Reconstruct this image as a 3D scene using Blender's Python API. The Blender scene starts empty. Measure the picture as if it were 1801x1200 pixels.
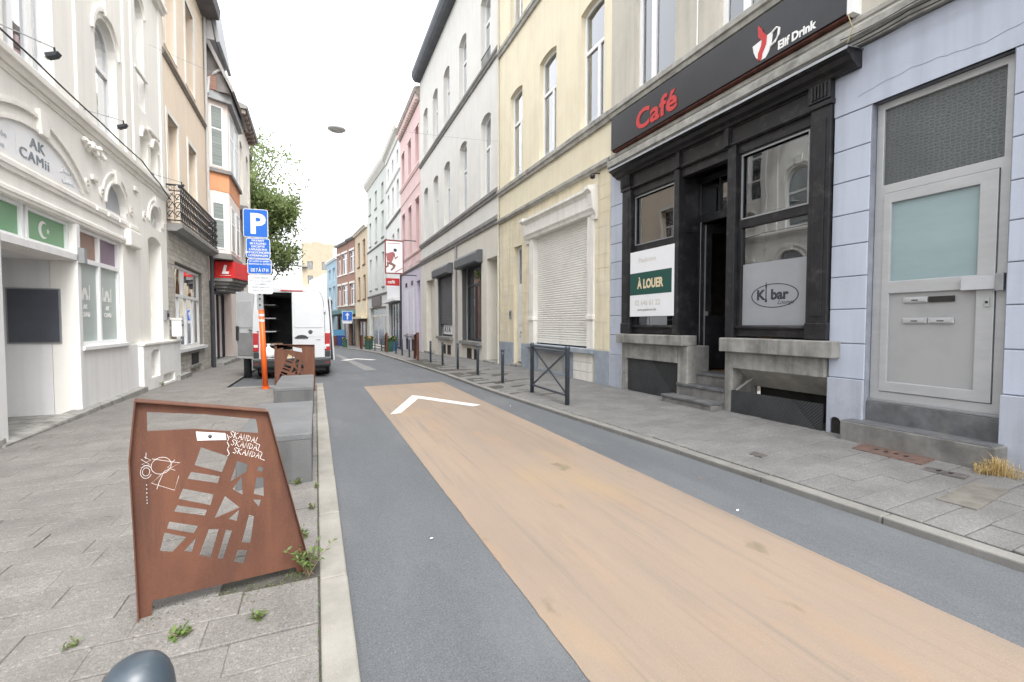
import bpy, bmesh, math, random
from mathutils import Vector, Matrix, geometry
random.seed(7)
R = math.radians
scene = bpy.context.scene
# ------------------------------------------------------------------ camera
cam_d = bpy.data.cameras.new('camera'); cam = bpy.data.objects.new('camera', cam_d)
scene.collection.objects.link(cam); scene.camera = cam
cam_d.sensor_fit = 'HORIZONTAL'; cam_d.sensor_width = 36.0; cam_d.lens = 800 / 1801 * 36
cam_d.clip_start = 0.02; cam_d.clip_end = 3000
cam.location = (0, 0, 1.45)
cam.rotation_euler = (R(90) - math.atan(30 / 800), 0, -math.atan(345 / 800))
# ------------------------------------------------------------------ world, sun, exposure
SUN_EL, SUN_AZ = R(52), R(173)          # azimuth clockwise from +Y
world = bpy.data.worlds.new('World'); scene.world = world; world.use_nodes = True
wn = world.node_tree.nodes; wl = world.node_tree.links; wn.clear()
sky = wn.new('ShaderNodeTexSky'); sky.sky_type = 'NISHITA'; sky.sun_disc = False
sky.sun_elevation = SUN_EL; sky.sun_rotation = SUN_AZ
sky.air_density = 1.0; sky.dust_density = 6.0; sky.ozone_density = 1.0
hs = wn.new('ShaderNodeHueSaturation'); hs.inputs['Saturation'].default_value = 0.22   # an overcast sky is nearly grey
mixw = wn.new('ShaderNodeMix'); mixw.data_type = 'RGBA'; mixw.inputs[0].default_value = 0.45
mixw.inputs[7].default_value = (6.2, 6.3, 6.5, 1)                                     # even cloud layer
bg = wn.new('ShaderNodeBackground'); bg.inputs['Strength'].default_value = 0.15
wo = wn.new('ShaderNodeOutputWorld')
wl.new(sky.outputs[0], hs.inputs['Color']); wl.new(hs.outputs[0], mixw.inputs[6]); wl.new(mixw.outputs[2], bg.inputs['Color'])
wl.new(bg.outputs[0], wo.inputs['Surface'])
sun_d = bpy.data.lights.new('sun', 'SUN'); sun_d.energy = 0.7; sun_d.angle = R(25); sun_d.color = (1, 0.97, 0.93)
sun = bpy.data.objects.new('sun', sun_d); scene.collection.objects.link(sun)
sd = Vector((math.sin(SUN_AZ) * math.cos(SUN_EL), math.cos(SUN_AZ) * math.cos(SUN_EL), math.sin(SUN_EL)))
sun.rotation_euler = (-sd).to_track_quat('-Z', 'Y').to_euler()
scene.view_settings.view_transform = 'Standard'; scene.view_settings.look = 'None'
scene.view_settings.gamma = 1.0; scene.view_settings.exposure = 1.76; scene.view_settings.use_curve_mapping = False
scene.cycles.max_bounces = 8; scene.cycles.diffuse_bounces = 6; scene.cycles.glossy_bounces = 4
scene.cycles.transparent_max_bounces = 16; scene.cycles.caustics_reflective = False; scene.cycles.caustics_refractive = False
scene.cycles.sample_clamp_indirect = 6; scene.cycles.use_denoising = True

# ------------------------------------------------------------------ materials
def srgb(r, g, b):
    f = lambda c: (c / 255 / 12.92) if c / 255 <= 0.04045 else ((c / 255 + 0.055) / 1.055) ** 2.4
    return (f(r), f(g), f(b))
MATS = {}
def mat(name, col, rough=0.75, var=0.12, scale=3.0, stretch=(1, 1, 1), bump=0.0, bscale=60.0, metal=0.0, col2=None,
        spec=0.4, objrand=0.0, speck=0.0, sscale=250.0, streak=0.0, dirt=None, dirt_amt=0.0, dscale=1.2, coat=0.0, emit=0.0, chips=0.0, cscale=90.0):
    """principled material, colour broken up by noise in world space"""
    if name in MATS: return MATS[name]
    m = bpy.data.materials.new(name); m.use_nodes = True
    nt = m.node_tree; N = nt.nodes; L = nt.links; b = N['Principled BSDF']
    b.inputs['Roughness'].default_value = rough; b.inputs['Metallic'].default_value = metal
    b.inputs['Specular IOR Level'].default_value = spec; b.inputs['Coat Weight'].default_value = coat
    if emit:
        b.inputs['Emission Color'].default_value = (*col, 1); b.inputs['Emission Strength'].default_value = emit
    geo = N.new('ShaderNodeNewGeometry'); mp = N.new('ShaderNodeMapping'); mp.inputs['Scale'].default_value = stretch
    L.new(geo.outputs['Position'], mp.inputs['Vector'])
    nz = N.new('ShaderNodeTexNoise'); nz.inputs['Scale'].default_value = scale; nz.inputs['Detail'].default_value = 7; nz.inputs['Roughness'].default_value = 0.62
    L.new(mp.outputs[0], nz.inputs['Vector'])
    rp = N.new('ShaderNodeValToRGB'); rp.color_ramp.elements[0].position = 0.3; rp.color_ramp.elements[1].position = 0.7
    c2 = col2 if col2 else tuple(c * (1 - 2 * var) for c in col)
    hi = col if col2 else tuple(min(1, c * (1 + var * 0.5)) for c in col)
    rp.color_ramp.elements[0].color = (*c2, 1); rp.color_ramp.elements[1].color = (*hi, 1)
    L.new(nz.outputs['Fac'], rp.inputs[0]); cur = rp.outputs[0]
    def mul(cur, fac_out, lo, hi_, p0=0.3, p1=0.7):
        r = N.new('ShaderNodeMapRange'); r.inputs[1].default_value = p0; r.inputs[2].default_value = p1
        r.inputs[3].default_value = lo; r.inputs[4].default_value = hi_; L.new(fac_out, r.inputs[0])
        x = N.new('ShaderNodeMix'); x.data_type = 'RGBA'; x.blend_type = 'MULTIPLY'; x.inputs[0].default_value = 1
        L.new(cur, x.inputs[6]); L.new(r.outputs[0], x.inputs[7]); return x.outputs[2]
    if speck:
        s = N.new('ShaderNodeTexNoise'); s.inputs['Scale'].default_value = sscale; s.inputs['Detail'].default_value = 2
        L.new(geo.outputs['Position'], s.inputs['Vector']); cur = mul(cur, s.outputs['Fac'], 1 - speck, 1 + speck)
    if chips:
        v = N.new('ShaderNodeTexVoronoi'); v.inputs['Scale'].default_value = cscale; L.new(geo.outputs['Position'], v.inputs['Vector'])
        sx = N.new('ShaderNodeSeparateColor'); L.new(v.outputs['Color'], sx.inputs[0]); cur = mul(cur, sx.outputs[0], 1 - chips, 1 + chips, 0.0, 1.0)
        cur = mul(cur, sx.outputs[1], 1.0, 1 + 2.2 * chips, 0.93, 0.99)
    if streak:
        m2 = N.new('ShaderNodeMapping'); m2.inputs['Scale'].default_value = (5, 5, 0.35); L.new(geo.outputs['Position'], m2.inputs['Vector'])
        s = N.new('ShaderNodeTexNoise'); s.inputs['Scale'].default_value = 1.3; s.inputs['Detail'].default_value = 6
        L.new(m2.outputs[0], s.inputs['Vector']); cur = mul(cur, s.outputs['Fac'], 1 - streak, 1.0, 0.32, 0.55)
    if dirt:
        s = N.new('ShaderNodeTexNoise'); s.inputs['Scale'].default_value = dscale; s.inputs['Detail'].default_value = 8; s.inputs['Roughness'].default_value = 0.7
        L.new(mp.outputs[0], s.inputs['Vector'])
        r = N.new('ShaderNodeMapRange'); r.inputs[1].default_value = 0.52; r.inputs[2].default_value = 0.72; r.inputs[3].default_value = 0; r.inputs[4].default_value = dirt_amt
        L.new(s.outputs['Fac'], r.inputs[0])
        x = N.new('ShaderNodeMix'); x.data_type = 'RGBA'; L.new(r.outputs[0], x.inputs[0]); L.new(cur, x.inputs[6]); x.inputs[7].default_value = (*dirt, 1); cur = x.outputs[2]
    if objrand:
        oi = N.new('ShaderNodeObjectInfo'); cur = mul(cur, oi.outputs['Random'], 1 - objrand, 1 + objrand, 0, 1)
    L.new(cur, b.inputs['Base Color'])
    if bump:
        bn = N.new('ShaderNodeTexNoise'); bn.inputs['Scale'].default_value = bscale; bn.inputs['Detail'].default_value = 4
        L.new(geo.outputs['Position'], bn.inputs['Vector'])
        bp = N.new('ShaderNodeBump'); bp.inputs['Strength'].default_value = bump; bp.inputs['Distance'].default_value = 0.01
        L.new(bn.outputs['Fac'], bp.inputs['Height']); L.new(bp.outputs[0], b.inputs['Normal'])
    MATS[name] = m; return m
def glass(name, tint=(0.9, 0.93, 0.93), boost=1.0, rough=0.0):
    """thin window glass: see-through, mirroring the street by fresnel"""
    m = bpy.data.materials.new(name); m.use_nodes = True; nt = m.node_tree; N = nt.nodes; L = nt.links; N.clear()
    o = N.new('ShaderNodeOutputMaterial'); t = N.new('ShaderNodeBsdfTransparent'); t.inputs[0].default_value = (*tint, 1)
    g = N.new('ShaderNodeBsdfGlossy'); g.inputs['Roughness'].default_value = rough; g.inputs[0].default_value = (0.95, 0.97, 1, 1)
    fr = N.new('ShaderNodeFresnel'); fr.inputs['IOR'].default_value = 1.52
    ma = N.new('ShaderNodeMath'); ma.operation = 'MULTIPLY_ADD'; ma.inputs[1].default_value = 1.7 * boost; ma.inputs[2].default_value = 0.03; ma.use_clamp = True
    geo = N.new('ShaderNodeNewGeometry'); nz = N.new('ShaderNodeTexNoise'); nz.inputs['Scale'].default_value = 1.1
    L.new(geo.outputs['Position'], nz.inputs['Vector'])
    bp = N.new('ShaderNodeBump'); bp.inputs['Strength'].default_value = 0.04; bp.inputs['Distance'].default_value = 0.05
    L.new(nz.outputs['Fac'], bp.inputs['Height']); L.new(bp.outputs[0], g.inputs['Normal'])
    mx = N.new('ShaderNodeMixShader'); L.new(fr.outputs[0], ma.inputs[0]); L.new(ma.outputs[0], mx.inputs[0])
    L.new(t.outputs[0], mx.inputs[1]); L.new(g.outputs[0], mx.inputs[2]); L.new(mx.outputs[0], o.inputs[0])
    MATS[name] = m; return m
def lin(*c): return srgb(*c)
GLASS = glass('window_glass'); GLASS_B = glass('bright_glass', boost=2.0); GLASS_D = glass('dull_shop_glass', (.6, .6, .6), .8, .22)
M_white = mat('white_paint', (0.78, 0.78, 0.77), 0.45, 0.04)
M_pvc = mat('white_pvc', (0.82, 0.83, 0.84), 0.3, 0.02, spec=0.5)
M_void = mat('painted_depth_dark', (0.035, 0.033, 0.03), 0.9, 0.3)  # near-black colour puts the shade of unlit rooms and holes into surfaces
M_curtain = mat('curtain_and_brightener', (0.74, 0.76, 0.79), 0.9, 0.1, 8, (1, 1, 0.1))  # pale nets; on upper windows they also brighten panes lacking sky reflection
M_black = mat('black_paint', (0.018, 0.018, 0.021), 0.42, 0.25, 6, bump=0.12, bscale=30, dirt=(0.09, 0.085, 0.08), dirt_amt=0.5, dscale=5)
M_stone = mat('blue_stone', (0.33, 0.325, 0.305), 0.85, 0.2, 4, bump=0.4, bscale=70, streak=0.35, speck=0.12, dirt=(0.10, 0.095, 0.085), dirt_amt=0.6, dscale=2.5)
M_step = mat('step_stone', (0.13, 0.135, 0.142), 0.6, 0.25, 5, bump=0.3, bscale=60, dirt=(0.22, 0.21, 0.19), dirt_amt=0.5, dscale=3)
M_ledge = mat('ledge_stone', (0.42, 0.41, 0.375), 0.9, 0.2, 4, bump=0.4, bscale=50, dirt=(0.12, 0.115, 0.11), dirt_amt=0.75, dscale=2.2)
M_alu = mat('brushed_aluminium', (0.47, 0.48, 0.49), 0.42, 0.05, 4, (1, 1, 3), metal=0.35, bump=0.03, bscale=30)
M_zinc = mat('zinc', (0.33, 0.34, 0.35), 0.5, 0.12, 4, metal=0.5)
M_anth = mat('anthracite', (0.05, 0.055, 0.062), 0.45, 0.15, 4)
M_iron = mat('wrought_iron', (0.022, 0.022, 0.024), 0.5, 0.2, 6)
M_cable = mat('cable_rubber', (0.03, 0.03, 0.03), 0.6, 0.2)

# ------------------------------------------------------------------ mesh helpers
class Fr:
    """a facade frame: s runs along the wall, d out of it towards the street, z up"""
    def __init__(f, o, u, n): f.o = Vector((o[0], o[1])); f.u = Vector(u).normalized(); f.n = Vector(n).normalized()
    def P(f, s, d, z):
        q = f.o + f.u * s + f.n * d; return Vector((q.x, q.y, z))
RF = Fr((6, 0), (0, 1), (-1, 0)); LF = Fr((-3.48, 0), (0, 1), (1, 0)); WF = Fr((0, 0), (1, 0), (0, 1))
def zg(y):
    T = ((-1e3, 0), (13, 0), (28, -.27), (35, -.5), (50, -1.05), (70, -1.5), (120, -2.2), (400, -4))
    for (a, za), (b, zb) in zip(T, T[1:]):
        if y <= b: return za + (zb - za) * (y - a) / (b - a)
    return -4
class MB:
    def __init__(s): s.v = []; s.f = []
    def add(s, vs, fs):
        k = len(s.v); s.v += [tuple(v) for v in vs]; s.f += [tuple(k + i for i in f) for f in fs]; return s
    def box(s, fr, a0, a1, d0, d1, z0, z1):
        vs = [fr.P(a, d, z) for z in (z0, z1) for (a, d) in ((a0, d0), (a1, d0), (a1, d1), (a0, d1))]
        return s.add(vs, [(0, 3, 2, 1), (4, 5, 6, 7), (0, 1, 5, 4), (1, 2, 6, 5), (2, 3, 7, 6), (3, 0, 4, 7)])
    def b(s, x0, x1, y0, y1, z0, z1): return s.box(WF, x0, x1, y0, y1, z0, z1)
    def hexa(s, lo, hi):
        """8 corners: 4 below, 4 above"""
        return s.add(list(lo) + list(hi), [(0, 3, 2, 1), (4, 5, 6, 7), (0, 1, 5, 4), (1, 2, 6, 5), (2, 3, 7, 6), (3, 0, 4, 7)])
    def prism(s, fr, poly, d0, d1, holes=(), back=True):
        """polygon in (s,z), optional holes, from depth d0 to d1"""
        loops = [list(poly)] + [list(h) for h in holes]; flat = [p for l in loops for p in l]
        tri = geometry.tessellate_polygon([[Vector((p[0], p[1], 0)) for p in l] for l in loops])
        n = len(flat); vs = [fr.P(p[0], d1, p[1]) for p in flat] + [fr.P(p[0], d0, p[1]) for p in flat]
        fs = [tuple(t) for t in tri]
        if back: fs += [tuple(i + n for i in t[::-1]) for t in tri]
        k = 0
        for l in loops:
            m = len(l); fs += [(k + i, k + (i + 1) % m, n + k + (i + 1) % m, n + k + i) for i in range(m)]; k += m
        return s.add(vs, fs)
    def profile(s, fr, prof, a0, a1):
        """moulding: profile of (d,z) run from a0 to a1"""
        n = len(prof); vs = [fr.P(a, d, z) for a in (a0, a1) for d, z in prof]
        fs = [(i, (i + 1) % n, n + (i + 1) % n, n + i) for i in range(n)] + [tuple(range(n))[::-1], tuple(range(n, 2 * n))]
        return s.add(vs, fs)
    def tube(s, pts, r, n=8, cap=True, r1=None):
        pts = [Vector(p) for p in pts]; m = len(pts); rings = []
        for i, p in enumerate(pts):
            t = (pts[min(i + 1, m - 1)] - pts[max(i - 1, 0)]).normalized()
            a = t.orthogonal() if abs(t.z) < 0.9 else Vector((1, 0, 0)); a = (a - t * a.dot(t)).normalized()
            if abs(t.z) < 0.9: a = Vector((0, 0, 1)); a = (a - t * a.dot(t)).normalized()
            b = t.cross(a); rr = r if r1 is None else r + (r1 - r) * i / (m - 1)
            rings.append([p + (a * math.cos(2 * math.pi * k / n) + b * math.sin(2 * math.pi * k / n)) * rr for k in range(n)])
        vs = [v for ring in rings for v in ring]
        fs = [(i * n + k, i * n + (k + 1) % n, (i + 1) * n + (k + 1) % n, (i + 1) * n + k) for i in range(m - 1) for k in range(n)]
        if cap: fs += [tuple(range(n))[::-1], tuple((m - 1) * n + k for k in range(n))]
        return s.add(vs, fs)
    def lathe(s, c, prof, n=16, M=None):
        """profile of (r,z) round the vertical through c"""
        vs = []
        for r, z in prof:
            for k in range(n):
                v = Vector((r * math.cos(2 * math.pi * k / n), r * math.sin(2 * math.pi * k / n), z))
                vs.append((M @ v if M else v) + Vector(c))
        m = len(prof)
        fs = [(i * n + k, i * n + (k + 1) % n, (i + 1) * n + (k + 1) % n, (i + 1) * n + k) for i in range(m - 1) for k in range(n)]
        fs += [tuple(range(n))[::-1], tuple((m - 1) * n + k for k in range(n))]
        return s.add(vs, fs)
    def mesh(s, name, m, smooth=False):
        me = bpy.data.meshes.new(name); me.from_pydata(s.v, [], s.f); me.validate()
        bm = bmesh.new(); bm.from_mesh(me); bmesh.ops.recalc_face_normals(bm, faces=bm.faces); bm.to_mesh(me); bm.free()
        if m: me.materials.append(m)
        if smooth: me.polygons.foreach_set('use_smooth', [True] * len(me.polygons))
        return me
    def build(s, name, m, parent=None, smooth=False, bevel=0.0):
        o = bpy.data.objects.new(name, s.mesh(name, m, smooth)); return link(o, parent, bevel)
INV = {}
def link(o, parent=None, bevel=0.0):
    scene.collection.objects.link(o)
    if parent:
        o.parent = parent; o.matrix_parent_inverse = world_of(parent).inverted()
    if bevel:
        md = o.modifiers.new('bevel', 'BEVEL'); md.width = bevel; md.segments = 2; md.limit_method = 'ANGLE'
    return o
def world_of(o):
    if o.parent: return world_of(o.parent) @ o.matrix_parent_inverse @ o.matrix_basis
    return o.matrix_basis.copy()
def tag(o, label=None, cat=None, group=None, kind=None):
    if label: o['label'] = label
    if cat: o['category'] = cat
    if group: o['group'] = group
    if kind: o['kind'] = kind
    return o
def empty(name, loc, label, cat, group=None):
    o = bpy.data.objects.new(name, None); o.location = loc; o.empty_display_size = 0.2; scene.collection.objects.link(o)
    return tag(o, label, cat, group)
def copy_tree(o, loc, rz, label, scale=1.0):
    c = o.copy(); scene.collection.objects.link(c); c.location = loc; c.rotation_euler = (0, 0, rz); c.scale = (scale,) * 3; c['label'] = label
    for p in o.children:
        q = p.copy(); scene.collection.objects.link(q); q.parent = c; q.matrix_parent_inverse = p.matrix_parent_inverse
        for g in p.children:
            h = g.copy(); scene.collection.objects.link(h); h.parent = q; h.matrix_parent_inverse = g.matrix_parent_inverse
    return c
def text(name, body, size, org, right, up, m, parent=None, ext=0.004, off=0.0, align='LEFT', shear=0.0, sx=1.0, space=1.0, bold=0.0):
    """lettering as a mesh: org is the baseline start, right and up span its plane"""
    cu = bpy.data.curves.new(name, 'FONT'); cu.body = body; cu.size = size; cu.extrude = ext; cu.offset = off
    cu.align_x = align; cu.shear = shear; cu.space_character = space; cu.resolution_u = 3
    t = bpy.data.objects.new(name + '_tmp', cu); scene.collection.objects.link(t)
    dg = bpy.context.evaluated_depsgraph_get(); me = bpy.data.meshes.new_from_object(t.evaluated_get(dg))
    bpy.data.objects.remove(t)
    r = Vector(right).normalized(); u = Vector(up).normalized(); n = r.cross(u); org = Vector(org)
    for v in me.vertices: v.co = org + r * v.co.x * sx + u * v.co.y + n * v.co.z
    if bold:      # heavier strokes: the same outline again, a little to either side
        base = [v.co.copy() for v in me.vertices]; faces = [tuple(p.vertices) for p in me.polygons]; vs = []; fs = []
        for k, q in enumerate((-1, 0, 1)):
            fs += [tuple(i + len(vs) for i in f) for f in faces]; vs += [c + r * bold * q + n * .0007 * k for c in base]
        me = bpy.data.meshes.new(name); me.from_pydata(vs, [], fs)
    me.materials.clear(); me.materials.append(m)
    o = bpy.data.objects.new(name, me); return link(o, parent)
def seg(s0, s1, z0, z1, rise=0.0, n=10):
    """opening outline; rise > 0 gives a segmental or round arch top"""
    if rise <= 0: return [(s0, z0), (s1, z0), (s1, z1), (s0, z1)]
    w = (s1 - s0) / 2; c = (s0 + s1) / 2; r = (w * w + rise * rise) / (2 * rise); a = math.asin(min(1, w / r))
    if rise > w: a = math.pi - a
    pts = [(s0, z0), (s1, z0)]
    for i in range(n + 1):
        t = a - 2 * a * i / n; pts.append((c + r * math.sin(t), z1 - r + r * math.cos(t)))
    return pts
def clip(poly, s0, s1, z0, z1):
    for ax, val, keep in ((0, s0, 1), (0, s1, -1), (1, z0, 1), (1, z1, -1)):
        out = []
        for i, p in enumerate(poly):
            q = poly[(i + 1) % len(poly)]; a = (p[ax] - val) * keep; b = (q[ax] - val) * keep
            if a >= 0: out.append(p)
            if (a >= 0) != (b >= 0):
                t = a / (a - b); out.append((p[0] + (q[0] - p[0]) * t, p[1] + (q[1] - p[1]) * t))
        poly = out
        if not poly: return []
    return poly
class House:
    """a building: an empty that parents its wall, windows, ledges; openings are cut from the wall"""
    def __init__(h, fr, s0, s1, top, label, m, depth=9.0, name='terraced_house', cat='building', base=None, group='houses along the street'):
        h.fr, h.s0, h.s1, h.top, h.m = fr, s0, s1, top, m; h.holes = []
        h.zb = (min(zg(fr.P(s0, 0, 0).y), zg(fr.P(s1, 0, 0).y)) - 0.3) if base is None else base
        h.zg = zg(fr.P((s0 + s1) / 2, 0, 0).y)
        p = fr.P((s0 + s1) / 2, 0, h.zg); h.o = empty(name, p, label, cat, group); h.depth = depth
    def hole(h, s0, s1, z0, z1, rise=0.0): h.holes.append(seg(s0, s1, z0, z1, rise))
    def wall(h, z0=None, z1=None, thick=0.28, m=None, name='wall', s0=None, s1=None, d=0.0):
        z0 = h.zb if z0 is None else z0; z1 = h.top if z1 is None else z1; s0 = h.s0 if s0 is None else s0; s1 = h.s1 if s1 is None else s1
        hs_ = [x for x in h.holes if min(p[1] for p in x) >= z0 - 0.001 and max(p[1] for p in x) <= z1 + .001 and min(p[0] for p in x) >= s0 and max(p[0] for p in x) <= s1]
        return MB().prism(h.fr, [(s0, z0), (s1, z0), (s1, z1), (s0, z1)], d - thick, d, hs_, back=False).build(name, m or h.m, h.o)
    def body(h, boxes=None, m=None):
        """what stands behind the front wall: rooms' dark depth, side walls and flat roof"""
        mb = MB()
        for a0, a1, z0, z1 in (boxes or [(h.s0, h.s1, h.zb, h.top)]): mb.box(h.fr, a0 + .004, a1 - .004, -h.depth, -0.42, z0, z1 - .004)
        mb.build('house_core', M_void, h.o)  # solid core, its colour standing for the dark of the rooms
        k = MB()
        for a in (h.s0, h.s1): k.box(h.fr, a - .002 if a == h.s1 else a, a if a == h.s1 else a + .002, -h.depth, -.28, h.zb, h.top)
        k.build('side_wall', m or h.m, h.o)
    def band(h, z0, z1, d, m, s0=None, s1=None, prof=None, name='ledge'):
        s0 = h.s0 if s0 is None else s0; s1 = h.s1 if s1 is None else s1
        if prof: return MB().profile(h.fr, prof, s0, s1).build(name, m, h.o)
        hgt = z1 - z0
        return MB().profile(h.fr, [(-.05, z0), (d * .55, z0), (d * .7, z0 + hgt * .35), (d, z0 + hgt * .45), (d, z1 - hgt * .12), (d * .8, z1), (-.05, z1)], s0, s1).build(name, m, h.o)
    def window(h, s0, s1, z0, z1, rise=0.0, d=-0.16, fw=0.06, fm=None, gm=None, transom=(), mull=(), curtain=0.0, sill=None, cut=True, name='window', fd=0.06, tilt=False, panes=True):
        fr = h.fr; fm = fm or M_pvc; gm = gm or GLASS
        if cut: h.hole(s0, s1, z0, z1, rise)
        out = seg(s0, s1, z0, z1, rise); ins = seg(s0 + fw, s1 - fw, z0 + fw, z1 - fw, max(0, rise - fw * .3) if rise else 0)
        mb = MB().prism(fr, out, d - fd, d, [ins[::-1]])
        for t in transom: mb.box(fr, s0 + fw, s1 - fw, d - fd + .004, d + .012, t - fw * .55, t + fw * .55)
        zt = [z0 + fw * .9] + list(transom) + [z1]; ms = [s0 + fw * .9] + list(mull) + [s1 - fw * .9]
        mtop = transom[-1] if (transom and mull) else z1 - (rise or 0) - fw * .5
        for q in mull: mb.box(fr, q - fw * .75, q + fw * .75, d - fd + .008, d + .006, z0 + fw, mtop)
        w = mb.build(name, fm, h.o)
        if panes:
            for i in range(len(zt) - 1):
                cols = [(ms[j], ms[j + 1]) for j in range(len(ms) - 1)] if (i == 0 or not transom) else [(ms[0], ms[-1])]
                for a, b in cols:
                    pl_ = clip(ins, a, b, zt[i], zt[i + 1])
                    if len(pl_) > 2: MB().prism(fr, pl_, d - .036, d - .03).build('pane', gm, w)
        if curtain:
            zc = z0 + (z1 - z0) * (1 - curtain); pc = clip(ins, s0, s1, zc, z1)
            n = 14; mb = MB()
            for i in range(n):
                a = s0 + (s1 - s0) * i / n; b = s0 + (s1 - s0) * (i + 1) / n; dd = d - .12 + (.02 if i % 2 else 0)
                mb.add([fr.P(a, dd, zc), fr.P(b, d - .12 + (0 if i % 2 else .02), zc), fr.P(b, d - .12 + (0 if i % 2 else .02), z1), fr.P(a, dd, z1)], [(0, 1, 2, 3)])
            mb.build('curtain', M_curtain, w)  # pale sheet behind the glass, also adding brightness to the pane
        if sill: MB().box(fr, s0 - .06, s1 + .06, d, sill[0], z0 - sill[1], z0).build('sill', sill[2], w, bevel=.01)
        return w
# ------------------------------------------------------------------ ground, road, pavements
def interp(T, y):
    for (a, va), (b, vb) in zip(T, T[1:]):
        if y <= b: return va + (vb - va) * (y - a) / (b - a)
    return T[-1][1]
KR = [(-8, 4.1), (1.3, 3.93), (4, 3.84), (6.3, 3.7), (9.4, 3.52), (12, 3.46), (21, 3.43), (27, 3.38), (36, 3.2), (50, 2.7), (59, 1.9), (68, -.1), (80, -3.5), (100, -10)]
kr = lambda y: interp(KR, y)
FRR = [(-8, 6), (42.4, 6.0), (52, 5.3), (59.5, 4.6), (67.5, 2.8), (77.7, 1.2), (100, -4)]
fr_ = lambda y: interp(FRR, y)
ZR = -0.06
Ys = [-8, -4, -2, 0, 2, 4, 6, 8, 10, 11.5, 13, 16, 20, 24, 28, 32, 36, 40, 45, 50, 55, 60, 64, 68, 74, 80, 90, 100]
def strip(name, xl, xr, dz, m, ys=Ys, kind='structure', parent=None, dzr=None):
    mb = MB(); vs = []; n = 4
    for y in ys:
        for i in range(n + 1):
            x = xl(y) + (xr(y) - xl(y)) * i / n; vs.append((x, y, zg(y) + dz + ((dzr - dz) * i / n if dzr is not None else 0)))
    fs = [(j * (n + 1) + i, j * (n + 1) + i + 1, (j + 1) * (n + 1) + i + 1, (j + 1) * (n + 1) + i) for j in range(len(ys) - 1) for i in range(n)]
    mb.add(vs, fs); o = mb.build(name, m, parent)
    if kind and not parent: o['kind'] = kind
    return o
M_asph = mat('asphalt', (0.102, 0.109, 0.118), 0.82, 0.10, 0.9, (1, .35, 1), bump=0.5, bscale=220, speck=0.22, sscale=120, dirt=(0.145, 0.15, 0.155), dirt_amt=0.6, dscale=1.1, chips=.11, cscale=150)
M_asph2 = mat('dark_asphalt', (0.072, 0.075, 0.08), 0.85, 0.15, 1.2, bump=0.5, bscale=230, speck=0.28, sscale=330)
M_soil = mat('bedding_sand', (0.075, 0.070, 0.062), 0.95, 0.25, 8, bump=0.5, bscale=120, dirt=(0.07, 0.09, 0.045), dirt_amt=0.6, dscale=3)
M_slab = mat('concrete_slab', (0.182, 0.173, 0.162), 0.88, 0.13, 2.2, bump=0.45, bscale=170, speck=0.26, sscale=150, objrand=0.06, dirt=(0.138, 0.131, 0.123), dirt_amt=0.7, dscale=1.3, chips=.14, cscale=85)
M_slab_r = mat('grey_slab', (0.168, 0.165, 0.16), 0.88, 0.14, 2.0, bump=0.45, bscale=170, speck=0.26, sscale=150, objrand=0.06, dirt=(0.122, 0.12, 0.117), dirt_amt=0.7, dscale=1.2, chips=.14, cscale=85)
M_kerb = mat('kerb_concrete', (0.26, 0.25, 0.225), 0.85, 0.15, 2.2, bump=0.35, bscale=110, speck=0.15, objrand=0.05, dirt=(0.17, 0.16, 0.14), dirt_amt=0.65, dscale=2.0)
M_ground = mat('far_ground', (0.16, 0.155, 0.15), 0.95, 0.2, .2)
tag(MB().b(-900, 900, -900, 900, -6.2, -6).build('ground', M_ground), kind='structure')
strip('road', lambda y: .15 if y < 11.9 else -3.0, lambda y: kr(y) - .001, ZR, M_asph, [y for y in Ys if y < 11] + [11.899, 11.9] + [y for y in Ys if y > 12])
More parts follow.
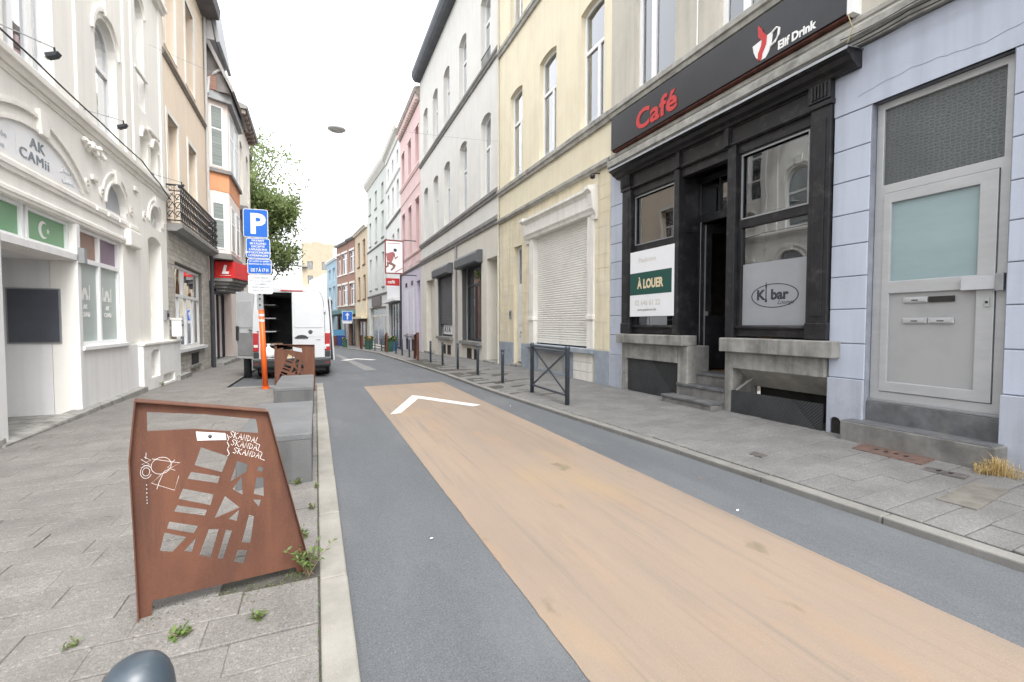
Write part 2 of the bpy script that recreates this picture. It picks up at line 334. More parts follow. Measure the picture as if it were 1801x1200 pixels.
# thermoplastic lane, worn by tyres
def lane_material():
    m = bpy.data.materials.new('orange_lane_paint'); m.use_nodes = True; N = m.node_tree.nodes; L = m.node_tree.links; b = N['Principled BSDF']
    b.inputs['Roughness'].default_value = .8; b.inputs['Specular IOR Level'].default_value = .3
    g = N.new('ShaderNodeNewGeometry')
    def noise(sc, st, det=7, ro=.6):
        mp = N.new('ShaderNodeMapping'); mp.inputs['Scale'].default_value = st; L.new(g.outputs['Position'], mp.inputs[0])
        n = N.new('ShaderNodeTexNoise'); n.inputs['Scale'].default_value = sc; n.inputs['Detail'].default_value = det; n.inputs['Roughness'].default_value = ro
        L.new(mp.outputs[0], n.inputs[0]); return n.outputs['Fac']
    def mixc(a, bcol, fac, lo, hi, amt, mode='MIX'):
        r = N.new('ShaderNodeMapRange'); r.inputs[1].default_value = lo; r.inputs[2].default_value = hi; r.inputs[3].default_value = 0; r.inputs[4].default_value = amt; L.new(fac, r.inputs[0])
        x = N.new('ShaderNodeMix'); x.data_type = 'RGBA'; x.blend_type = mode; L.new(r.outputs[0], x.inputs[0])
        if isinstance(a, tuple): x.inputs[6].default_value = (*a, 1)
        else: L.new(a, x.inputs[6])
        x.inputs[7].default_value = (*bcol, 1); return x.outputs[2]
    c = mixc((.25, .196, .151), (.212, .168, .132), noise(.9, (1, .3, 1)), .35, .65, 1)
    c = mixc(c, (.285, .19, .12), noise(1.4, (1.6, .35, 1)), .54, .74, .6)          # fresher orange where paint is thick
    c = mixc(c, (.175, .145, .12), noise(2.6, (2.2, .22, 1), 9, .7), .52, .74, .6)   # tyre grime in long streaks
    c = mixc(c, (.15, .125, .105), noise(1.0, (9, .22, 1), 8, .75), .53, .72, .8)   # fine tyre lines
    c = mixc(c, (.30, .215, .115), noise(.8, (1.2, .5, 1), 5, .6), .56, .72, .55)     # yellowed patches
    c = mixc(c, (.12, .098, .06), noise(3.1, (1, .5, 1), 4, .5), .685, .74, .65)       # oil drips
    c = mixc(c, (.14, .115, .095), noise(14, (2.5, .35, 1), 5, .7), .68, .78, .45)
    c = mixc(c, (.32, .255, .205), noise(110, (1, 1, 1), 3, .8), .5, .75, .4)
    c = mixc(c, (.20, .16, .13), noise(100, (1.3, .8, 1), 3, .8), .55, .75, .45)
    L.new(c, b.inputs['Base Color'])
    bp = N.new('ShaderNodeBump'); bp.inputs['Strength'].default_value = .4; bp.inputs['Distance'].default_value = .01; L.new(noise(240, (1, 1, 1), 3), bp.inputs['Height']); L.new(bp.outputs[0], b.inputs['Normal'])
    return m
M_lane = lane_material()
M_mark = mat('white_road_paint', (0.62, 0.615, 0.60), 0.7, 0.12, 5, bump=0.3, bscale=200, speck=.12, dirt=(.3, .29, .28), dirt_amt=.5, dscale=6)
def wobble_edge(x, y0, y1, n, amp, seed):
    rr = random.Random(seed); return [(x + rr.uniform(-amp, amp), y0 + (y1 - y0) * i / n) for i in range(n + 1)]
a = wobble_edge(1.04, -3, 11.42, 260, .003, 1); b_ = wobble_edge(3.0, -3, 11.56, 260, .003, 2)
vs = [(x, y, ZR + .004) for x, y in a] + [(x, y, ZR + .004) for x, y in b_]
o = MB().add(vs, [(i, i + 1, 261 + i + 1, 261 + i) for i in range(260)]).build('lane_marking', M_lane)
tag(o, 'worn orange painted strip down the middle of the grey road', 'road marking')
def flat(name, pts, z, m, label, parent=None):
    n = len(pts); zz = (lambda p: (zg(p[1]) + z))
    me = MB(); tri = geometry.tessellate_polygon([[Vector((p[0], p[1], 0)) for p in pts]])
    me.add([(p[0], p[1], zz(p)) for p in pts], [tuple(t) for t in tri]); o = me.build(name, m, parent)
    return tag(o, label, 'road marking')
flat('chevron_marking', [(1.12, 7.72), (1.30, 7.76), (1.88, 9.14), (2.62, 7.86), (2.80, 7.95), (1.95, 9.47), (1.84, 9.58)], ZR + .008, M_mark, 'white chevron arrow painted on the near end of orange strip')
flat('chevron_marking', [(1.0, 22.3), (1.25, 22.0), (1.75, 22.9), (2.35, 21.7), (2.6, 22.0), (1.8, 23.6)], ZR + .006, M_mark, 'small white chevron on the grey road past the van')
flat('patch_strip', [(1.0, 28.0), (1.2, 28.2), (1.9, 15.9), (1.5, 15.95)], ZR + .004, mat('concrete_patch', (.2, .2, .2), .9, .15), 'pale repair strip running along the road beyond the orange paint')
# pavements
BAY = 11.9
strip('pavement_left', lambda y: -3.75, lambda y: .0, -.012, M_soil, [-8, -4, 0, 4, 8, BAY])
strip('parking_bay', lambda y: -1.9, lambda y: .15, ZR + .004, M_asph2, [BAY, 16, 20, 24])
strip('pavement_left_far', lambda y: -3.75, lambda y: -1.9, -.001, M_slab, [BAY + .001, 16, 20, 24, 28, 36, 50, 60])
strip('pavement_right', lambda y: kr(y) + .12, lambda y: fr_(y) + .4, -.012, M_soil, [y for y in Ys if y <= 20], dzr=.085)
strip('pavement_right_far', lambda y: kr(y) + .12, lambda y: fr_(y) + .4, -.001, M_slab_r, [20.001] + [y for y in Ys if y > 20])
def slab_mesh(w, l, name, m):
    h = .05; b = .004; mb = MB(); lo = [(0, 0, -h), (w, 0, -h), (w, l, -h), (0, l, -h)]
    vs = lo + [(0, 0, -b), (w, 0, -b), (w, l, -b), (0, l, -b)] + [(b, b, 0), (w - b, b, 0), (w - b, l - b, 0), (b, l - b, 0)]
    fs = []
    for k in (0, 4): fs += [(k + i, k + (i + 1) % 4, k + 4 + (i + 1) % 4, k + 4 + i) for i in range(4)]
    return mb.add(vs, fs + [(8, 9, 10, 11)]).mesh(name, m)
def pave(parent_name, x0f, x1f, y0, y1, rh, ln, m, zf, near, label_rest, skip=lambda x, y: False, limit=295, shift=0.34):
    """slabs in rows across the pavement, staggered; the nearest are single pieces"""
    par = bpy.data.objects[parent_name]; rr = random.Random(5); items = []; j = 0; y = y0; gap = .0085
    while y < y1:
        x = x0f(y) - ((j % 2) * .27) * ln; x1 = x1f(y)
        while x < x1 - .03:
            a, b = max(x, x0f(y)), min(x + ln, x1)
            if x1 - b < .10: b = x1
            if b - a > .05 and not skip((a + b) / 2, y + rh / 2): items.append((a, y, b - a - gap * .5, rh - gap))
            x = b if b == x1 else x + ln
        y += rh; j += 1
    items.sort(key=lambda t: (t[1] - near[1]) ** 2 + (t[0] - near[0]) ** 2 * .3)
    cache = {}; rest = MB()
    for i, (x, y, w, l) in enumerate(items):
        z = zf(x, y) + rr.uniform(-.003, .003); tilt = (rr.uniform(-.006, .006), rr.uniform(-.006, .006))
        slope = math.atan((zf(x + .5, y) - zf(x, y)) / .5)
        if i < limit:
            k = round(w, 2)
            if k not in cache: cache[k] = slab_mesh(k, l, 'paving_slab', m)
            o = bpy.data.objects.new('paving_slab', cache[k]); o.location = (x, y, z); o.rotation_euler = (tilt[0], tilt[1] - slope, 0); link(o, par)
        else:
            zz = [(x, y), (x + w, y), (x + w, y + l), (x, y + l)]; dz = rr.uniform(-.002, .002)
            rest.hexa([(p, q, zf(p, q) - .04) for p, q in zz], [(p, q, zf(p, q) + dz) for p, q in zz])
    if rest.v: tag(rest.build('far_paving_slabs', m, par), kind='stuff')
soil_hole = lambda x, y: 2.52 < y < 2.98 and -.98 < x < .02 and (2.66 + .24 * (x + .9)) < y < (2.86 + .24 * (x + .9))
pave('pavement_left', lambda y: -3.46, lambda y: -.001, .4, BAY - .1, .218, .44, M_slab, lambda x, y: 0.0, (-1.2, 2.2), None, skip=soil_hole)
pave('pavement_right', lambda y: kr(y) + .135, lambda y: 5.99, .2, 20, .232, .47, M_slab_r, lambda x, y: .038 * (x - 3.95) + zg(y), (4.6, 1.8), None)
# kerb stones, one by one
def kerb_run(pname, x0f, x1f, ys, top, m, bot=-.3):
    par = bpy.data.objects[pname]; rr = random.Random(9)
    for a, b in zip(ys, ys[1:]):
        t = top + rr.uniform(-.003, .003); g = .006; jx = rr.uniform(-.003, .003)
        lo = [(x0f(a), a + g, bot), (x1f(a) + jx, a + g, bot), (x1f(b) + jx, b, bot), (x0f(b), b, bot)]
        hi = [(x, y, zg(y) + t) for x, y, _ in lo]; lo = [(x, y, zg(y) + bot) for x, y, _ in lo]
        MB().hexa(lo, hi).build('kerb_stone', m, par, bevel=.012)
kerb_run('pavement_left', lambda y: 0.0, lambda y: .147, [-2 + .95 * i for i in range(15)] + [BAY], .004, M_kerb)
M_kerb_r = mat('grey_kerb_concrete', (0.205, 0.20, 0.187), 0.85, 0.15, 2.2, bump=0.35, bscale=110, speck=0.15, objrand=0.05, dirt=(0.13, 0.125, 0.115), dirt_amt=0.65, dscale=2.0)
kerb_run('pavement_right', lambda y: kr(y), lambda y: kr(y) + .13, [-2 + 1.0 * i for i in range(23)], -.004, M_kerb_r)
kerb_run('pavement_right_far', lambda y: kr(y), lambda y: kr(y) + .13, [20 + 2.0 * i for i in range(23)], .006, M_kerb)
MB().b(-1.9, .147, BAY, BAY + .12, -.3, .003).build('kerb_return', M_kerb, bpy.data.objects['pavement_left'], bevel=.012)
# small iron covers in the right pavement
M_rustplate = mat('rusty_cast_iron', (.13, .085, .07), .75, .25, 14, bump=.6, bscale=90, dirt=(.22, .11, .08), dirt_amt=.7, dscale=6)
M_plate = mat('grey_cast_iron', (.11, .10, .095), .7, .25, 14, bump=.6, bscale=120)
sl = lambda x: .038 * (x - 3.95) + .004
def cover(pts, m, label, name='iron_cover', nstud=0):
    lo = [(x, y, sl(x) - .03) for x, y in pts]; hi = [(x, y, sl(x) + .006) for x, y in pts]
    e = empty(name, (pts[0][0], pts[0][1], sl(pts[0][0])), label, 'cover')
    MB().hexa(lo, hi).build('plate', m, e, bevel=.004)
    c = Vector((sum(p[0] for p in pts) / 4, sum(p[1] for p in pts) / 4)); mb = MB()
    for k in range(nstud):
        t = (k - (nstud - 1) / 2) / max(1, nstud)
        q = c + (Vector(pts[1]) - Vector(pts[2])) * t * .55; mb.b(q.x - .02, q.x + .02, q.y - .012, q.y + .012, sl(q.x) + .004, sl(q.x) + .012)
    if nstud: mb.build('slots', M_iron, e)
    return e
cover([(5.48, 3.12), (5.78, 3.17), (5.78, 2.50), (5.46, 2.47)], M_rustplate, 'rusty rectangular iron cover in front of the aluminium door', nstud=4)
cover([(4.36, 3.52), (4.48, 3.54), (4.48, 3.38), (4.36, 3.37)], M_plate, 'small square iron cover in pavement near the kerb')
cover([(5.30, 2.40), (5.44, 2.42), (5.47, 2.12), (5.33, 2.10)], M_plate, 'narrow iron cover with pale square beside the rusty plate', nstud=2)
M_patch = mat('mortar_patch', (.17, .16, .14), .95, .2, 6, bump=.4, bscale=90)
cover([(4.60, 1.98), (5.30, 2.03), (5.32, 1.80), (4.62, 1.74)], M_patch, 'plain grey mortar patch across the slabs near the dry grass', name='mortar_patch', nstud=0)
# bare soil at the foot of the barrier
tag(MB().prism(Fr((0, 0), (1, 0), (0, 1)), [(0, 0), (1, 0), (1, 1)], 0, 0).build('soil_strip', M_soil), kind='structure') if False else None
# ------------------------------------------------------------------ right side: the cafe house
def plaster(name, col, streak=.18, dirt=None, amt=.4, var=.05, ds=1.0):
    return mat(name, col, .9, var, 1.3, bump=.25, bscale=90, streak=streak, speck=.03, dirt=dirt or tuple(c * .55 for c in col), dirt_amt=amt, dscale=ds)
M_blue = mat('pale_blue_masonry_paint', (.465, .505, .595), .7, .05, 1.6, bump=.25, bscale=60, streak=.12, dirt=(.37, .40, .47), dirt_amt=.35, dscale=1.6, objrand=.025)
M_blue2 = mat('scuffed_blue_plinth_paint', (.41, .44, .51), .75, .07, 2.0, bump=.3, bscale=50, streak=.2, dirt=(.20, .20, .20), dirt_amt=.55, dscale=1.8)
M_beige = plaster('beige_render', (.55, .52, .45), .15)
M_joint = mat('joint_mortar', (.27, .29, .34), .9, .15, 6)  # grey-blue mortar colour of the block joints and the crack
fr = RF
h1 = House(fr, -3.0, 8.43, 13.2, 'cafe building with pale blue ground floor and a black shopfront', M_beige, name='cafe_building')
# lower wall
h1.hole(2.12, 3.30, .12, 4.02); h1.hole(3.72, 7.97, -.18, 4.62)
h1.wall(-.2, 4.75, .40, M_joint, 'lower_wall', d=-.014)
J = [.78, 1.21, 1.63, 2.03, 2.42, 2.79, 3.19, 3.58, 4.01]
def block(a, b, z0, z1, d=0.0, m=M_blue, g=.006): return MB().box(fr, a + g, b - g, -.05, d, z0 + g, z1 - g).build('stone_block', m, h1.o, bevel=.006)
for z0, z1 in zip(J, J[1:]):
    block(3.302, 3.722, z0, z1); block(7.968, 8.428, z0, z1)
    e = 2.118; k = J.index(z0)
    for w in ((.9, 1.1, 1.1, 1.1, .9) if k % 2 else (.6, 1.2, 1.1, 1.1, 1.1)): block(e - w, e, z0, z1); e -= w
MB().box(fr, -3, 3.722, -.05, .0, 4.02, 4.74).build('fascia', M_blue, h1.o)
MB().box(fr, 7.975, 8.425, -.05, .0, 4.02, 4.74).build('fascia', M_blue, h1.o)
MB().prism(fr, [(3.307, -.1), (3.715, -.1), (3.715, .775), (3.307, .775)], -.05, .025, [seg(3.54, 3.67, .07, .28, .06)]).build('plinth', M_blue2, h1.o, bevel=.006)
MB().box(fr, -3, 2.118, -.05, .03, -.1, .775).build('plinth', M_blue2, h1.o, bevel=.006)
MB().box(fr, 7.96, 8.425, -.05, .025, -.1, .775).build('plinth', M_blue2, h1.o, bevel=.006)
MB().box(fr, 3.50, 3.70, -.0135, -.008, .04, .30).build('drain_hole_shade', M_void, h1.o)  # flat dark sheet stands for the shade inside the drain hole
# crack in the fascia above the door
rc = random.Random(3); pts = []
for i in range(30):
    s = 3.45 - i * .075; pts.append(fr.P(s, .0015, 4.17 + .09 * math.sin(i * .35) * (i / 30) - .0005 * i * i + rc.uniform(-.012, .012) + i * .011))
MB().tube(pts, .0022, 4).build('crack', M_joint, h1.o)
# ledges and upper wall
h1.band(4.75, 4.98, .10, M_ledge); h1.band(4.98, 5.10, .05, M_ledge, name='ledge')
for (a, b) in ((6.52, 7.62), (4.42, 5.55), (2.3, 3.4), (.2, 1.3)):
    h1.window(a, b, 6.12, 8.75, .10, d=-.10, fw=.085, transom=(8.05,), mull=((a + b) / 2 + .12,), curtain=.85, gm=GLASS_B, fd=.07)
    h1.window(a, b, 9.9, 12.2, .12, d=-.14, fw=.075, transom=(11.5,), mull=((a + b) / 2,), gm=GLASS_B)
h1.band(5.90, 6.10, .11, M_ledge, name='sill_course'); h1.band(9.6, 9.8, .11, M_ledge, name='sill_course')
h1.wall(4.75, 13.2, .28, M_beige, 'upper_wall')
h1.body([(-3, 2.0, -.2, 4.75), (-3, 8.43, 4.76, 13.2)])
h1.band(13.2, 13.6, .4, M_zinc, name='gutter')
# white conduit between the upper windows
MB().tube([fr.P(5.98, .02, 6.1), fr.P(5.98, .02, 9.5)], .012, 6).build('conduit', M_white, h1.o)
# -------- shopfront (a part of the house, its pieces below it)
sf = MB().box(fr, 3.735, 7.955, -.16, -.02, 4.06, 4.30).build('shopfront', M_black, h1.o)        # head rail
def sp(name, a, b, d0, d1, z0, z1, m=M_black, bev=.008): return MB().box(fr, a, b, d0, d1, z0, z1).build(name, m, sf, bevel=bev)
for a, b in ((7.68, 7.95), (3.73, 3.99)):
    sp('pilaster', a, b, -.2, .05, 1.24, 4.28); sp('pilaster_panel', a + .06, b - .06, .05, .062, 1.55, 4.05)
    sp('pilaster_base', a - .015, b + .015, -.1, .065, 1.25, 1.46); sp('pilaster_capital', a - .02, b + .02, -.1, .08, 4.2, 4.27)
    sp('bracket', a - .01, b + .01, -.1, .10, 4.27, 4.50)
    for k in range(5): sp('bracket_flute', a + .03 + k * .042, a + .055 + k * .042, .10, .118, 4.30, 4.47, bev=.003)
sp('post', 6.34, 6.46, -.5, .035, 1.25, 4.2); sp('post', 6.34, 6.44, -.5, -.06, .0, 1.2); sp('post', 5.15, 5.30, -.5, .035, 1.2, 4.2)
fz = [(7.66, 6.36), (6.30, 5.32), (5.26, 4.01)]
MB().box(fr, 3.99, 7.68, -.14, .03, 4.20, 4.50).build('frieze', M_black, sf)
for a, b in fz:
    MB().prism(fr, [(b, 4.215), (a, 4.215), (a, 4.49), (b, 4.49)], .02, .05, [[(b + .03, 4.25), (b + .03, 4.465), (a - .03, 4.465), (a - .03, 4.25)]]).build('frieze_panel', M_black, sf)
sp('frieze_bracket', 6.29, 6.37, .03, .09, 4.21, 4.50); sp('frieze_bracket', 5.25, 5.33, .03, .09, 4.21, 4.50)
MB().profile(fr, [(-.1, 4.49), (.10, 4.49), (.13, 4.52), (.20, 4.55), (.24, 4.60), (.30, 4.615), (.30, 4.66), (-.1, 4.70)], 3.42, 8.08).build('cornice', M_black, sf)
MB().profile(fr, [(-.02, 4.702), (.31, 4.662), (.318, 4.632), (.326, 4.632), (.32, 4.67), (-.02, 4.71)], 3.40, 8.10).build('cornice_flashing', M_zinc, sf)
# show windows
def shopwin(a, b, tr):
    w = MB().prism(fr, [(a, 1.26), (b, 1.26), (b, 4.1), (a, 4.1)], -.12, -.04, [[(a + .07, 1.42), (a + .07, tr - .06), (b - .07, tr - .06), (b - .07, 1.42)], [(a + .06, tr + .07), (a + .06, 4.02), (b - .06, 4.02), (b - .06, tr + .07)]]).build('show_window', M_black, sf, bevel=.006)
    for z0, z1 in ((1.40, tr - .05), (tr + .06, 4.03)):
        MB().box(fr, a + .06, b - .06, -.09, -.083, z0, z1).build('show_pane', GLASS_C, sf)
    MB().prism(fr, [(a + .055, tr + .065), (b - .055, tr + .065), (b - .055, 4.025), (a + .055, 4.025)], -.05, -.030, [[(a + .075, tr + .085), (a + .075, 4.005), (b - .075, 4.005), (b - .075, tr + .085)]]).build('glazing_bead', M_zinc, sf)
    MB().tube([fr.P(a + .02, -.01, 1.40), fr.P(b - .02, -.01, 1.40)], .03, 10).build('bottom_rail', M_black, sf, smooth=True)
GLASS_C = glass('shop_glass', (.62, .63, .62), 1.9)
shopwin(6.46, 7.68, 2.98); shopwin(3.99, 5.15, 2.98)
# frosted film with the lounge name
M_film = mat('frosted_film', (.30, .315, .335), .55, .06, 2, spec=.5)
film = MB().box(fr, 4.065, 5.075, -.081, -.079, 1.43, 2.36).build('frosted_film', M_film, sf)
M_ink = mat('dark_print', (.035, .04, .05), .6, .1)
mb = MB(); c, rx, rz = 4.55, .37, .175; n = 40; o_, i_ = [], []
for k in range(n):
    t = 2 * math.pi * k / n; o_.append((c + rx * math.cos(t), 1.86 + rz * math.sin(t))); i_.append((c + (rx - .016) * math.cos(t), 1.86 + (rz - .012) * math.sin(t)))
mb.prism(fr, o_, -.0785, -.077, [i_[::-1]]).build('film_oval', M_ink, sf)
Rr, Up = (0, -1, 0), (0, 0, 1)            # lettering on the right side runs towards the camera
text('film_lettering', 'K', .20, fr.P(4.83, -.078, 1.81), Rr, Up, M_ink, sf, .001, .008)
text('film_lettering', 'bar', .20, fr.P(4.60, -.078, 1.81), Rr, Up, M_ink, sf, .001, .008)
text('film_lettering', 'Lounge', .085, fr.P(4.50, -.078, 1.735), Rr, Up, M_ink, sf, .001, 0, shear=.5)
mb = MB().prism(fr, [(4.655, 1.77), (4.695, 1.77), (4.69, 1.80), (4.683, 1.83), (4.683, 1.98), (4.689, 2.0), (4.675, 2.07), (4.661, 2.0), (4.667, 1.98), (4.667, 1.83), (4.66, 1.80)], -.0785, -.077).build('film_tower', M_ink, sf)
# stone sills, jambs and cellar openings
M_dstone = mat('worn_dark_stone', (.215, .21, .20), .8, .2, 4, bump=.4, bscale=70, streak=.25, speck=.12, dirt=(.09, .087, .08), dirt_amt=.65, dscale=2.5)
def st(name, a, b, d0, d1, z0, z1, m=M_stone, bev=.014): return MB().box(fr, a, b, d0, d1, z0, z1).build(name, m, h1.o, bevel=bev)
st('sill', 6.10, 7.99, -.2, .16, 1.06, 1.245); st('sill', 3.58, 5.30, -.2, .16, 1.02, 1.235)
st('jamb_stone', 6.10, 6.335, -.5, .02, -.1, 1.058); st('jamb_stone', 7.80, 7.965, -.2, .02, -.1, 1.058)
st('lintel', 6.34, 7.795, -.2, .035, .74, 1.056); st('lintel', 3.735, 5.14, -.14, .05, .76, 1.016)
st('jamb_stone', 5.145, 5.295, -.5, .03, -.1, 1.018)
M_mesh = mat('dark_expanded_mesh', (.028, .029, .032), .6, .3, 90, bump=.5, bscale=160)
def mesh_panel(a, b, z0, z1, d):
    p = MB().box(fr, a, b, d - .03, d, z0, z1).build('cellar_grille', M_mesh, h1.o)
    mb = MB(); s = a; w = .026; hh = z1 - z0                       # diagonal strands, really there
    lim = a - hh
    while s < b + hh:
        for sg in (1,):
            p0 = (s, z0); p1 = (s + hh * sg, z1)
            q = clip([(p0[0] - .004, z0), (p0[0] + .004, z0), (p1[0] + .004, z1), (p1[0] - .004, z1)], a, b, z0, z1)
            if len(q) > 2: mb.add([fr.P(x, d + .006, z) for x, z in q], [tuple(range(len(q)))])
        s += w
    s = lim
    while s < b + hh:
        q = clip([(s - .003, z0), (s + .003, z0), (s - hh * 0 + hh + .003, z1), (s + hh - .003, z1)], a, b, z0, z1)
        q = [(a + b - x, z) for x, z in q]
        if len(q) > 2: mb.add([fr.P(x, d + .004, z) for x, z in q], [tuple(range(len(q)))])
        s += w * 1.7
    mb.build('mesh_strands', mat('mesh_steel', (.12, .125, .13), .5, .2, metal=.2), p)
mesh_panel(6.35, 7.79, .02, .735, -.02)
mesh_panel(3.75, 5.14, .0, .42, .05)
MB().hexa([fr.P(3.74, -.10, .75), fr.P(5.14, -.10, .75), fr.P(5.14, -.45, .46), fr.P(3.74, -.45, .46)], [fr.P(3.74, -.12, .79), fr.P(5.14, -.12, .79), fr.P(5.14, -.48, .49), fr.P(3.74, -.48, .49)]).build('chute_board', mat('dirty_white_board', (.50, .48, .44), .8, .15, 4, dirt=(.2, .19, .17), dirt_amt=.6), h1.o)
MB().tube([fr.P(5.09, .0, .42), fr.P(4.92, -.15, .62)], .02, 6).build('chute_strut', M_stone, h1.o)
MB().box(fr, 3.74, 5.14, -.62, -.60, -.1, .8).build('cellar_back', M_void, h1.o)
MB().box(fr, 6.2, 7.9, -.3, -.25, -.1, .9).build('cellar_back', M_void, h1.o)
# entrance: stone steps, recessed side light, fanlight, open door and the dim room behind
for k, (d0, d1, z) in enumerate(((.03, .30, .20), (-.2, .03, .40), (-.6, -.2, .60))):
    st('step', 5.30, 6.335 if k else 6.42, d0, d1 + .02, z - .05, z, M_step, .01); st('riser', 5.30, 6.335 if k else 6.40, d0 - .1, d1, -.1, z - .052, M_dstone, .005)
MB().box(fr, 5.16, 5.30, -.55, -.2, -.05, 1.0).build('jamb_stone', M_stone, h1.o)
side = Fr((6.0, 6.335), (1, 0), (0, -1))
MB().prism(side, [(.04, .62), (.50, .62), (.50, 4.1), (.04, 4.1)], -.02, .012, [[(.12, 1.75), (.12, 3.1), (.44, 3.1), (.44, 1.75)], [(.12, 3.22), (.12, 3.98), (.44, 3.98), (.44, 3.22)]]).build('side_light', M_black, sf)
for z0, z1 in ((1.73, 3.11), (3.21, 4.0)): MB().box(side, .11, .45, -.012, -.008, z0, z1).build('side_pane', GLASS_C, sf)
MB().tube([side.P(.47, .025, .7), side.P(.47, .025, 3.3)], .008, 6).build('side_strip', M_zinc, sf)
MB().prism(side, [(.1, .72), (.46, .72), (.46, .95), (.1, .95)], .012, .02, []).build('side_panel', M_black, sf)
sp('fanlight_frame', 5.30, 6.335, -.54, -.47, 3.28, 3.42); sp('fanlight_head', 5.30, 6.335, -.54, -.47, 4.0, 4.1); sp('fanlight_jamb', 6.28, 6.335, -.54, -.465, .6, 3.28)
MB().box(fr, 5.30, 6.335, -.51, -.505, 3.42, 4.0).build('fanlight_pane', GLASS_C, sf)
text('fanlight_letter', 'O', .30, fr.P(5.72, -.50, 3.56), Rr, Up, mat('gilt_paint', (.55, .33, .16), .6, .1), sf, .002, .012)
sp('fanlight_muntin', 5.9, 5.93, -.53, -.48, 3.42, 4.0)
leaf = Fr((6.54, 6.27), (math.cos(R(12)), -math.sin(R(12))), (-math.sin(R(12)), -math.cos(R(12))))
MB().prism(leaf, [(0, .63), (.9, .63), (.9, 3.26), (0, 3.26)], -.02, .025, [[(.12, 1.6), (.12, 3.1), (.78, 3.1), (.78, 1.6)]]).build('open_door', M_black, sf, bevel=.005)
MB().box(leaf, -.006, .0, -.02, .027, .64, 3.25).build('door_edge_strip', M_zinc, sf)
MB().box(leaf, .0, .05, .025, .04, 1.60, 1.68).build('door_lock', M_zinc, sf)
# room
room = MB(); rx0, rx1, y0, y1 = .52, 5.2, 3.3, 8.3
room.add([(6 + rx0, y0, .6), (6 + rx1, y0, .6), (6 + rx1, y1, .6), (6 + rx0, y1, .6), (6 + rx0, y0, 4.5), (6 + rx1, y0, 4.5), (6 + rx1, y1, 4.5), (6 + rx0, y1, 4.5)],
         [(4, 5, 6, 7), (0, 1, 5, 4), (1, 2, 6, 5), (2, 3, 7, 6)])
room.build('room', mat('room_wall', (.20, .17, .14), .9, .2), h1.o)
MB().b(6.66, 11.2, 3.3, 8.3, .5, .6).build('room_floor', mat('room_floor_boards', (.22, .13, .07), .5, .25, 3, (1, 8, 1)), h1.o)
for a, b in ((3.72, 5.15), (6.46, 7.97)): MB().box(fr, a, b, -.5, -.16, 1.05, 1.22).build('inner_sill', M_black, h1.o)
# curtain and bits of the room seen through the glass
def drape(par, a, b, d, z0, z1, m, n=10):
    mb = MB()
    for i in range(n):
        p, q = a + (b - a) * i / n, a + (b - a) * (i + 1) / n; e0, e1 = (.03 if i % 2 else 0), (0 if i % 2 else .03)
        mb.add([fr.P(p, d + e0, z0), fr.P(q, d + e1, z0), fr.P(q, d + e1, z1), fr.P(p, d + e0, z1)], [(0, 1, 2, 3)])
    return mb.build('curtain', m, par)
drape(h1.o, 4.85, 5.10, -.26, 1.3, 4.05, M_curtain); drape(h1.o, 7.3, 7.62, -.28, 1.3, 4.05, mat('grey_drape', (.35, .36, .37), .9, .1))
def bar_table():
    e = empty('bar_stool', (7.9, 6.05, .6), 'low tan leather seat glimpsed through the open cafe door', 'seat')
    tan = mat('tan_leather', (.36, .19, .08), .6, .2)
    MB().lathe((7.9, 6.05, .6), [(.02, .0), (.28, .0), (.28, .36), (.34, .40), (.34, .52), (.26, .58), (.05, .6)], 16).build('cushion', tan, e, True)
    for k in range(3):
        q = k * 2.09; MB().tube([(7.9 + .2 * math.cos(q), 6.05 + .2 * math.sin(q), .6), (7.9 + .16 * math.cos(q), 6.05 + .16 * math.sin(q), .95)], .02, 6).build('leg', M_iron, e)
bar_table()
e = empty('wall_frame', (9.8, 7.4, 2.0), 'wooden lattice frame on the dim back wall of the cafe', 'frame')
wf = Fr((11.15, 0), (0, 1), (-1, 0)); wood = mat('brown_wood', (.24, .13, .06), .6, .2)
mb = MB().prism(wf, [(7.3, 1.9), (8.1, 1.9), (8.1, 3.4), (7.3, 3.4)], 0, .04, [[(7.38, 1.98), (7.38, 3.32), (8.02, 3.32), (8.02, 1.98)]]).build('moulding', wood, e)
mb = MB().box(wf, 7.68, 7.72, .0, .03, 1.98, 3.32)
for z in (2.35, 2.7, 3.05): mb.box(wf, 7.38, 8.02, .0, .03, z, z + .03)
mb.build('lattice', wood, e)
# -------- aluminium street door
dr = MB().prism(fr, [(2.125, .56), (3.295, .56), (3.295, 4.01), (2.125, 4.01)], -.20, -.10,
                [[(2.20, 3.06), (2.20, 3.93), (3.22, 3.93), (3.22, 3.06)], [(2.22, .66), (2.22, 2.96), (3.20, 2.96), (3.20, .66)]]).build('door', M_alu, h1.o, bevel=.006)
def dp(name, a, b, d0, d1, z0, z1, m=M_alu, bev=.004): return MB().box(fr, a, b, d0, d1, z0, z1).build(name, m, dr, bevel=bev)
MB().prism(fr, [(2.225, .665), (3.195, .665), (3.195, 2.955), (2.225, 2.955)], -.17, -.085, [[(2.36, 1.94), (2.36, 2.84), (3.12, 2.84), (3.12, 1.94)], [(2.36, .78), (2.36, 1.80), (3.12, 1.80), (3.12, .78)]]).build('door_leaf', M_alu, dr, bevel=.005)
dp('door_panel', 2.35, 3.13, -.15, -.112, .77, 1.81, mat('dull_aluminium_sheet', (.385, .39, .395), .5, .08, 1.5, metal=.2, dirt=(.31, .305, .295), dirt_amt=.5, dscale=1.5))
M_frost = mat('turquoise_frosted_glass', (.27, .36, .375), .3, .06, 1.2, (1, 1, 4), spec=.6, coat=.3)
dp('frosted_pane', 2.35, 3.13, -.15, -.12, 1.93, 2.85, M_frost)
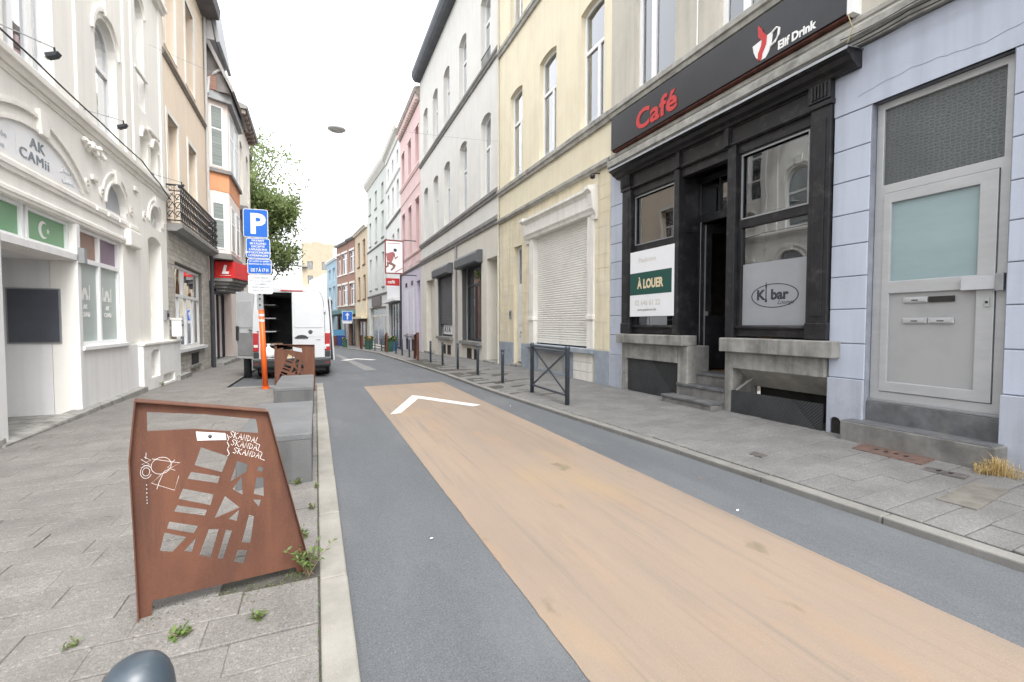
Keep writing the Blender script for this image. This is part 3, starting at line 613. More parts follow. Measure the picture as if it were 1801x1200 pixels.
def hammered():
    m = bpy.data.materials.new('hammered_wired_glass'); m.use_nodes = True; N = m.node_tree.nodes; L = m.node_tree.links; b = N['Principled BSDF']
    g = N.new('ShaderNodeNewGeometry'); mp = N.new('ShaderNodeMapping'); mp.inputs['Scale'].default_value = (1, 22, 30); L.new(g.outputs['Position'], mp.inputs[0])
    v = N.new('ShaderNodeTexVoronoi'); v.inputs['Scale'].default_value = 1.0; v.feature = 'DISTANCE_TO_EDGE'; v.inputs['Randomness'].default_value = .55; L.new(mp.outputs[0], v.inputs['Vector'])
    n = N.new('ShaderNodeTexNoise'); n.inputs['Scale'].default_value = 1.6; L.new(g.outputs['Position'], n.inputs[0])
    r = N.new('ShaderNodeValToRGB'); r.color_ramp.elements[0].color = (.20, .215, .215, 1); r.color_ramp.elements[1].color = (.095, .11, .115, 1); r.color_ramp.elements[1].position = .14
    L.new(v.outputs['Distance'], r.inputs[0]); x = N.new('ShaderNodeMix'); x.data_type = 'RGBA'; L.new(n.outputs['Fac'], x.inputs[0]); x.inputs[7].default_value = (.06, .065, .065, 1); L.new(r.outputs[0], x.inputs[6])
    L.new(x.outputs[2], b.inputs['Base Color']); b.inputs['Roughness'].default_value = .35
    bp = N.new('ShaderNodeBump'); bp.inputs['Strength'].default_value = .6; bp.inputs['Distance'].default_value = .01; L.new(v.outputs['Distance'], bp.inputs['Height']); L.new(bp.outputs[0], b.inputs['Normal'])
    return m
dp('transom_pane', 2.19, 3.23, -.16, -.13, 3.05, 3.94, hammered())
def slot(a, b, z, open_=False):
    s_ = dp('letter_slot', a, b, -.112, -.094, z, z + .062, M_alu if not open_ else M_void)
    if not open_:
        MB().box(fr, a + .018, b - .018, -.094, -.088, z + .012, z + .05).build('flap', M_alu, s_, bevel=.003); MB().box(fr, (a + b) / 2 - .03, (a + b) / 2 + .03, -.088, -.0865, z + .022, z + .034).build('name_slot', M_ink, s_)
slot(2.76, 2.98, 1.685); slot(2.53, 2.75, 1.685, True); slot(2.76, 2.98, 1.455); slot(2.53, 2.75, 1.455)
dp('lock_guard', 2.19, 2.46, -.085, -.03, 1.79, 1.92, mat('grey_lock_box', (.45, .46, .48), .5, .06)); dp('lock_cap', 2.14, 2.20, -.10, -.015, 1.77, 1.94, M_zinc)
dp('keyhole_plate', 2.255, 2.29, -.085, -.07, 1.62, 1.70); MB().tube([fr.P(2.272, -.07, 1.665), fr.P(2.272, -.06, 1.665)], .012, 10).build('key_cylinder', M_iron, dr)
dp('threshold', 2.125, 3.295, -.2, -.06, .535, .562, M_zinc)
st('door_riser', 2.118, 3.305, -.4, -.04, .2, .533, M_step, .006); st('door_step', 2.05, 3.42, -.06, .24, -.05, .30, M_dstone, .014)
MB().box(fr, 2.08, 3.40, -.055, .235, .296, .304).build('step_tread', M_step, h1.o)
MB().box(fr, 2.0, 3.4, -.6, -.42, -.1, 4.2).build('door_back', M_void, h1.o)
# -------- signs on the front
M_sign = mat('black_sign_panel', (.022, .023, .028), .32, .15, 2, spec=.5); M_red = mat('red_letters', (.52, .035, .035), .4, .06); M_signw = mat('white_letters', (.80, .80, .79), .45, .03)
sg = empty('shop_sign', fr.P(5.85, .1, 5.1), 'long black cafe fascia sign with red and white lettering', 'sign')
MB().box(fr, 3.52, 8.22, .0, .15, 5.14, 5.80).build('panel', M_sign, sg, bevel=.004)
MB().box(fr, 3.44, 3.515, .0, .16, 5.11, 5.9).build('end_cap', M_white, sg, bevel=.004); MB().box(fr, 3.52, 8.22, .0, .12, 5.115, 5.138).build('bottom_trim', mat('rusty_trim', (.16, .06, .045), .8, .3, 8), sg)
dR, dU = Vector(Rr), Vector((0, 0, 1))
text('lettering', 'Café', .50, fr.P(7.40, .152, 5.24), Rr, Up, M_red, sg, .008, .014, sx=1.16, space=1.04)
text('lettering', 'Elif Drink', .155, fr.P(4.40, .152, 5.19), (0, -1, 0), Up, M_signw, sg, .002, .006, sx=.86)
cup = [(s_ - .13, z_ - .06) for s_, z_ in ((4.92, 5.50), (4.90, 5.40), (4.86, 5.31), (4.79, 5.24), (4.71, 5.24), (4.66, 5.30), (4.62, 5.40), (4.60, 5.55))]
MB().prism(fr, cup, .15, .157).build('cup_emblem', M_signw, sg)
MB().tube([fr.P(s_ - .13, .157, z_ - .06) for s_, z_ in ((4.61, 5.53), (4.55, 5.56), (4.51, 5.53), (4.52, 5.45), (4.57, 5.38), (4.63, 5.36))], .016, 6).build('cup_handle', M_signw, sg)
def ribbon(pts, w, d0, d1):
    l, r_ = [], []
    for i, p in enumerate(pts):
        q0 = Vector(pts[max(0, i - 1)]); q1 = Vector(pts[min(len(pts) - 1, i + 1)]); t = (q1 - q0).normalized(); n_ = Vector((-t.y, t.x)); ww = w[i] if isinstance(w, (list, tuple)) else w
        l.append((p[0] + n_.x * ww, p[1] + n_.y * ww)); r_.append((p[0] - n_.x * ww, p[1] - n_.y * ww))
    return MB().prism(fr, l + r_[::-1], d0, d1)
ribbon([(s_ - .13, z_ - .06) for s_, z_ in ((4.80, 5.25), (4.79, 5.34), (4.74, 5.43), (4.73, 5.52), (4.79, 5.60), (4.80, 5.66), (4.83, 5.74))], [.03, .036, .04, .042, .04, .03, .004], .158, .164).build('steam_emblem', M_red, sg)
# letting board
M_board = mat('white_board', (.80, .81, .83), .45, .02); M_green = mat('dark_green_print', (.012, .075, .06), .5, .05); M_cream = mat('cream_print', (.72, .60, .40), .5, .04); M_faint = mat('faint_gold_print', (.62, .60, .55), .5, .04)
bd = empty('letting_board', fr.P(7.0, .05, 1.6), 'white and green to let board in the left show window', 'sign')
MB().box(fr, 6.42, 7.66, .036, .052, 1.60, 2.90).build('board', M_board, bd, bevel=.003); MB().box(fr, 6.47, 7.655, .050, .054, 2.03, 2.47).build('green_band', M_green, bd)
text('lettering', 'À LOUER', .24, fr.P(7.42, .055, 2.16), Rr, Up, M_cream, bd, .001, .010, sx=.74)
text('lettering', 'Paximmo', .13, fr.P(7.40, .053, 2.67), Rr, Up, M_faint, bd, .001, .002, sx=1.05)
text('lettering', '02 646 61 22', .15, fr.P(7.50, .053, 1.82), Rr, Up, M_faint, bd, .001, .003, sx=.92); text('lettering', 'www.paximmo.be', .075, fr.P(7.42, .053, 1.71), Rr, Up, mat('grey_print', (.25, .26, .26), .5, .04), bd, .001, .001)
# cables along the ledge
def sag(pts, n=6, dip=.02):
    out = []
    for a, b in zip(pts, pts[1:]):
        a, b = Vector(a), Vector(b)
        for i in range(n): t = i / n; out.append(a.lerp(b, t) - Vector((0, 0, dip * 4 * t * (1 - t))))
    return out + [Vector(pts[-1])]
for k, (d, z, r_) in enumerate(((.13, 4.80, .012), (.15, 4.74, .009), (.12, 4.69, .008), (.125, 4.87, .006))):
    pts = [fr.P(s_, d, z + .008 * math.sin(s_ * 3 + k)) for s_ in (-2.5, -1, .5, 1.8, 2.9, 3.6)] + ([fr.P(4.6, .1, 4.82), fr.P(6.2, .1, 4.80), fr.P(8.3, .1, 4.82)] if k < 2 else [])
    tag(MB().tube(sag(pts), r_, 6).build('wall_cable', M_cable), ('thickest dark cable strung along the cafe ledge', 'slim dark cable sagging along the cafe ledge', 'lowest thin cable on ledge above the blue door', 'topmost thin cable on ledge above the blue door')[k], 'cable')
tag(MB().tube(sag([fr.P(3.5, .16, 5.12), fr.P(3.46, .13, 4.95), fr.P(3.55, .12, 4.74)], 5, .01), .006, 6).build('wall_cable', mat('old_yellow_cable', (.42, .36, .22), .7, .1)), 'short yellowish cable hanging from the fascia sign end', 'cable')
# ------------------------------------------------------------------ cream house with the rolling shutter
M_creamw = mat('cream_render', (.78, .715, .545), .9, .04, 1.2, bump=.25, bscale=80, streak=.06, dirt=(.66, .56, .38), dirt_amt=.4, dscale=1.1)
M_creamlow = mat('cream_masonry', (.76, .685, .51), .9, .06, 2.0, bump=.4, bscale=50, streak=.15, dirt=(.62, .58, .5), dirt_amt=.6, dscale=1.6)
M_greyblue = mat('grey_blue_plinth', (.32, .36, .41), .85, .1, 2.5, bump=.3, bscale=50, dirt=(.42, .43, .44), dirt_amt=.5, dscale=2.5)
M_shut = mat('white_shutter_slats', (.78, .765, .72), .55, .05, 1.0, dirt=(.48, .45, .40), dirt_amt=.5, dscale=2.0, spec=.4)
M_offw = mat('off_white_paint', (.80, .78, .73), .7, .05, 2.5, bump=.25, bscale=50, streak=.12, dirt=(.5, .47, .42), dirt_amt=.4, dscale=2)
h2 = House(fr, 8.434, 15.0, 15.6, 'cream house with a closed white rolling shutter between cafe and grey house', M_creamw)
for (a, b) in ((8.72, 9.70), (10.92, 11.92), (13.10, 14.05)):
    h2.window(a, b, 6.12, 8.95, .08, d=-.13, fw=.075, transom=(7.95,), mull=(a + (b - a) * .38,), gm=GLASS_B, fd=.07, curtain=.37)
    MB().hexa([fr.P(a + (b - a) * .42, -.15, 6.2), fr.P(b - .09, -.15, 6.2), fr.P(b - .09, -.19, 6.2), fr.P(a + (b - a) * .42, -.19, 6.2)],
              [fr.P(a + (b - a) * .42, -.30, 7.86), fr.P(b - .09, -.30, 7.86), fr.P(b - .09, -.34, 7.86), fr.P(a + (b - a) * .42, -.34, 7.86)]).build('tilted_sash', mat('pale_grey_blind', (.58, .61, .62), .6, .1), h2.o)
    h2.window(a, b, 10.88, 13.3, .13, d=-.15, transom=(12.5,), mull=((a + b) / 2,), gm=GLASS_B, curtain=.5)
h2.hole(9.12, 12.38, -.05, 4.02); h2.hole(13.14, 13.74, .1, 3.95)
h2.wall(None, 4.96, .28, M_creamlow, 'lower_wall'); h2.wall(4.96, 15.6, .28, M_creamw, 'upper_wall')
h2.body()
h2.band(4.94, 5.06, .13, M_ledge); h2.band(5.06, 5.12, .06, M_ledge); h2.band(5.88, 6.10, .12, M_ledge, name='sill_course'); h2.band(10.62, 10.86, .12, M_ledge, name='sill_course')
h2.band(15.6, 16.0, .4, M_zinc, name='gutter')
# masonry joints in the lower wall: proud blocks left and right of the door
rr = random.Random(4)
for k, z in enumerate([.86 + .31 * i for i in range(13)]):
    for a, b in ((13.76, 14.98), (12.56, 13.12), (8.45, 9.0)):
        e = a
        while e < b - .05:
            w = .42 if (k % 2 and e == a) else .62; q = min(e + w, b); MB().box(fr, e + .003, q - .003, -.05, .008 + rr.uniform(0, .003), z + .003, min(z + .307, 4.93)).build('stone_block', M_creamlow, h2.o); e = q
# shutter box, surround and slats
M_sur = M_offw
for a, b in ((9.02, 9.30), (12.20, 12.50)):
    MB().box(fr, a, b, -.1, .05, .86, 4.0).build('surround_pilaster', M_sur, h2.o, bevel=.01); MB().box(fr, a - .03, b + .03, -.1, .09, 3.98, 4.16).build('surround_capital', M_sur, h2.o, bevel=.02)
    MB().box(fr, a - .02, b + .02, -.1, .08, 1.55, 1.66).build('surround_block', M_sur, h2.o, bevel=.01)
MB().profile(fr, [(-.1, 4.0), (.10, 4.0), (.12, 4.06), (.16, 4.12), (.16, 4.40), (.20, 4.46), (.25, 4.50), (.25, 4.56), (-.05, 4.66)], 8.92, 12.66).build('shutter_box', M_sur, h2.o)
for a in (8.90, 12.52): MB().profile(fr, [(-.1, 3.86), (.06, 3.86), (.08, 3.98), (.14, 4.08), (.17, 4.20), (.20, 4.44), (.28, 4.52), (.28, 4.60), (-.1, 4.68)], a, a + .2).build('surround_bracket', M_sur, h2.o, bevel=.01)
def shutter(par, a, b, z0, z1, d, m, pitch, f=fr):
    mb = MB(); n = int((z1 - z0) / pitch); vs = []; fs = []
    for i in range(n):
        z = z0 + i * pitch
        for dd, zz in ((0, 0), (.012, .22), (.015, .5), (.012, .78), (0, .93), (-.008, .965)):
            vs += [f.P(a, d + dd, z + zz * pitch), f.P(b, d + dd, z + zz * pitch)]
    fs = [(2 * i, 2 * i + 1, 2 * i + 3, 2 * i + 2) for i in range(len(vs) // 2 - 1)]
    return mb.add(vs, fs).build('rolling_shutter', m, par)
shutter(h2.o, 9.28, 12.22, .97, 4.02, -.10, M_shut, .062)
MB().box(fr, 9.28, 12.22, -.12, -.07, .90, .97).build('shutter_bar', M_shut, h2.o)
MB().box(fr, 9.00, 12.62, -.2, .12, .74, .86).build('shutter_sill', M_greyblue, h2.o, bevel=.015)
MB().box(fr, 10.05, 12.9, -.28, .01, -.3, .74).build('breast_wall', M_greyblue, h2.o) if False else None
MB().prism(fr, [(9.98, -.3), (12.39, -.3), (12.39, .74), (9.98, .74)], -.28, -.02, [[(10.5, .14), (10.5, .64), (12.1, .64), (12.1, .14)]]).build('breast_wall', M_greyblue, h2.o)
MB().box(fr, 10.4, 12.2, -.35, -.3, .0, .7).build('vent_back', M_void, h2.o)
mb = MB()
for k in range(20): mb.box(fr, 10.52 + k * .08, 10.545 + k * .08, -.08, -.05, .14, .64)
mb.box(fr, 10.5, 12.1, -.10, -.08, .36, .40); mb.build('vent_grille', mat('pale_grille', (.5, .5, .48), .6, .1), h2.o)
for k in range(3): MB().box(fr, 9.12, 9.97, -.1, .01, .06 + k * .23, .06 + k * .23 + .222).build('white_plank', M_offw, h2.o, bevel=.005)
MB().box(fr, 9.02, 9.98, -.1, .06, -.2, .055).build('plank_sill', M_stone, h2.o)
for a, b in ((8.44, 9.02), (12.40, 13.12), (13.76, 14.99)): MB().box(fr, a, b, -.05, .03, -.3, .84).build('plinth', M_greyblue, h2.o, bevel=.006)
# front door
M_doorw = mat('white_door_paint', (.72, .725, .72), .5, .04)
dw = MB().prism(fr, [(13.15, .22), (13.73, .22), (13.73, 3.94), (13.15, 3.94)], -.22, -.14, [[(13.22, 2.75), (13.22, 3.86), (13.66, 3.86), (13.66, 2.75)]]).build('door', M_doorw, h2.o, bevel=.006)
MB().box(fr, 13.21, 13.67, -.20, -.194, 2.74, 3.87).build('pane', GLASS, dw)
for z0, z1 in ((.35, .95), (1.05, 1.30), (1.42, 2.55)): MB().box(fr, 13.24, 13.64, -.14, -.122, z0, z1).build('door_panel', M_doorw, dw, bevel=.012)
MB().box(fr, 13.3, 13.5, -.14, -.115, 1.15, 1.2).build('letter_slot', M_zinc, dw); MB().tube([fr.P(13.24, -.14, 1.4), fr.P(13.24, -.09, 1.4)], .03, 10).build('door_knob', M_zinc, dw)
MB().box(fr, 13.05, 13.85, -.3, .12, -.3, .16).build('step', M_stone, h2.o, bevel=.01)
ic = empty('intercom', fr.P(13.98, .02, 1.75), 'small grey intercom panel on cream wall beside the white door', 'intercom')
MB().box(fr, 13.92, 14.06, .008, .04, 1.62, 1.90).build('plate', M_zinc, ic, bevel=.004); MB().box(fr, 13.95, 14.03, .04, .046, 1.72, 1.86).build('speaker', M_iron, ic)
sl_ = empty('wall_spotlight', fr.P(8.85, .1, 4.8), 'small dark round spotlight under the ledge of the cream house', 'spotlight')
MB().tube([fr.P(8.85, .0, 4.88), fr.P(8.85, .16, 4.86)], .015, 6).build('bracket', M_iron, sl_); MB().lathe(fr.P(8.85, .2, 4.78), [(.02, -.05), (.055, -.03), (.06, .03), (.02, .07)], 12).build('housing', M_iron, sl_, True)
# ------------------------------------------------------------------ grey-white house with dark shutters
M_greyw = plaster('pale_grey_render', (.72, .71, .67), .05, (.62, .61, .57), .3, .03)
M_lowg = plaster('pale_stone_render', (.70, .67, .60), .06, (.58, .54, .47), .35, .04)
h3 = House(fr, 15.004, 28.0, 16.2, 'long pale grey house with arched windows and anthracite shutter boxes', M_greyw)
cs = [16.42, 19.30, 21.95, 24.22, 26.55]
for i, c in enumerate(cs):
    h3.window(c - .54, c + .54, 6.32, 9.34, .17, d=-.2, fw=.085, transom=(8.2,), mull=(c,), gm=GLASS_B, fd=.07, curtain=(.45, 1, .55, 1, .6)[i])
    h3.window(c - .54, c + .54, 11.15, 13.85, .17, d=-.2, fw=.085, transom=(12.9,), mull=(c,), gm=GLASS_B, fd=.07, curtain=(.5, 1, .6, 1, .5)[i])
h3.hole(15.25, 16.35, -.25, 3.9); h3.hole(16.95, 19.6, -.2, 3.95); h3.hole(21.1, 23.9, -.2, 3.9); h3.hole(24.6, 26.6, -.3, 3.95)
h3.wall(None, 5.1, .5, M_lowg, 'lower_wall'); h3.wall(5.1, None, .4, M_greyw, 'upper_wall')
MB().box(fr, 15.01, 27.99, -9, -.55, -.6, 16.1).build('house_core', M_void, h3.o); MB().box(fr, 27.996, 28.0, -9, -.4, -.6, 16.2).build('side_wall', M_greyw, h3.o)
M_dkl = mat('grey_ledge', (.26, .255, .245), .85, .15, 3, dirt=(.15, .15, .15), dirt_amt=.5)
h3.band(5.02, 5.30, .12, M_dkl); h3.band(6.0, 6.26, .12, M_dkl, name='sill_course'); h3.band(10.86, 11.1, .12, M_dkl, name='sill_course')
h3.band(16.2, 16.62, .5, mat('slate_gutter', (.10, .11, .125), .6, .15, 2), name='gutter', prof=[(-.2, 16.0), (.30, 16.0), (.42, 16.12), (.5, 16.3), (.5, 16.55), (.4, 16.62), (-.2, 16.62)])
for z in (16.9, 11.15):   # little iron guard at one window
    pass
mb = MB()
for k in range(9): mb.box(fr, 15.95 + k * .11, 15.965 + k * .11, -.02, -.005, 11.12, 11.62)
for z in (11.14, 11.6): mb.box(fr, 15.9, 16.95, -.025, .0, z, z + .025)
mb.build('window_guard', M_iron, h3.o)
# ground floor: door, two bays
MB().box(fr, 15.26, 15.75, -.44, -.36, .1, 3.88).build('door', mat('dark_door', (.035, .035, .04), .5, .2), h3.o, bevel=.006); MB().box(fr, 15.75, 16.34, -.48, -.40, -.3, 3.88).build('reveal', M_lowg, h3.o)
MB().box(fr, 15.1, 16.45, -.4, .15, -.4, .08).build('step', M_stone, h3.o, bevel=.01)
MB().tube([fr.P(15.66, -.36, 1.55), fr.P(15.66, -.28, 1.55), fr.P(15.56, -.28, 1.55)], .018, 6).build('door_handle', M_zinc, h3.o)
M_box = mat('anthracite_shutter_box', (.10, .105, .115), .5, .08, 2)
def bay(a, b, down, zs):
    bx = MB().profile(fr, [(-.1, 3.86), (.26, 3.86), (.30, 3.92), (.30, 4.22), (.20, 4.34), (-.1, 4.36)], a - .15, b + .15).build('shutter_box', M_box, h3.o)
    MB().box(fr, a - .05, b + .05, -.3, .12, zs - .14, zs).build('sill', M_dkl, h3.o, bevel=.01)
    for q in (a + .02, b - .08): MB().box(fr, q, q + .06, -.2, -.02, zs, 3.9).build('shutter_rail', M_box, h3.o)
    MB().box(fr, a, b, -.5, -.02, -.5, zs - .14).build('breast_wall', M_lowg, h3.o)
    for q in (a + .35, a + 1.3): MB().prism(fr, [(q, -.05), (q + .6, -.05), (q + .6, .42), (q, .42)], -.03, .0, [[(q + .05, .0), (q + .05, .37), (q + .55, .37), (q + .55, .0)]]).build('cellar_frame', mat('rusty_frame', (.12, .07, .05), .8, .2), h3.o); MB().box(fr, q + .03, q + .57, -.019, -.012, -.02, .39).build('cellar_hole', M_void, h3.o)
    if down: shutter(h3.o, a + .06, b - .06, zs + .62, 3.9, -.12, M_box, .085)
    w = h3.window(a + .05, b - .05, zs + .02, 3.88, 0, d=-.26, fw=.09, fm=M_anth, gm=GLASS_C, transom=(3.1,) if not down else (), mull=(a + (b - a) * .55,), cut=False, fd=.08)
    return w
bay(16.95, 19.6, False, .72); bay(21.1, 23.9, True, .82)
for k, (c, t) in enumerate(((22.3, 'A'), (21.6, 'I'), (23.0, 'A'))): pass
nt = empty('window_notice', fr.P(22.4, -.2, 1.0), 'white paper notices with dark print under the half lowered shutter', 'notice')
MB().box(fr, 21.3, 23.6, -.235, -.225, .92, 1.42).build('paper', M_board, nt); text('print', 'A I A', .36, fr.P(23.4, -.222, 1.03), Rr, Up, M_ink, nt, .001, .012, sx=1.5)
MB().box(fr, 24.62, 26.58, -.5, -.3, -.4, 3.93).build('reveal', M_lowg, h3.o)
MB().tube([fr.P(20.3, .05, -.25), fr.P(20.3, .05, 5.0)], .05, 8).build('downpipe', M_zinc, h3.o); MB().tube([fr.P(15.02, .05, 0), fr.P(15.02, .05, 15.9)], .035, 8).build('downpipe', mat('cream_pipe', (.58, .55, .46), .6, .06), h3.o)
MB().box(fr, 19.75, 20.15, -.1, .1, -.5, -.05).build('step', M_stone, h3.o); MB().box(fr, 24.5, 26.7, -.3, .15, -.6, -.12).build('step', M_stone, h3.o)
# ------------------------------------------------------------------ pink house
M_pink = plaster('pink_render', (.76, .56, .55), .05, (.68, .49, .48), .3, .04); M_lav = plaster('lavender_render', (.64, .60, .70), .06, (.55, .52, .60), .3, .04)
M_pinkl = mat('pink_trim', (.78, .60, .58), .8, .06)
h4 = House(fr, 28.004, 35.0, 15.0, 'pink house with lavender ground floor and a toothed cornice', M_pink)
M_brownf = mat('rose_frames', (.34, .19, .18), .6, .1)
for c in (29.0, 31.45, 33.9):
    for z0, z1 in ((6.15, 9.4), (11.5, 13.8)):
        h4.window(c - .52, c + .52, z0, z1, .2, d=-.24, fw=.07, fm=M_brownf, gm=GLASS, transom=(z1 - .9,), curtain=.3)
        o_ = seg(c - .66, c + .66, z1 - .5, z1 + .16, .26); i_ = seg(c - .53, c + .53, z1 - .49, z1 + .01, .21)
        MB().prism(fr, o_, -.02, .05, [i_[::-1]] if False else []).build('hood', M_pinkl, h4.o) if False else MB().prism(fr, [p for p in seg(c - .64, c + .64, z1 - .02, z1 + .2, .18)], -.02, .05).build('hood', M_pinkl, h4.o)
h4.hole(28.35, 29.45, -.4, 4.2)
h4.wall(None, 5.06, .35, M_lav, 'lower_wall'); h4.wall(5.06, None, .35, M_pink, 'upper_wall'); h4.body()
h4.band(5.04, 5.20, .12, M_dkl); h4.band(5.95, 6.1, .1, M_pinkl, name='sill_course'); h4.band(11.15, 11.4, .12, M_pinkl, name='sill_course'); h4.band(10.1, 10.22, .05, M_pinkl)
for c in (29.0, 31.45, 33.9): MB().box(fr, c - .55, c + .55, 0, .03, 5.4, 5.8).build('apron_panel', M_pinkl, h4.o, bevel=.02)
MB().profile(fr, [(-.1, 15.0), (.08, 15.0), (.1, 15.3), (.3, 15.5), (.36, 15.75), (-.1, 15.9)], 28.0, 35.0).build('cornice', mat('aged_cornice', (.42, .37, .33), .85, .2, 3), h4.o)
for k in range(18): MB().box(fr, 28.15 + k * .385, 28.33 + k * .385, 0, .26, 15.1, 15.42).build('modillion', M_pinkl, h4.o)
MB().box(fr, 28.4, 29.4, -.34, -.26, -.2, 4.15).build('door', mat('lavender_door', (.42, .37, .47), .6, .08), h4.o)
for a in (30.2, 32.3):
    MB().box(fr, a, a + 1.25, -.02, .06, .75, 3.85).build('closed_shutter', mat('white_shutter_board', (.68, .66, .72), .7, .05), h4.o, bevel=.01); MB().box(fr, a + .2, a + .9, -.02, .02, -.35, .4).build('cellar_hole', M_void, h4.o)
    MB().box(fr, a + .35, a + .95, .0, .03, 4.05, 4.35).build('vent', M_void if a > 31 else M_anth, h4.o); MB().box(fr, a + .1, a + 1.15, .0, .15, .55, .65).build('sill', M_dkl, h4.o)
MB().tube([fr.P(35.0, .06, -.5), fr.P(35.0, .06, 5.4)], .06, 8).build('downpipe', M_anth, h4.o)
# ------------------------------------------------------------------ white house and its shop
M_wht = plaster('white_render', (.80, .80, .79), .04, (.68, .68, .67), .3, .03)
h5 = House(fr, 35.004, 42.4, 15.9, 'narrow white house with small windows above a dark shop', M_wht)
for c in (36.3, 38.7, 41.2):
    h5.window(c - .48, c + .48, 6.2, 8.9, .15, d=-.2, transom=(8.0,), curtain=.4); h5.window(c - .48, c + .48, 10.4, 12.7, .15, d=-.2, transom=(11.9,), curtain=.4); h5.window(c - .35, c + .35, 13.9, 14.9, 0, d=-.2)
h5.hole(35.6, 41.6, -.6, 3.3); h5.wall(); h5.body()
h5.band(9.95, 10.15, .1, M_dkl, name='sill_course'); h5.band(13.1, 13.25, .1, M_wht)
MB().profile(fr, [(-.1, 15.6), (.08, 15.6), (.12, 15.9), (.35, 16.1), (.42, 16.4), (-.1, 16.5)], 35.0, 42.4).build('cornice', M_offw, h5.o)
h5.window(35.7, 41.5, -.5, 3.25, 0, d=-.2, fw=.12, fm=M_anth, gm=GLASS_D, mull=(37.2, 38.6, 40.0), cut=False)
MB().box(fr, 35.3, 41.9, 0, .1, 3.5, 5.1).build('fascia', M_board, h5.o); MB().box(fr, 35.3, 41.9, 0, .5, 3.25, 3.48).build('awning_box', M_wht, h5.o)
e = empty('hanging_sign', fr.P(35.4, .6, 4.1), 'small red projecting sign under the tall poster', 'sign'); MB().box(fr, 35.3, 35.4, .1, 1.1, 4.35, 4.9).build('panel', M_red, e); text('lettering', 'café', .34, (5.85, 35.29, 4.5), (-1, 0, 0), Up, M_signw, e, .002, .01) if False else text('lettering', 'café', .34, (5.02, 35.29, 4.52), (1, 0, 0), Up, M_signw, e, .002, .01)
# ------------------------------------------------------------------ pale green house, bending with the street
def bent(a, b): u = (b[0] - a[0], b[1] - a[1]); return Fr(a, u, (-u[1], u[0])), math.hypot(*u)
g6, l6 = bent((6.0, 42.4), (5.3, 52.0)); M_pg = plaster('pale_green_render', (.64, .67, .64), .05, (.54, .56, .54), .3, .03)
h6 = House(g6, .004, l6, 16.0, 'tall pale green house at the bend of the street', M_pg)
for c in (1.7, 4.8, 7.9):
    for z0, z1 in ((5.0, 8.2), (9.6, 12.0), (12.9, 14.6)): h6.window(c - .5, c + .5, z0, z1, 0, d=-.2, transom=(z1 - .7,), curtain=.3, sill=(.08, .12, M_dkl))
h6.hole(.6, 8.8, -.9, 3.1); h6.wall(); h6.body(); h6.band(4.2, 4.4, .1, M_dkl); h6.band(9.0, 9.15, .1, M_dkl)
MB().profile(g6, [(-.1, 15.7), (.08, 15.7), (.35, 16.1), (.42, 16.4), (-.1, 16.5)], 0, l6).build('cornice', M_offw, h6.o)
h6.window(.7, 8.7, -.8, 3.05, 0, d=-.25, fw=.15, fm=M_offw, gm=GLASS_D, mull=(2.5, 5.5), transom=(2.3,), cut=False)
MB().box(g6, 2.5, 7.0, 0, .12, 3.2, 4.1).build('shop_panel', mat('brown_grey_sign', (.16, .13, .13), .6, .2), h6.o)
# ------------------------------------------------------------------ ochre and brick houses, blue house, far block
g7, l7 = bent((5.3, 52.0), (4.6, 59.5)); M_och = plaster('ochre_render', (.62, .52, .38), .06, (.53, .43, .31), .3, .04)
M_brn = mat('brown_joinery', (.13, .055, .03), .6, .15)
h7 = House(g7, .004, l7, 12.2, 'ochre house with tall brown windows next to the brick pair', M_och)
for c in (2.0, 5.2):
    for z0, z1 in ((4.3, 7.0), (8.2, 11.0)): h7.window(c - .7, c + .7, z0, z1, 0, d=-.2, fw=.14, fm=M_brn, gm=GLASS, mull=(c,), transom=(z1 - .8,), sill=(.1, .15, M_brn))
h7.hole(.8, 6.6, -1.3, 2.0); h7.wall(); h7.body(); h7.band(12.0, 12.4, .4, M_offw, name='gutter')
h7.window(.9, 6.5, -1.2, 1.9, 0, d=-.2, fw=.2, fm=M_brn, gm=GLASS_D, mull=(2.5, 4.5), cut=False); MB().box(g7, .4, 7.0, 0, .15, 2.3, 4.0).build('shop_fascia', M_creamlow, h7.o); MB().box(g7, .4, 7.0, 0, .7, 2.05, 2.28).build('awning', M_creamlow, h7.o)
g8, l8 = bent((4.6, 59.5), (2.8, 67.5)); 
def brickmat(name, c1, c2, mortar, f_axis=(0, 1)):
    m = bpy.data.materials.new(name); m.use_nodes = True; N = m.node_tree.nodes; L = m.node_tree.links; b = N['Principled BSDF']; b.inputs['Roughness'].default_value = .9
    g = N.new('ShaderNodeNewGeometry'); sx = N.new('ShaderNodeSeparateXYZ'); L.new(g.outputs['Position'], sx.inputs[0]); cb = N.new('ShaderNodeCombineXYZ')
    L.new(sx.outputs['Y'], cb.inputs[0]); L.new(sx.outputs['Z'], cb.inputs[1])
    t = N.new('ShaderNodeTexBrick'); t.inputs['Scale'].default_value = 1; t.inputs['Brick Width'].default_value = .22; t.inputs['Row Height'].default_value = .07; t.inputs['Mortar Size'].default_value = .006
    t.inputs['Color1'].default_value = (*c1, 1); t.inputs['Color2'].default_value = (*c2, 1); t.inputs['Mortar'].default_value = (*mortar, 1); L.new(cb.outputs[0], t.inputs['Vector']); L.new(t.outputs['Color'], b.inputs['Base Color'])
    bp = N.new('ShaderNodeBump'); bp.inputs['Strength'].default_value = .5; bp.inputs['Distance'].default_value = .01; bp.invert = True; L.new(t.outputs['Fac'], bp.inputs['Height']); L.new(bp.outputs[0], b.inputs['Normal'])
    MATS[name] = m; return m
M_brick = brickmat('red_brick', (.34, .19, .145), (.29, .16, .125), (.32, .27, .23))
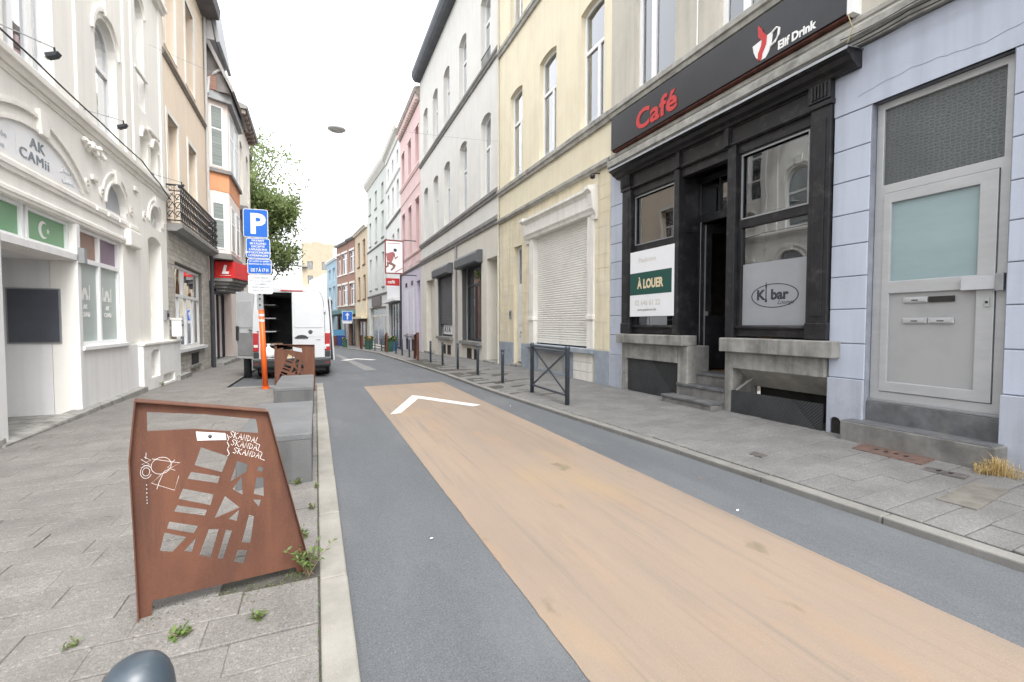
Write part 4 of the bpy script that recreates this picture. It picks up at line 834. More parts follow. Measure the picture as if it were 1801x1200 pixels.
for k, (a, b, lab) in enumerate(((0.004, 2.9, 'narrow red brick house joined to the ochre house'), (2.904, l8, 'wide red brick house above the teal canopy'))):
    h8 = House(g8, a, b, 12.0 - .15 * k, lab, M_brick)
    w = (b - a); cols = [(a + .5, b - .5)] if k == 0 else [(a + .5, a + 2.9), (a + 3.5, a + 4.9)]
    for c0, c1 in cols:
        for z0, z1 in ((3.9, 6.6), (8.0, 10.7)):
            h8.window(c0, c1, z0, z1, 0, d=-.15, fw=.12, fm=M_pvc, mull=((c0 + c1) / 2,), transom=(z1 - .7,), curtain=.8, sill=(.1, .15, M_offw)); MB().box(g8, c0 - .1, c1 + .1, 0, .04, z1, z1 + .25).build('lintel', M_offw, h8.o)
    h8.hole(a + .3, b - .3, -1.4, 2.2); h8.wall(); h8.body(); h8.band(12.0 - .15 * k, 12.3 - .15 * k, .4, M_zinc, name='gutter')
    h8.window(a + .35, b - .35, -1.3, 2.15, 0, d=-.2, fw=.15, fm=M_anth, gm=GLASS_D, mull=((a + b) / 2,), cut=False)
M_teal = mat('teal_canopy', (.13, .26, .27), .6, .1)
cn = empty('shop_canopy', g8.P(4, 1, 2.6), 'teal flat canopy over the brick house shops', 'canopy'); MB().prism(g8, [(-.3, 2.7), (l8, 2.5), (l8, 3.0), (-.3, 3.2)], .02, 1.9).build('roof_panel', M_teal, cn)
for s_ in (.3, l8 - .3): MB().tube([g8.P(s_, 1.7, -1.6), g8.P(s_, 1.7, 2.7)], .06, 6).build('post', M_teal, cn)
g9, l9 = bent((2.8, 67.5), (1.4, 77.5)); M_sky = plaster('bright_blue_render', (.36, .50, .60), .05)
h9 = House(g9, .1, l9 * .8, 10.4, 'bright blue narrow house past the brick houses', M_sky)
for c in (2.3, 5.6):
    h9.window(c - .9, c + .9, 3.6, 6.8, 0, d=-.2, fw=.15, curtain=.9); h9.window(c - .9, c + .9, 7.6, 9.4, 0, d=-.2, fw=.15, curtain=.9)
h9.wall(); h9.body(); h9.band(10.4, 10.8, .3, M_white, name='cornice'); MB().box(g9, 2, 6, .0, .8, 2.6, 2.9).build('balcony', M_anth, h9.o)
MB().box(g9, 3, 4.6, -1.6, -.3, 10.8, 12.4).build('dormer', M_white, h9.o)
g10, l10 = bent((1.4, 77.5), (-1.0, 92)); h10 = House(g10, .1, l10, 9.4, 'plain white house beyond the blue one', M_wht)
for c in (3, 7, 11): h10.window(c - .7, c + .7, 3.5, 6, 0, d=-.2)
h10.wall(); h10.body()
g11 = Fr((-2.5, 106), (1, 0), (0, -1)); h11 = House(g11, 0, 12, 18.6, 'beige apartment block closing the far end of the street', plaster('beige_block_render', (.36, .315, .235), .05), depth=14, name='apartment_block')
for c in (1.6, 4.4, 7.2, 10):
    for z in (4, 7, 10, 13): h11.window(c - .5, c + .5, z, z + 1.7, 0, d=-.2, fm=M_brn, cut=True)
h11.wall(); h11.body(); MB().box(g11, -.8, 1.0, -.4, 1.0, 13.4, 13.7).build('balcony', M_dkl, h11.o); MB().box(g11, 2, 4, -5, -3, 18.6, 19.4).build('chimney', h11.m, h11.o); MB().box(g11, 0, 6, 0, 1.2, 8.6, 9.2).build('terrace', M_offw, h11.o)
# ------------------------------------------------------------------ left side: the white mosque house
fl = LF; LR, LU = (0, 1, 0), (0, 0, 1)
M_ivory = mat('ivory_render', (.82, .805, .765), .85, .03, 1.4, bump=.2, bscale=70, streak=.06, dirt=(.70, .67, .60), dirt_amt=.35, dscale=1.4)
M_ivlow = mat('white_grey_render', (.74, .74, .745), .85, .04, 1.6, bump=.25, bscale=60, streak=.08, dirt=(.58, .58, .58), dirt_amt=.45, dscale=1.6)
m1 = House(fl, 1.0, 14.3, 10.5, 'ornate ivory house with arched panels and green crescent panes', M_ivory, name='mosque_building')
m1.hole(7.46, 9.36, -.12, 2.44); m1.hole(7.0, 9.37, 2.56, 3.04); m1.hole(9.50, 11.36, 1.08, 3.04); m1.hole(12.86, 13.82, .95, 3.5, .12)
m1.hole(10.62, 11.60, 3.56, 4.12, .45); m1.hole(12.98, 13.86, 3.72, 4.24, .42); m1.hole(6.95, 9.68, 3.56, 4.08, .50)
m1.hole(3.2, 6.2, .9, 3.0)
WD = dict(d=-.12, fw=.08, gm=GLASS_B, curtain=.9)
m1.window(7.75, 8.95, 4.93, 8.4, 0, mull=(8.15, 8.6), **WD)
m1.window(5.2, 6.5, 4.93, 8.4, 0, mull=(5.6, 6.1), **WD); m1.window(2.4, 3.6, 4.93, 8.4, 0, mull=(2.8, 3.2), **WD)
m1.window(10.38, 11.32, 4.92, 7.0, .45, transom=(6.15,), **WD)
m1.window(12.25, 12.95, 6.2, 8.6, .3, transom=(7.9,), **WD)
for a in (12.55, 13.25): m1.hole(a, a + .5, 4.97, 5.80, .24)
m1.wall(None, 3.5, .30, M_ivory, 'lower_wall') if False else None
m1.wall(-.2, 10.5, .30, M_ivory, 'wall')
MB().box(fl, 1.01, 7.3, -8, -.42, -.2, 10.4).box(fl, 7.3, 9.5, -8, -.42, 2.5, 10.4).box(fl, 9.5, 14.29, -8, -.42, -.2, 10.4).build('house_core', M_void, m1.o)
MB().box(fl, 14.296, 14.3, -8, -.3, -.2, 10.5).build('side_wall', M_ivory, m1.o)
# entrance recess
rec = MB()
for (x0, x1, y0, y1, z0, z1) in ((-4.42, -3.785, 9.36, 9.46, -.1, 2.46), (-4.5, -4.42, 7.3, 9.46, -.1, 2.46), (-4.42, -3.785, 7.36, 7.46, -.1, 2.46), (-4.42, -3.785, 7.3, 9.4, 2.44, 2.52)): rec.b(x0, x1, y0, y1, z0, z1)
rec.build('entrance_recess', M_ivlow, m1.o)
MB().b(-4.42, -3.36, 7.2, 9.6, -.2, .03).build('entrance_floor', M_stone, m1.o)
nb = empty('notice_board', (-3.98, 9.35, 1.15), 'blank dark square board on the entrance side wall', 'board'); MB().b(-4.29, -3.66, 9.335, 9.358, 1.15, 2.0).build('frame', M_zinc, nb); MB().b(-4.27, -3.68, 9.330, 9.336, 1.17, 1.98).build('panel', mat('slate_board', (.085, .09, .11), .4, .15, 1.5), nb)
# green panes with crescent and star; brown and plum panes; frosted panes with a mosque drawing
def pane_mat(n, c): return mat(n, c, .35, .05, 1.0, spec=.5)
M_pgreen = pane_mat('green_glass_film', (.17, .36, .19)); M_pbrown = pane_mat('brown_glass_film', (.30, .18, .13)); M_plum = pane_mat('plum_glass_film', (.20, .13, .19)); M_pfro = pane_mat('frosted_grey_green', (.40, .46, .44))
for a, b, c in ((7.0, 8.16, M_pgreen), (8.22, 9.36, M_pgreen)):
    w = MB().prism(fl, [(a, 2.565), (b, 2.565), (b, 3.035), (a, 3.035)], -.14, -.06, [[(a + .05, 2.61), (a + .05, 2.99), (b - .05, 2.99), (b - .05, 2.61)]]).build('pane_frame', M_pvc, m1.o)
    MB().box(fl, a + .04, b - .04, -.12, -.10, 2.60, 3.0).build('green_pane', c, w)
    cx = (a + b) / 2 + (-.08 if a < 8 else -.06); zc = 2.80; out = []
    for k in range(25): t = R(48) + R(264) * k / 24; out.append((cx + .125 * math.cos(t), zc + .125 * math.sin(t)))
    inn = []
    for k in range(25): t = R(62) + R(236) * k / 24; inn.append((cx + .042 + .098 * math.cos(t), zc + .098 * math.sin(t)))
    MB().prism(fl, out + inn[::-1], -.101, -.097).build('crescent', M_signw, w)
    MB().prism(fl, [(cx + .125 + (.045 if k % 2 == 0 else .018) * math.cos(R(36 * k + 18)), zc + (.045 if k % 2 == 0 else .018) * math.sin(R(36 * k + 18))) for k in range(10)], -.101, -.097).build('star', M_signw, w)
wf_ = MB().prism(fl, [(9.505, 1.085), (11.355, 1.085), (11.355, 3.035), (9.505, 3.035)], -.16, -.06,
   [[(p, z0), (p, z1), (q, z1), (q, z0)] for p, q in ((9.57, 10.42), (10.49, 11.29)) for z0, z1 in ((1.15, 2.47), (2.55, 2.98))]).build('window', M_pvc, m1.o, bevel=.004)
for p, q, mm in ((9.56, 10.43, M_pbrown), (10.48, 11.30, M_plum)):
    MB().box(fl, p, q, -.13, -.11, 2.54, 2.99).build('pane', mm, wf_); MB().box(fl, p, q, -.13, -.11, 1.14, 2.48).build('pane', M_pfro, wf_)
    c = (p + q) / 2 - .02; dm = [(c - .13, 1.86), (c + .13, 1.86), (c + .13, 1.93)] + [(c + .09 * math.cos(R(t)), 1.95 + .12 * math.sin(R(t))) for t in range(0, 181, 20)] + [(c - .13, 1.93)]
    MB().prism(fl, dm, -.111, -.107, [[(c - .04, 1.865), (c + .04, 1.865), (c + .04, 1.93), (c, 1.97), (c - .04, 1.93)][::-1]]).box(fl, c - .19, c - .165, -.111, -.107, 1.86, 2.12).box(fl, c + .165, c + .19, -.111, -.107, 1.86, 2.12).build('dome_emblem', M_signw, wf_)
    for t_, z_ in (('AK', 1.70), ('CAMii', 1.57)): text('lettering', t_, .12, fl.P(c, -.106, z_), LR, LU, M_signw, wf_, .001, 0, 'CENTER', bold=.006)
MB().box(fl, 9.46, 11.42, -.2, .06, 1.02, 1.085).build('sill', M_pvc, m1.o, bevel=.006)
MB().box(fl, 9.372, 12.0, -.05, .012, -.1, 1.02).build('breast_panel', M_ivlow, m1.o); MB().box(fl, 9.376, 9.494, -.08, .03, .0, 3.038).build('pier', M_ivlow, m1.o, bevel=.006)
MB().box(fl, 7.30, 9.50, -.05, .03, 2.45, 2.555).build('entrance_lintel', M_ivlow, m1.o, bevel=.006); MB().box(fl, 1.0, 7.46, -.05, .03, -.1, 2.55).build('breast_panel', M_ivlow, m1.o)
MB().hexa([fl.P(7.30, -.1, -.1), fl.P(12.05, -.1, -.1), fl.P(12.05, .16, -.1), fl.P(7.30, .10, -.1)], [fl.P(7.30, -.1, .06), fl.P(12.05, -.1, .13), fl.P(12.05, .15, .11), fl.P(7.30, .09, .03)]).build('base_course', M_stone, m1.o, bevel=.01)
MB().hexa([fl.P(1, -.1, -.1), fl.P(7.29, -.1, -.1), fl.P(7.29, .10, -.1), fl.P(1, .10, -.1)], [fl.P(1, -.1, .12), fl.P(7.29, -.1, .12), fl.P(7.29, .09, .10), fl.P(1, .09, .10)]).build('base_course', M_stone, m1.o, bevel=.01)
bxl = MB().box(fl, 9.40, 9.50, .03, .11, 2.42, 2.66).build('lamp_box', M_zinc, m1.o)
# mouldings
M_trim = mat('ivory_trim', (.82, .80, .76), .8, .03, 2, bump=.2, bscale=50, dirt=(.5, .47, .41), dirt_amt=.45, dscale=2.5)
m1.band(3.36, 3.50, .045, M_trim, s0=1.0, s1=12.15); m1.band(3.05, 3.16, .04, M_trim, s0=7.0, s1=11.9)
MB().box(fl, 11.45, 12.1, -.05, .11, 3.02, 3.36).build('corbel', M_trim, m1.o, bevel=.03)
for s_ in (10.12, 10.59, 11.11, 11.64): MB().box(fl, s_ - .035, s_ + .035, .04, .07, 3.40, 3.47).build('boss', M_trim, m1.o, bevel=.01)
m1.band(4.66, 4.86, .10, M_trim); m1.band(4.58, 4.66, .03, M_trim)
m1.band(9.2, 9.4, .15, M_trim, name='sill_course')
def archring(a, b, zb, zt, rise, w, d0=-.02, d1=.06, name='arch_moulding', par=None):
    o_ = seg(a - w, b + w, zb, zt + w, rise + w * .9, 24)[2:]; i_ = seg(a, b, zb, zt, rise, 24)[2:]
    return MB().prism(fl, o_ + i_[::-1], d0, d1).build(name, M_trim, m1.o)
archring(6.95, 9.68, 3.56, 4.08, .50, .04, d1=.025); archring(6.80, 9.84, 3.56, 4.27, .62, .05, d1=.035)
archring(10.62, 11.60, 3.56, 4.12, .45, .04, d1=.03); archring(10.46, 11.76, 3.62, 4.28, .55, .04, d1=.03)
archring(12.98, 13.86, 3.72, 4.24, .42, .04, d1=.03); archring(12.86, 13.98, 3.8, 4.36, .5, .03, d1=.03)
archring(10.30, 11.40, 6.3, 7.12, .55, .07, d1=.04); archring(12.2, 13.0, 8.0, 8.7, .38, .06, d1=.04)
for a in (12.55, 13.25): archring(a, a + .5, 5.4, 5.80, .24, .05)
for a, z0, z1 in ((8.42, 4.06, 4.40), (11.0, 4.10, 4.36), (13.32, 4.22, 4.45), (10.74, 7.05, 7.4)): MB().prism(fl, [(a, z0), (a + .20, z0), (a + .24, z1), (a - .04, z1)], -.02, .06).build('keystone', M_trim, m1.o, bevel=.012)
M_knob = mat('ivory_rosette', (.55, .53, .48), .85, .06, 8)  # darker ivory colour of the rosette knobs
def rosette(s_, z_, r=.10):
    o_ = [(s_ + r * .8 * math.cos(2 * math.pi * k / 16), z_ + r * math.sin(2 * math.pi * k / 16)) for k in range(16)]; i_ = [(s_ + r * .5 * math.cos(2 * math.pi * k / 16), z_ + r * .62 * math.sin(2 * math.pi * k / 16)) for k in range(16)]
    ro = MB().prism(fl, o_, -.02, .03, [i_[::-1]]).build('rosette', M_trim, m1.o); c = fl.P(s_, .02, z_); MB().lathe(c, [(.005, -.03), (.03, -.01), (.03, .01), (.005, .03)], 8).build('rosette_knob', M_knob, ro)
for s_, z_ in ((8.53, 4.28), (9.86, 3.78), (10.42, 3.78), (11.86, 3.78), (12.62, 3.86), (14.05, 3.9)): rosette(s_, z_)
for s_, z_ in ((10.15, 4.42), (12.1, 4.30), (10.1, 3.95)): MB().box(fl, s_ - .10, s_ + .12, 0, .05, z_ - .05, z_ + .05).build('scroll_ornament', M_trim, m1.o, bevel=.02)
for s_ in (9.7, 11.75, 12.2, 14.1):        # flat pilasters
    MB().box(fl, s_ - .12, s_ + .12, -.02, .035, 4.9, 9.2).build('pilaster', M_ivory, m1.o, bevel=.01)
for a, z in ((12.2, 6.95), (13.0, 5.95)): MB().box(fl, a, a + .8, 0, .06, z - .06, z).build('hood', M_trim, m1.o, bevel=.02)
rg = random.Random(12)
for k in range(12): MB().lathe(fl.P(9.75 + .055 * k, .04 + .02 * (k % 3), 4.48 - .035 * (k % 4)), [(.01, -.05), (.045, -.02), (.045, .02), (.01, .05)], 6).build('leaf_ornament', M_trim, m1.o)
# panels behind arches
tp = empty('name_panel', fl.P(8.3, -.05, 3.56), 'white half round name panel with grey lettering over the entrance', 'sign')
MB().prism(fl, seg(6.951, 9.679, 3.561, 4.079, .499, 24), -.10, -.005).build('panel', mat('name_panel_white', (.80, .81, .83), .5, .03), tp)
M_grt = mat('grey_lettering', (.20, .23, .26), .5, .06); M_grl = mat('pale_grey_lettering', (.48, .51, .54), .5, .06)
text('lettering', 'AK', .20, fl.P(8.24, -.003, 3.825), LR, LU, M_grt, tp, .002, 0, sx=1.35, bold=.009, space=1.08); text('lettering', 'CAMii', .19, fl.P(7.99, -.003, 3.635), LR, LU, M_grt, tp, .002, 0, sx=1.36, bold=.007, space=1.12)
text('lettering', 'Mosquée', .105, fl.P(7.24, -.003, 3.75), LR, LU, M_grl, tp, .001, .002, sx=1.3); text('lettering', 'Blanche', .105, fl.P(7.26, -.003, 3.61), LR, LU, M_grl, tp, .001, .002, sx=1.3)
MB().box(fl, 7.92, 7.925, -.005, -.002, 3.62, 3.9).build('divider', M_grl, tp)
for z_, pts in ((3.76, [(9.36, .02), (9.34, 0), (9.30, .05), (9.28, .0), (9.22, .0), (9.20, .05), (9.19, .0), (9.12, .0), (9.10, .04), (9.07, -.02), (9.02, -.03)]), (3.62, [(9.44, .05), (9.43, 0), (9.38, .0), (9.36, .04), (9.33, 0), (9.27, 0), (9.25, .05), (9.24, 0), (9.16, -.01), (9.10, -.03), (9.06, .01)])):
    ms = MB().tube([fl.P(s_, -.002, z_ + dz) for s_, dz in pts], .006, 5)
    for s_, dz in ((pts[2][0], .075), (pts[5][0] - .02, -.035), (pts[8][0], .07)): ms.lathe(fl.P(s_, -.002, z_ + dz), [(.002, -.008), (.008, 0), (.002, .008)], 6)
    ms.build('arabic_lettering', M_grl, tp)
MB().prism(fl, seg(10.621, 11.599, 3.561, 4.119, .449, 16), -.14, -.10).build('arch_panel', mat('pale_grey_panel', (.42, .44, .48), .6, .05), m1.o)
MB().prism(fl, seg(12.981, 13.859, 3.721, 4.239, .419, 16), -.14, -.10).build('arch_panel', mat('white_glass_panel', (.55, .57, .58), .3, .08), m1.o)
for k in (-1, 0, 1): MB().tube([fl.P(13.42, -.095, 3.73), fl.P(13.42 + .3 * k, -.095, 4.1 - .1 * abs(k))], .012, 5).build('fan_bar', M_trim, m1.o)
for a in (12.55, 13.25): MB().prism(fl, seg(a + .001, a + .499, 4.971, 5.799, .239, 12), -.2, -.15).build('niche_back', M_ivory, m1.o)
MB().prism(fl, seg(12.861, 13.819, .951, 3.499, .119, 8), -.29, -.24).build('blind_door', M_ivory, m1.o)
for s_, z_ in ((13.15, 2.75), (13.15, 2.55), (13.15, 2.3)): MB().box(fl, s_, s_ + .12, -.24, -.2, z_, z_ + .06).build('door_fitting', M_zinc, m1.o)
MB().box(fl, 3.21, 6.19, -.2, -.15, .91, 2.99).build('window', M_pfro, m1.o)
# plinth under the third bay, niches, mailbox, intercom
MB().prism(fl, [(12.0, -.1), (14.9, -.1), (14.9, 1.0), (12.0, 1.0)], -.2, .10, [[(12.5, .25), (12.5, .78), (12.7, .86), (13.1, .86), (13.1, .25)], [(13.35, .02), (13.35, .22), (14.3, .22), (14.3, .02)]]).build('plinth', mat('white_plinth', (.80, .80, .79), .8, .05, 2, dirt=(.45, .44, .42), dirt_amt=.4, dscale=2.5), m1.o, bevel=.015)
MB().box(fl, 12.02, 14.88, -.06, -.02, -.1, .95).build('niche_back', M_ivlow, m1.o); MB().box(fl, 13.36, 14.29, -.05, -.015, .0, .22).build('cellar_hole', M_void, m1.o); MB().box(fl, 11.98, 14.95, .0, .13, .98, 1.04).build('plinth_cap', M_trim, m1.o, bevel=.01)
mx = empty('mailbox', fl.P(14.6, .1, 1.1), 'white letter box beside the brick clad shop window', 'mailbox'); MB().box(fl, 14.42, 14.62, .02, .24, 1.12, 1.56).build('box', M_white, mx, bevel=.01); MB().box(fl, 14.45, 14.59, .24, .25, 1.40, 1.44).build('slot', M_ink, mx); MB().box(fl, 14.40, 14.64, .0, .26, 1.56, 1.60).build('lid', M_white, mx)
ic = empty('intercom', fl.P(13.4, -.2, 1.6), 'steel door phone panel on the ivory wall by the letter box', 'intercom'); MB().box(fl, 13.95, 14.14, .0, .05, 1.55, 1.80).build('plate', M_zinc, ic, bevel=.005)
for k in range(4): MB().box(fl, 13.98 + .04 * k, 14.005 + .04 * k, .05, .06, 1.62, 1.72).build('button', M_iron, ic)
# flood lights on arms
def flood(s_, label, root_s):
    e = empty('flood_light', fl.P(root_s, 0, 4.96), label, 'flood light', 'flood lights on the ivory front')
    MB().box(fl, root_s - .04, root_s + .04, .0, .03, 4.92, 5.0).build('wall_plate', M_zinc, e); MB().tube([fl.P(root_s, .02, 4.97), fl.P(s_, .50, 4.93)], .008, 6).build('arm', M_zinc, e)
    MB().tube([fl.P(s_, .50, 4.94), fl.P(s_ + .03, .5, 4.86)], .012, 6).build('stirrup', M_iron, e)
    hd = MB().hexa([fl.P(s_ - .05, .44, 4.78), fl.P(s_ + .05, .44, 4.78), fl.P(s_ + .05, .53, 4.82), fl.P(s_ - .05, .53, 4.82)], [fl.P(s_ - .06, .42, 4.83), fl.P(s_ + .06, .42, 4.83), fl.P(s_ + .06, .56, 4.88), fl.P(s_ - .06, .56, 4.88)]).build('head', M_anth, e, bevel=.008)
    MB().hexa([fl.P(s_ - .045, .412, 4.785), fl.P(s_ + .045, .412, 4.785), fl.P(s_ + .045, .43, 4.785), fl.P(s_ - .045, .43, 4.785)], [fl.P(s_ - .045, .405, 4.835), fl.P(s_ + .045, .405, 4.835), fl.P(s_ + .045, .425, 4.835), fl.P(s_ - .045, .425, 4.835)]).build('lens', M_pvc, e)
flood(7.68, 'flood light nearest the camera, beside the tall window', 7.3); flood(9.93, 'middle flood light on its long arm under the arched window', 9.75); flood(13.62, 'flood light by the black balcony', 13.3)
tag(MB().tube(sag([fl.P(1, .175, 4.88), fl.P(5, .175, 4.88), fl.P(8, .175, 4.88), fl.P(10, .175, 4.875), fl.P(12, .175, 4.88), fl.P(13.2, .17, 4.74), fl.P(14.3, .12, 4.62)], 6, .015), .012, 6).build('wall_cable', M_cable), 'black cable lying along the ivory cornice', 'cable')
# ------------------------------------------------------------------ peach house with the iron balcony
M_peach = plaster('peach_render', (.78, .66, .53), .04, (.70, .58, .46), .3, .03)
M_clad = mat('clad_stone', (.50, .475, .43), .85, .15, 5, bump=.4, bscale=60, objrand=.12)
l2 = House(fl, 14.304, 19.3, 12.2, 'peach house with black iron balcony over a stone clad shop', M_peach)
for a in (14.62, 16.75):
    l2.window(a, a + 1.0, 4.15, 6.95, 0, d=-.22, mull=(a + .5,), transom=(6.2,), gm=GLASS_B, curtain=.8); l2.window(a, a + 1.0, 8.65, 11.2, 0, d=-.22, mull=(a + .5,), transom=(10.4,), gm=GLASS_B, curtain=.5)
    for z0, z1 in ((4.15, 6.95), (8.65, 11.2)): MB().prism(fl, [(a - .12, z0), (a + 1.12, z0), (a + 1.12, z1 + .12), (a - .12, z1 + .12)], -.02, .02, [[(a + .005, z0 + .001), (a + .005, z1), (a + .995, z1), (a + .995, z0 + .001)]]).build('window_surround', M_offw, l2.o)
l2.hole(14.95, 18.2, .74, 3.12)
l2.wall(None, 4.0, .3, mat('clad_mortar', (.2, .185, .165), .9, .1), 'lower_wall', d=-.02); l2.wall(4.0, None, .3, M_peach, 'upper_wall'); l2.body()
rr = random.Random(8); z = -.1; j = 0
while z < 3.95:
    hgt = .125; s_ = 14.31 - (j % 2) * .22
    while s_ < 19.29:
        p, q = max(14.31, s_), min(19.29, s_ + .44)
        for (a, b) in (((p, min(q, 14.95)), (max(p, 18.2), q)) if .70 < z < 3.08 else ((p, q),)):
            if b - a > .03: MB().box(fl, a + .004, b - .004, -.05, .0 + rr.uniform(-.004, .006), z + .004, z + hgt - .004).build('facing_stone', M_clad, l2.o)
        s_ += .44
    z += hgt; j += 1
w = l2.window(14.97, 18.18, .76, 3.1, 0, d=-.1, fw=.08, transom=(2.25,), mull=(15.75, 16.55, 17.35), cut=False, gm=GLASS_B, fd=.07)
MB().box(fl, 16.2, 16.28, -.16, -.09, 2.25, 3.05).build('window_bar', M_pvc, w); MB().box(fl, 14.9, 18.3, -.1, .1, .66, .75).build('sill', M_pvc, l2.o)
drape2 = MB()
for i in range(20): a = 15.05 + .155 * i; drape2.add([fl.P(a, -.26 + .03 * (i % 2), .85), fl.P(a + .155, -.26 + .03 * ((i + 1) % 2), .85), fl.P(a + .155, -.26 + .03 * ((i + 1) % 2), 2.2), fl.P(a, -.26 + .03 * (i % 2), 2.2)], [(0, 1, 2, 3)])
drape2.build('curtain', mat('grey_net', (.38, .42, .42), .9, .1), l2.o)
MB().box(fl, 16.5, 17.4, .002, .012, .2, .55).build('cellar_vent', M_void, l2.o); MB().box(fl, 16.4, 17.5, .0, .06, .12, .2).build('vent_sill', M_stone, l2.o); MB().box(fl, 14.4, 15.6, .0, .2, -.1, .08).build('step', M_stone, l2.o)
l2.band(8.3, 8.46, .07, mat('brown_string', (.24, .20, .17), .8, .15)); l2.band(12.2, 12.6, .5, mat('dark_eave', (.13, .125, .13), .7, .15), name='eave', prof=[(-.2, 12.1), (.5, 12.2), (.55, 12.5), (.45, 12.6), (-.2, 12.6)])
MB().profile(fl, [(-1.5, 12.6), (.45, 12.6), (-1.5, 14.6)], 14.304, 19.3).build('roof', M_zinc, l2.o)
MB().tube([fl.P(19.22, .06, 5.2), fl.P(19.22, .06, 12.2)], .045, 8).build('downpipe', mat('pale_pipe', (.5, .5, .5), .5, .05), l2.o); MB().tube([fl.P(19.25, .10, -.2), fl.P(19.25, .10, 3.7), fl.P(19.22, .06, 4.2)], .06, 8).build('downpipe', M_anth, l2.o)
# balcony
bl = MB().profile(fl, [(-.1, 3.86), (.20, 3.86), (.28, 3.92), (.34, 3.95), (.34, 4.06), (-.1, 4.08)], 14.35, 19.15).build('balcony', M_dkl, l2.o)
def rail(f, a, b, d):
    mb = MB(); mb.box(f, a, b, d - .015, d + .015, 5.02, 5.06); mb.box(f, a, b, d - .012, d + .012, 4.12, 4.15); mb.box(f, a, b, d - .01, d + .01, 4.88, 4.905)
    s_ = a; k = 0
    while s_ < b:
        mb.tube([f.P(s_, d, 4.1), f.P(s_, d, 5.04)], .009, 5); c = s_ + .085
        for zc, r_ in ((4.30, .065), (4.52, .075), (4.74, .065)):
            mb.tube([f.P(c + r_ * math.cos(t), d, zc + r_ * 1.1 * math.sin(t)) for t in [2 * math.pi * i / 10 for i in range(9)]], .010, 4, False); mb.tube([f.P(c - .06, d, zc - .1), f.P(c + .06, d, zc + .1)], .009, 4, False)
        mb.tube([f.P(c + .05 * math.cos(t), d, 4.965 + .05 * math.sin(t)) for t in [2 * math.pi * i / 8 for i in range(9)]], .006, 4, False)
        s_ += .17; k += 1
    return mb
rail(fl, 14.38, 19.12, .30).build('railing', M_iron, bl)
for y_ in (14.38, 19.12):
    sd_ = Fr((-3.48, y_), (1, 0), (0, 1)); rail(sd_, .0, .30, .0).build('side_railing', M_iron, bl)
# ------------------------------------------------------------------ pink oriel house
M_pk = plaster('pale_pink_render', (.80, .69, .64), .04, (.70, .59, .54), .3, .03); M_org = plaster('orange_panel_paint', (.70, .32, .17), .04)
l3 = House(fl, 19.304, 24.6, 10.6, 'pale pink house with an oriel bay and orange panel', M_pk)
l3.hole(19.9, 23.9, -.3, 2.9); l3.hole(20.0, 23.2, 4.3, 5.9)
l3.wall(); l3.body()
def orielpts(o=0.0): return [(19.45 - o, -.05), (19.85 - o, .60 + o), (22.4 + o, .60 + o), (22.9 + o, -.05)]
def oriel(z0, z1, m, o, name, par=None):
    p = orielpts(o); lo = [fl.P(s_, d, z0) for s_, d in p]; hi = [fl.P(s_, d, z1) for s_, d in p]
    return MB().hexa(lo, hi).build(name, m, par or l3.o)
ori = oriel(4.0, 9.55, M_pk, 0, 'oriel'); oriel(3.85, 4.05, M_dkl, .05, 'oriel_base', ori); oriel(6.3, 6.95, M_org, .012, 'orange_panel', ori); oriel(6.95, 7.08, M_dkl, .10, 'oriel_ledge', ori); oriel(9.5, 9.78, M_zinc, .16, 'oriel_gutter', ori)
p = orielpts(); 
for (p0, p1, rng) in ((p[0], p[1], ((.28, .72),)), (p[1], p[2], ((.12, .42), (.58, .88)))):
    A = fl.P(p0[0], p0[1], 0); B = fl.P(p1[0], p1[1], 0); u_ = (B - A); n_ = Vector((u_.y, -u_.x)); f_ = Fr((A.x, A.y), (u_.x, u_.y), (n_.x, n_.y)); Lg = Vector((u_.x, u_.y)).length
    if n_.dot(Vector((1, -.3))) < 0: f_ = Fr((A.x, A.y), (u_.x, u_.y), (-n_.x, -n_.y))
    for (t0, t1) in rng:
        for z0, z1 in ((4.25, 5.85), (7.2, 9.3)):
            a, b = t0 * Lg, t1 * Lg
            MB().prism(f_, [(a - .05, z0 - .05), (b + .05, z0 - .05), (b + .05, z1 + .05), (a - .05, z1 + .05)], -.02, .02, [[(a, z0), (a, z1), (b, z1), (b, z0)]]).build('window', M_pvc, ori)
            MB().box(f_, a, b, -.02, .004, z0, z1).build('pane', mat('striped_blind', (.30, .34, .33), .3, .25, 6, (.1, .1, 6)), ori); MB().box(f_, a, b, .003, .015, z0 + (z1 - z0) * .62, z0 + (z1 - z0) * .62 + .05).build('window_bar', M_pvc, ori)
# gable over the oriel
MB().prism(Fr((-3.48, 19.45), (1, 0), (0, -1)), [(-1.5, 9.8), (.78, 9.78), (.15, 11.3), (-1.5, 11.9)], -3.3, .0).build('gable_dormer', mat('grey_boards', (.25, .235, .23), .8, .15), l3.o)
MB().profile(Fr((-3.48, 0), (0, 1), (1, 0)), [(.84, 9.78), (.92, 9.80), (.20, 11.42), (-1.6, 12.0), (-1.6, 11.9), (.12, 11.3)], 19.25, 23.0).build('gable_trim', mat('grey_trim', (.33, .32, .32), .8, .1), l3.o)
MB().box(Fr((-3.48, 19.43), (1, 0), (0, -1)), .0, .35, .0, .03, 9.8, 10.3).build('brick_infill', M_brick, l3.o)
MB().tube([fl.P(19.4, .55, 10.6), fl.P(19.42, .30, 10.4), fl.P(19.42, .12, 10.2), fl.P(19.3, .08, 9.6)], .05, 8).build('downpipe', mat('white_pipe', (.6, .6, .6), .5, .05), l3.o)
MB().prism(Fr((-3.48, 19.32), (1, 0), (0, -1)), [(-2.5, 11.5), (.35, 11.5), (.1, 13.4), (-2.5, 14.2)], -2.2, .0).build('attic_dormer', mat('white_boards', (.62, .62, .64), .7, .06), l2.o)
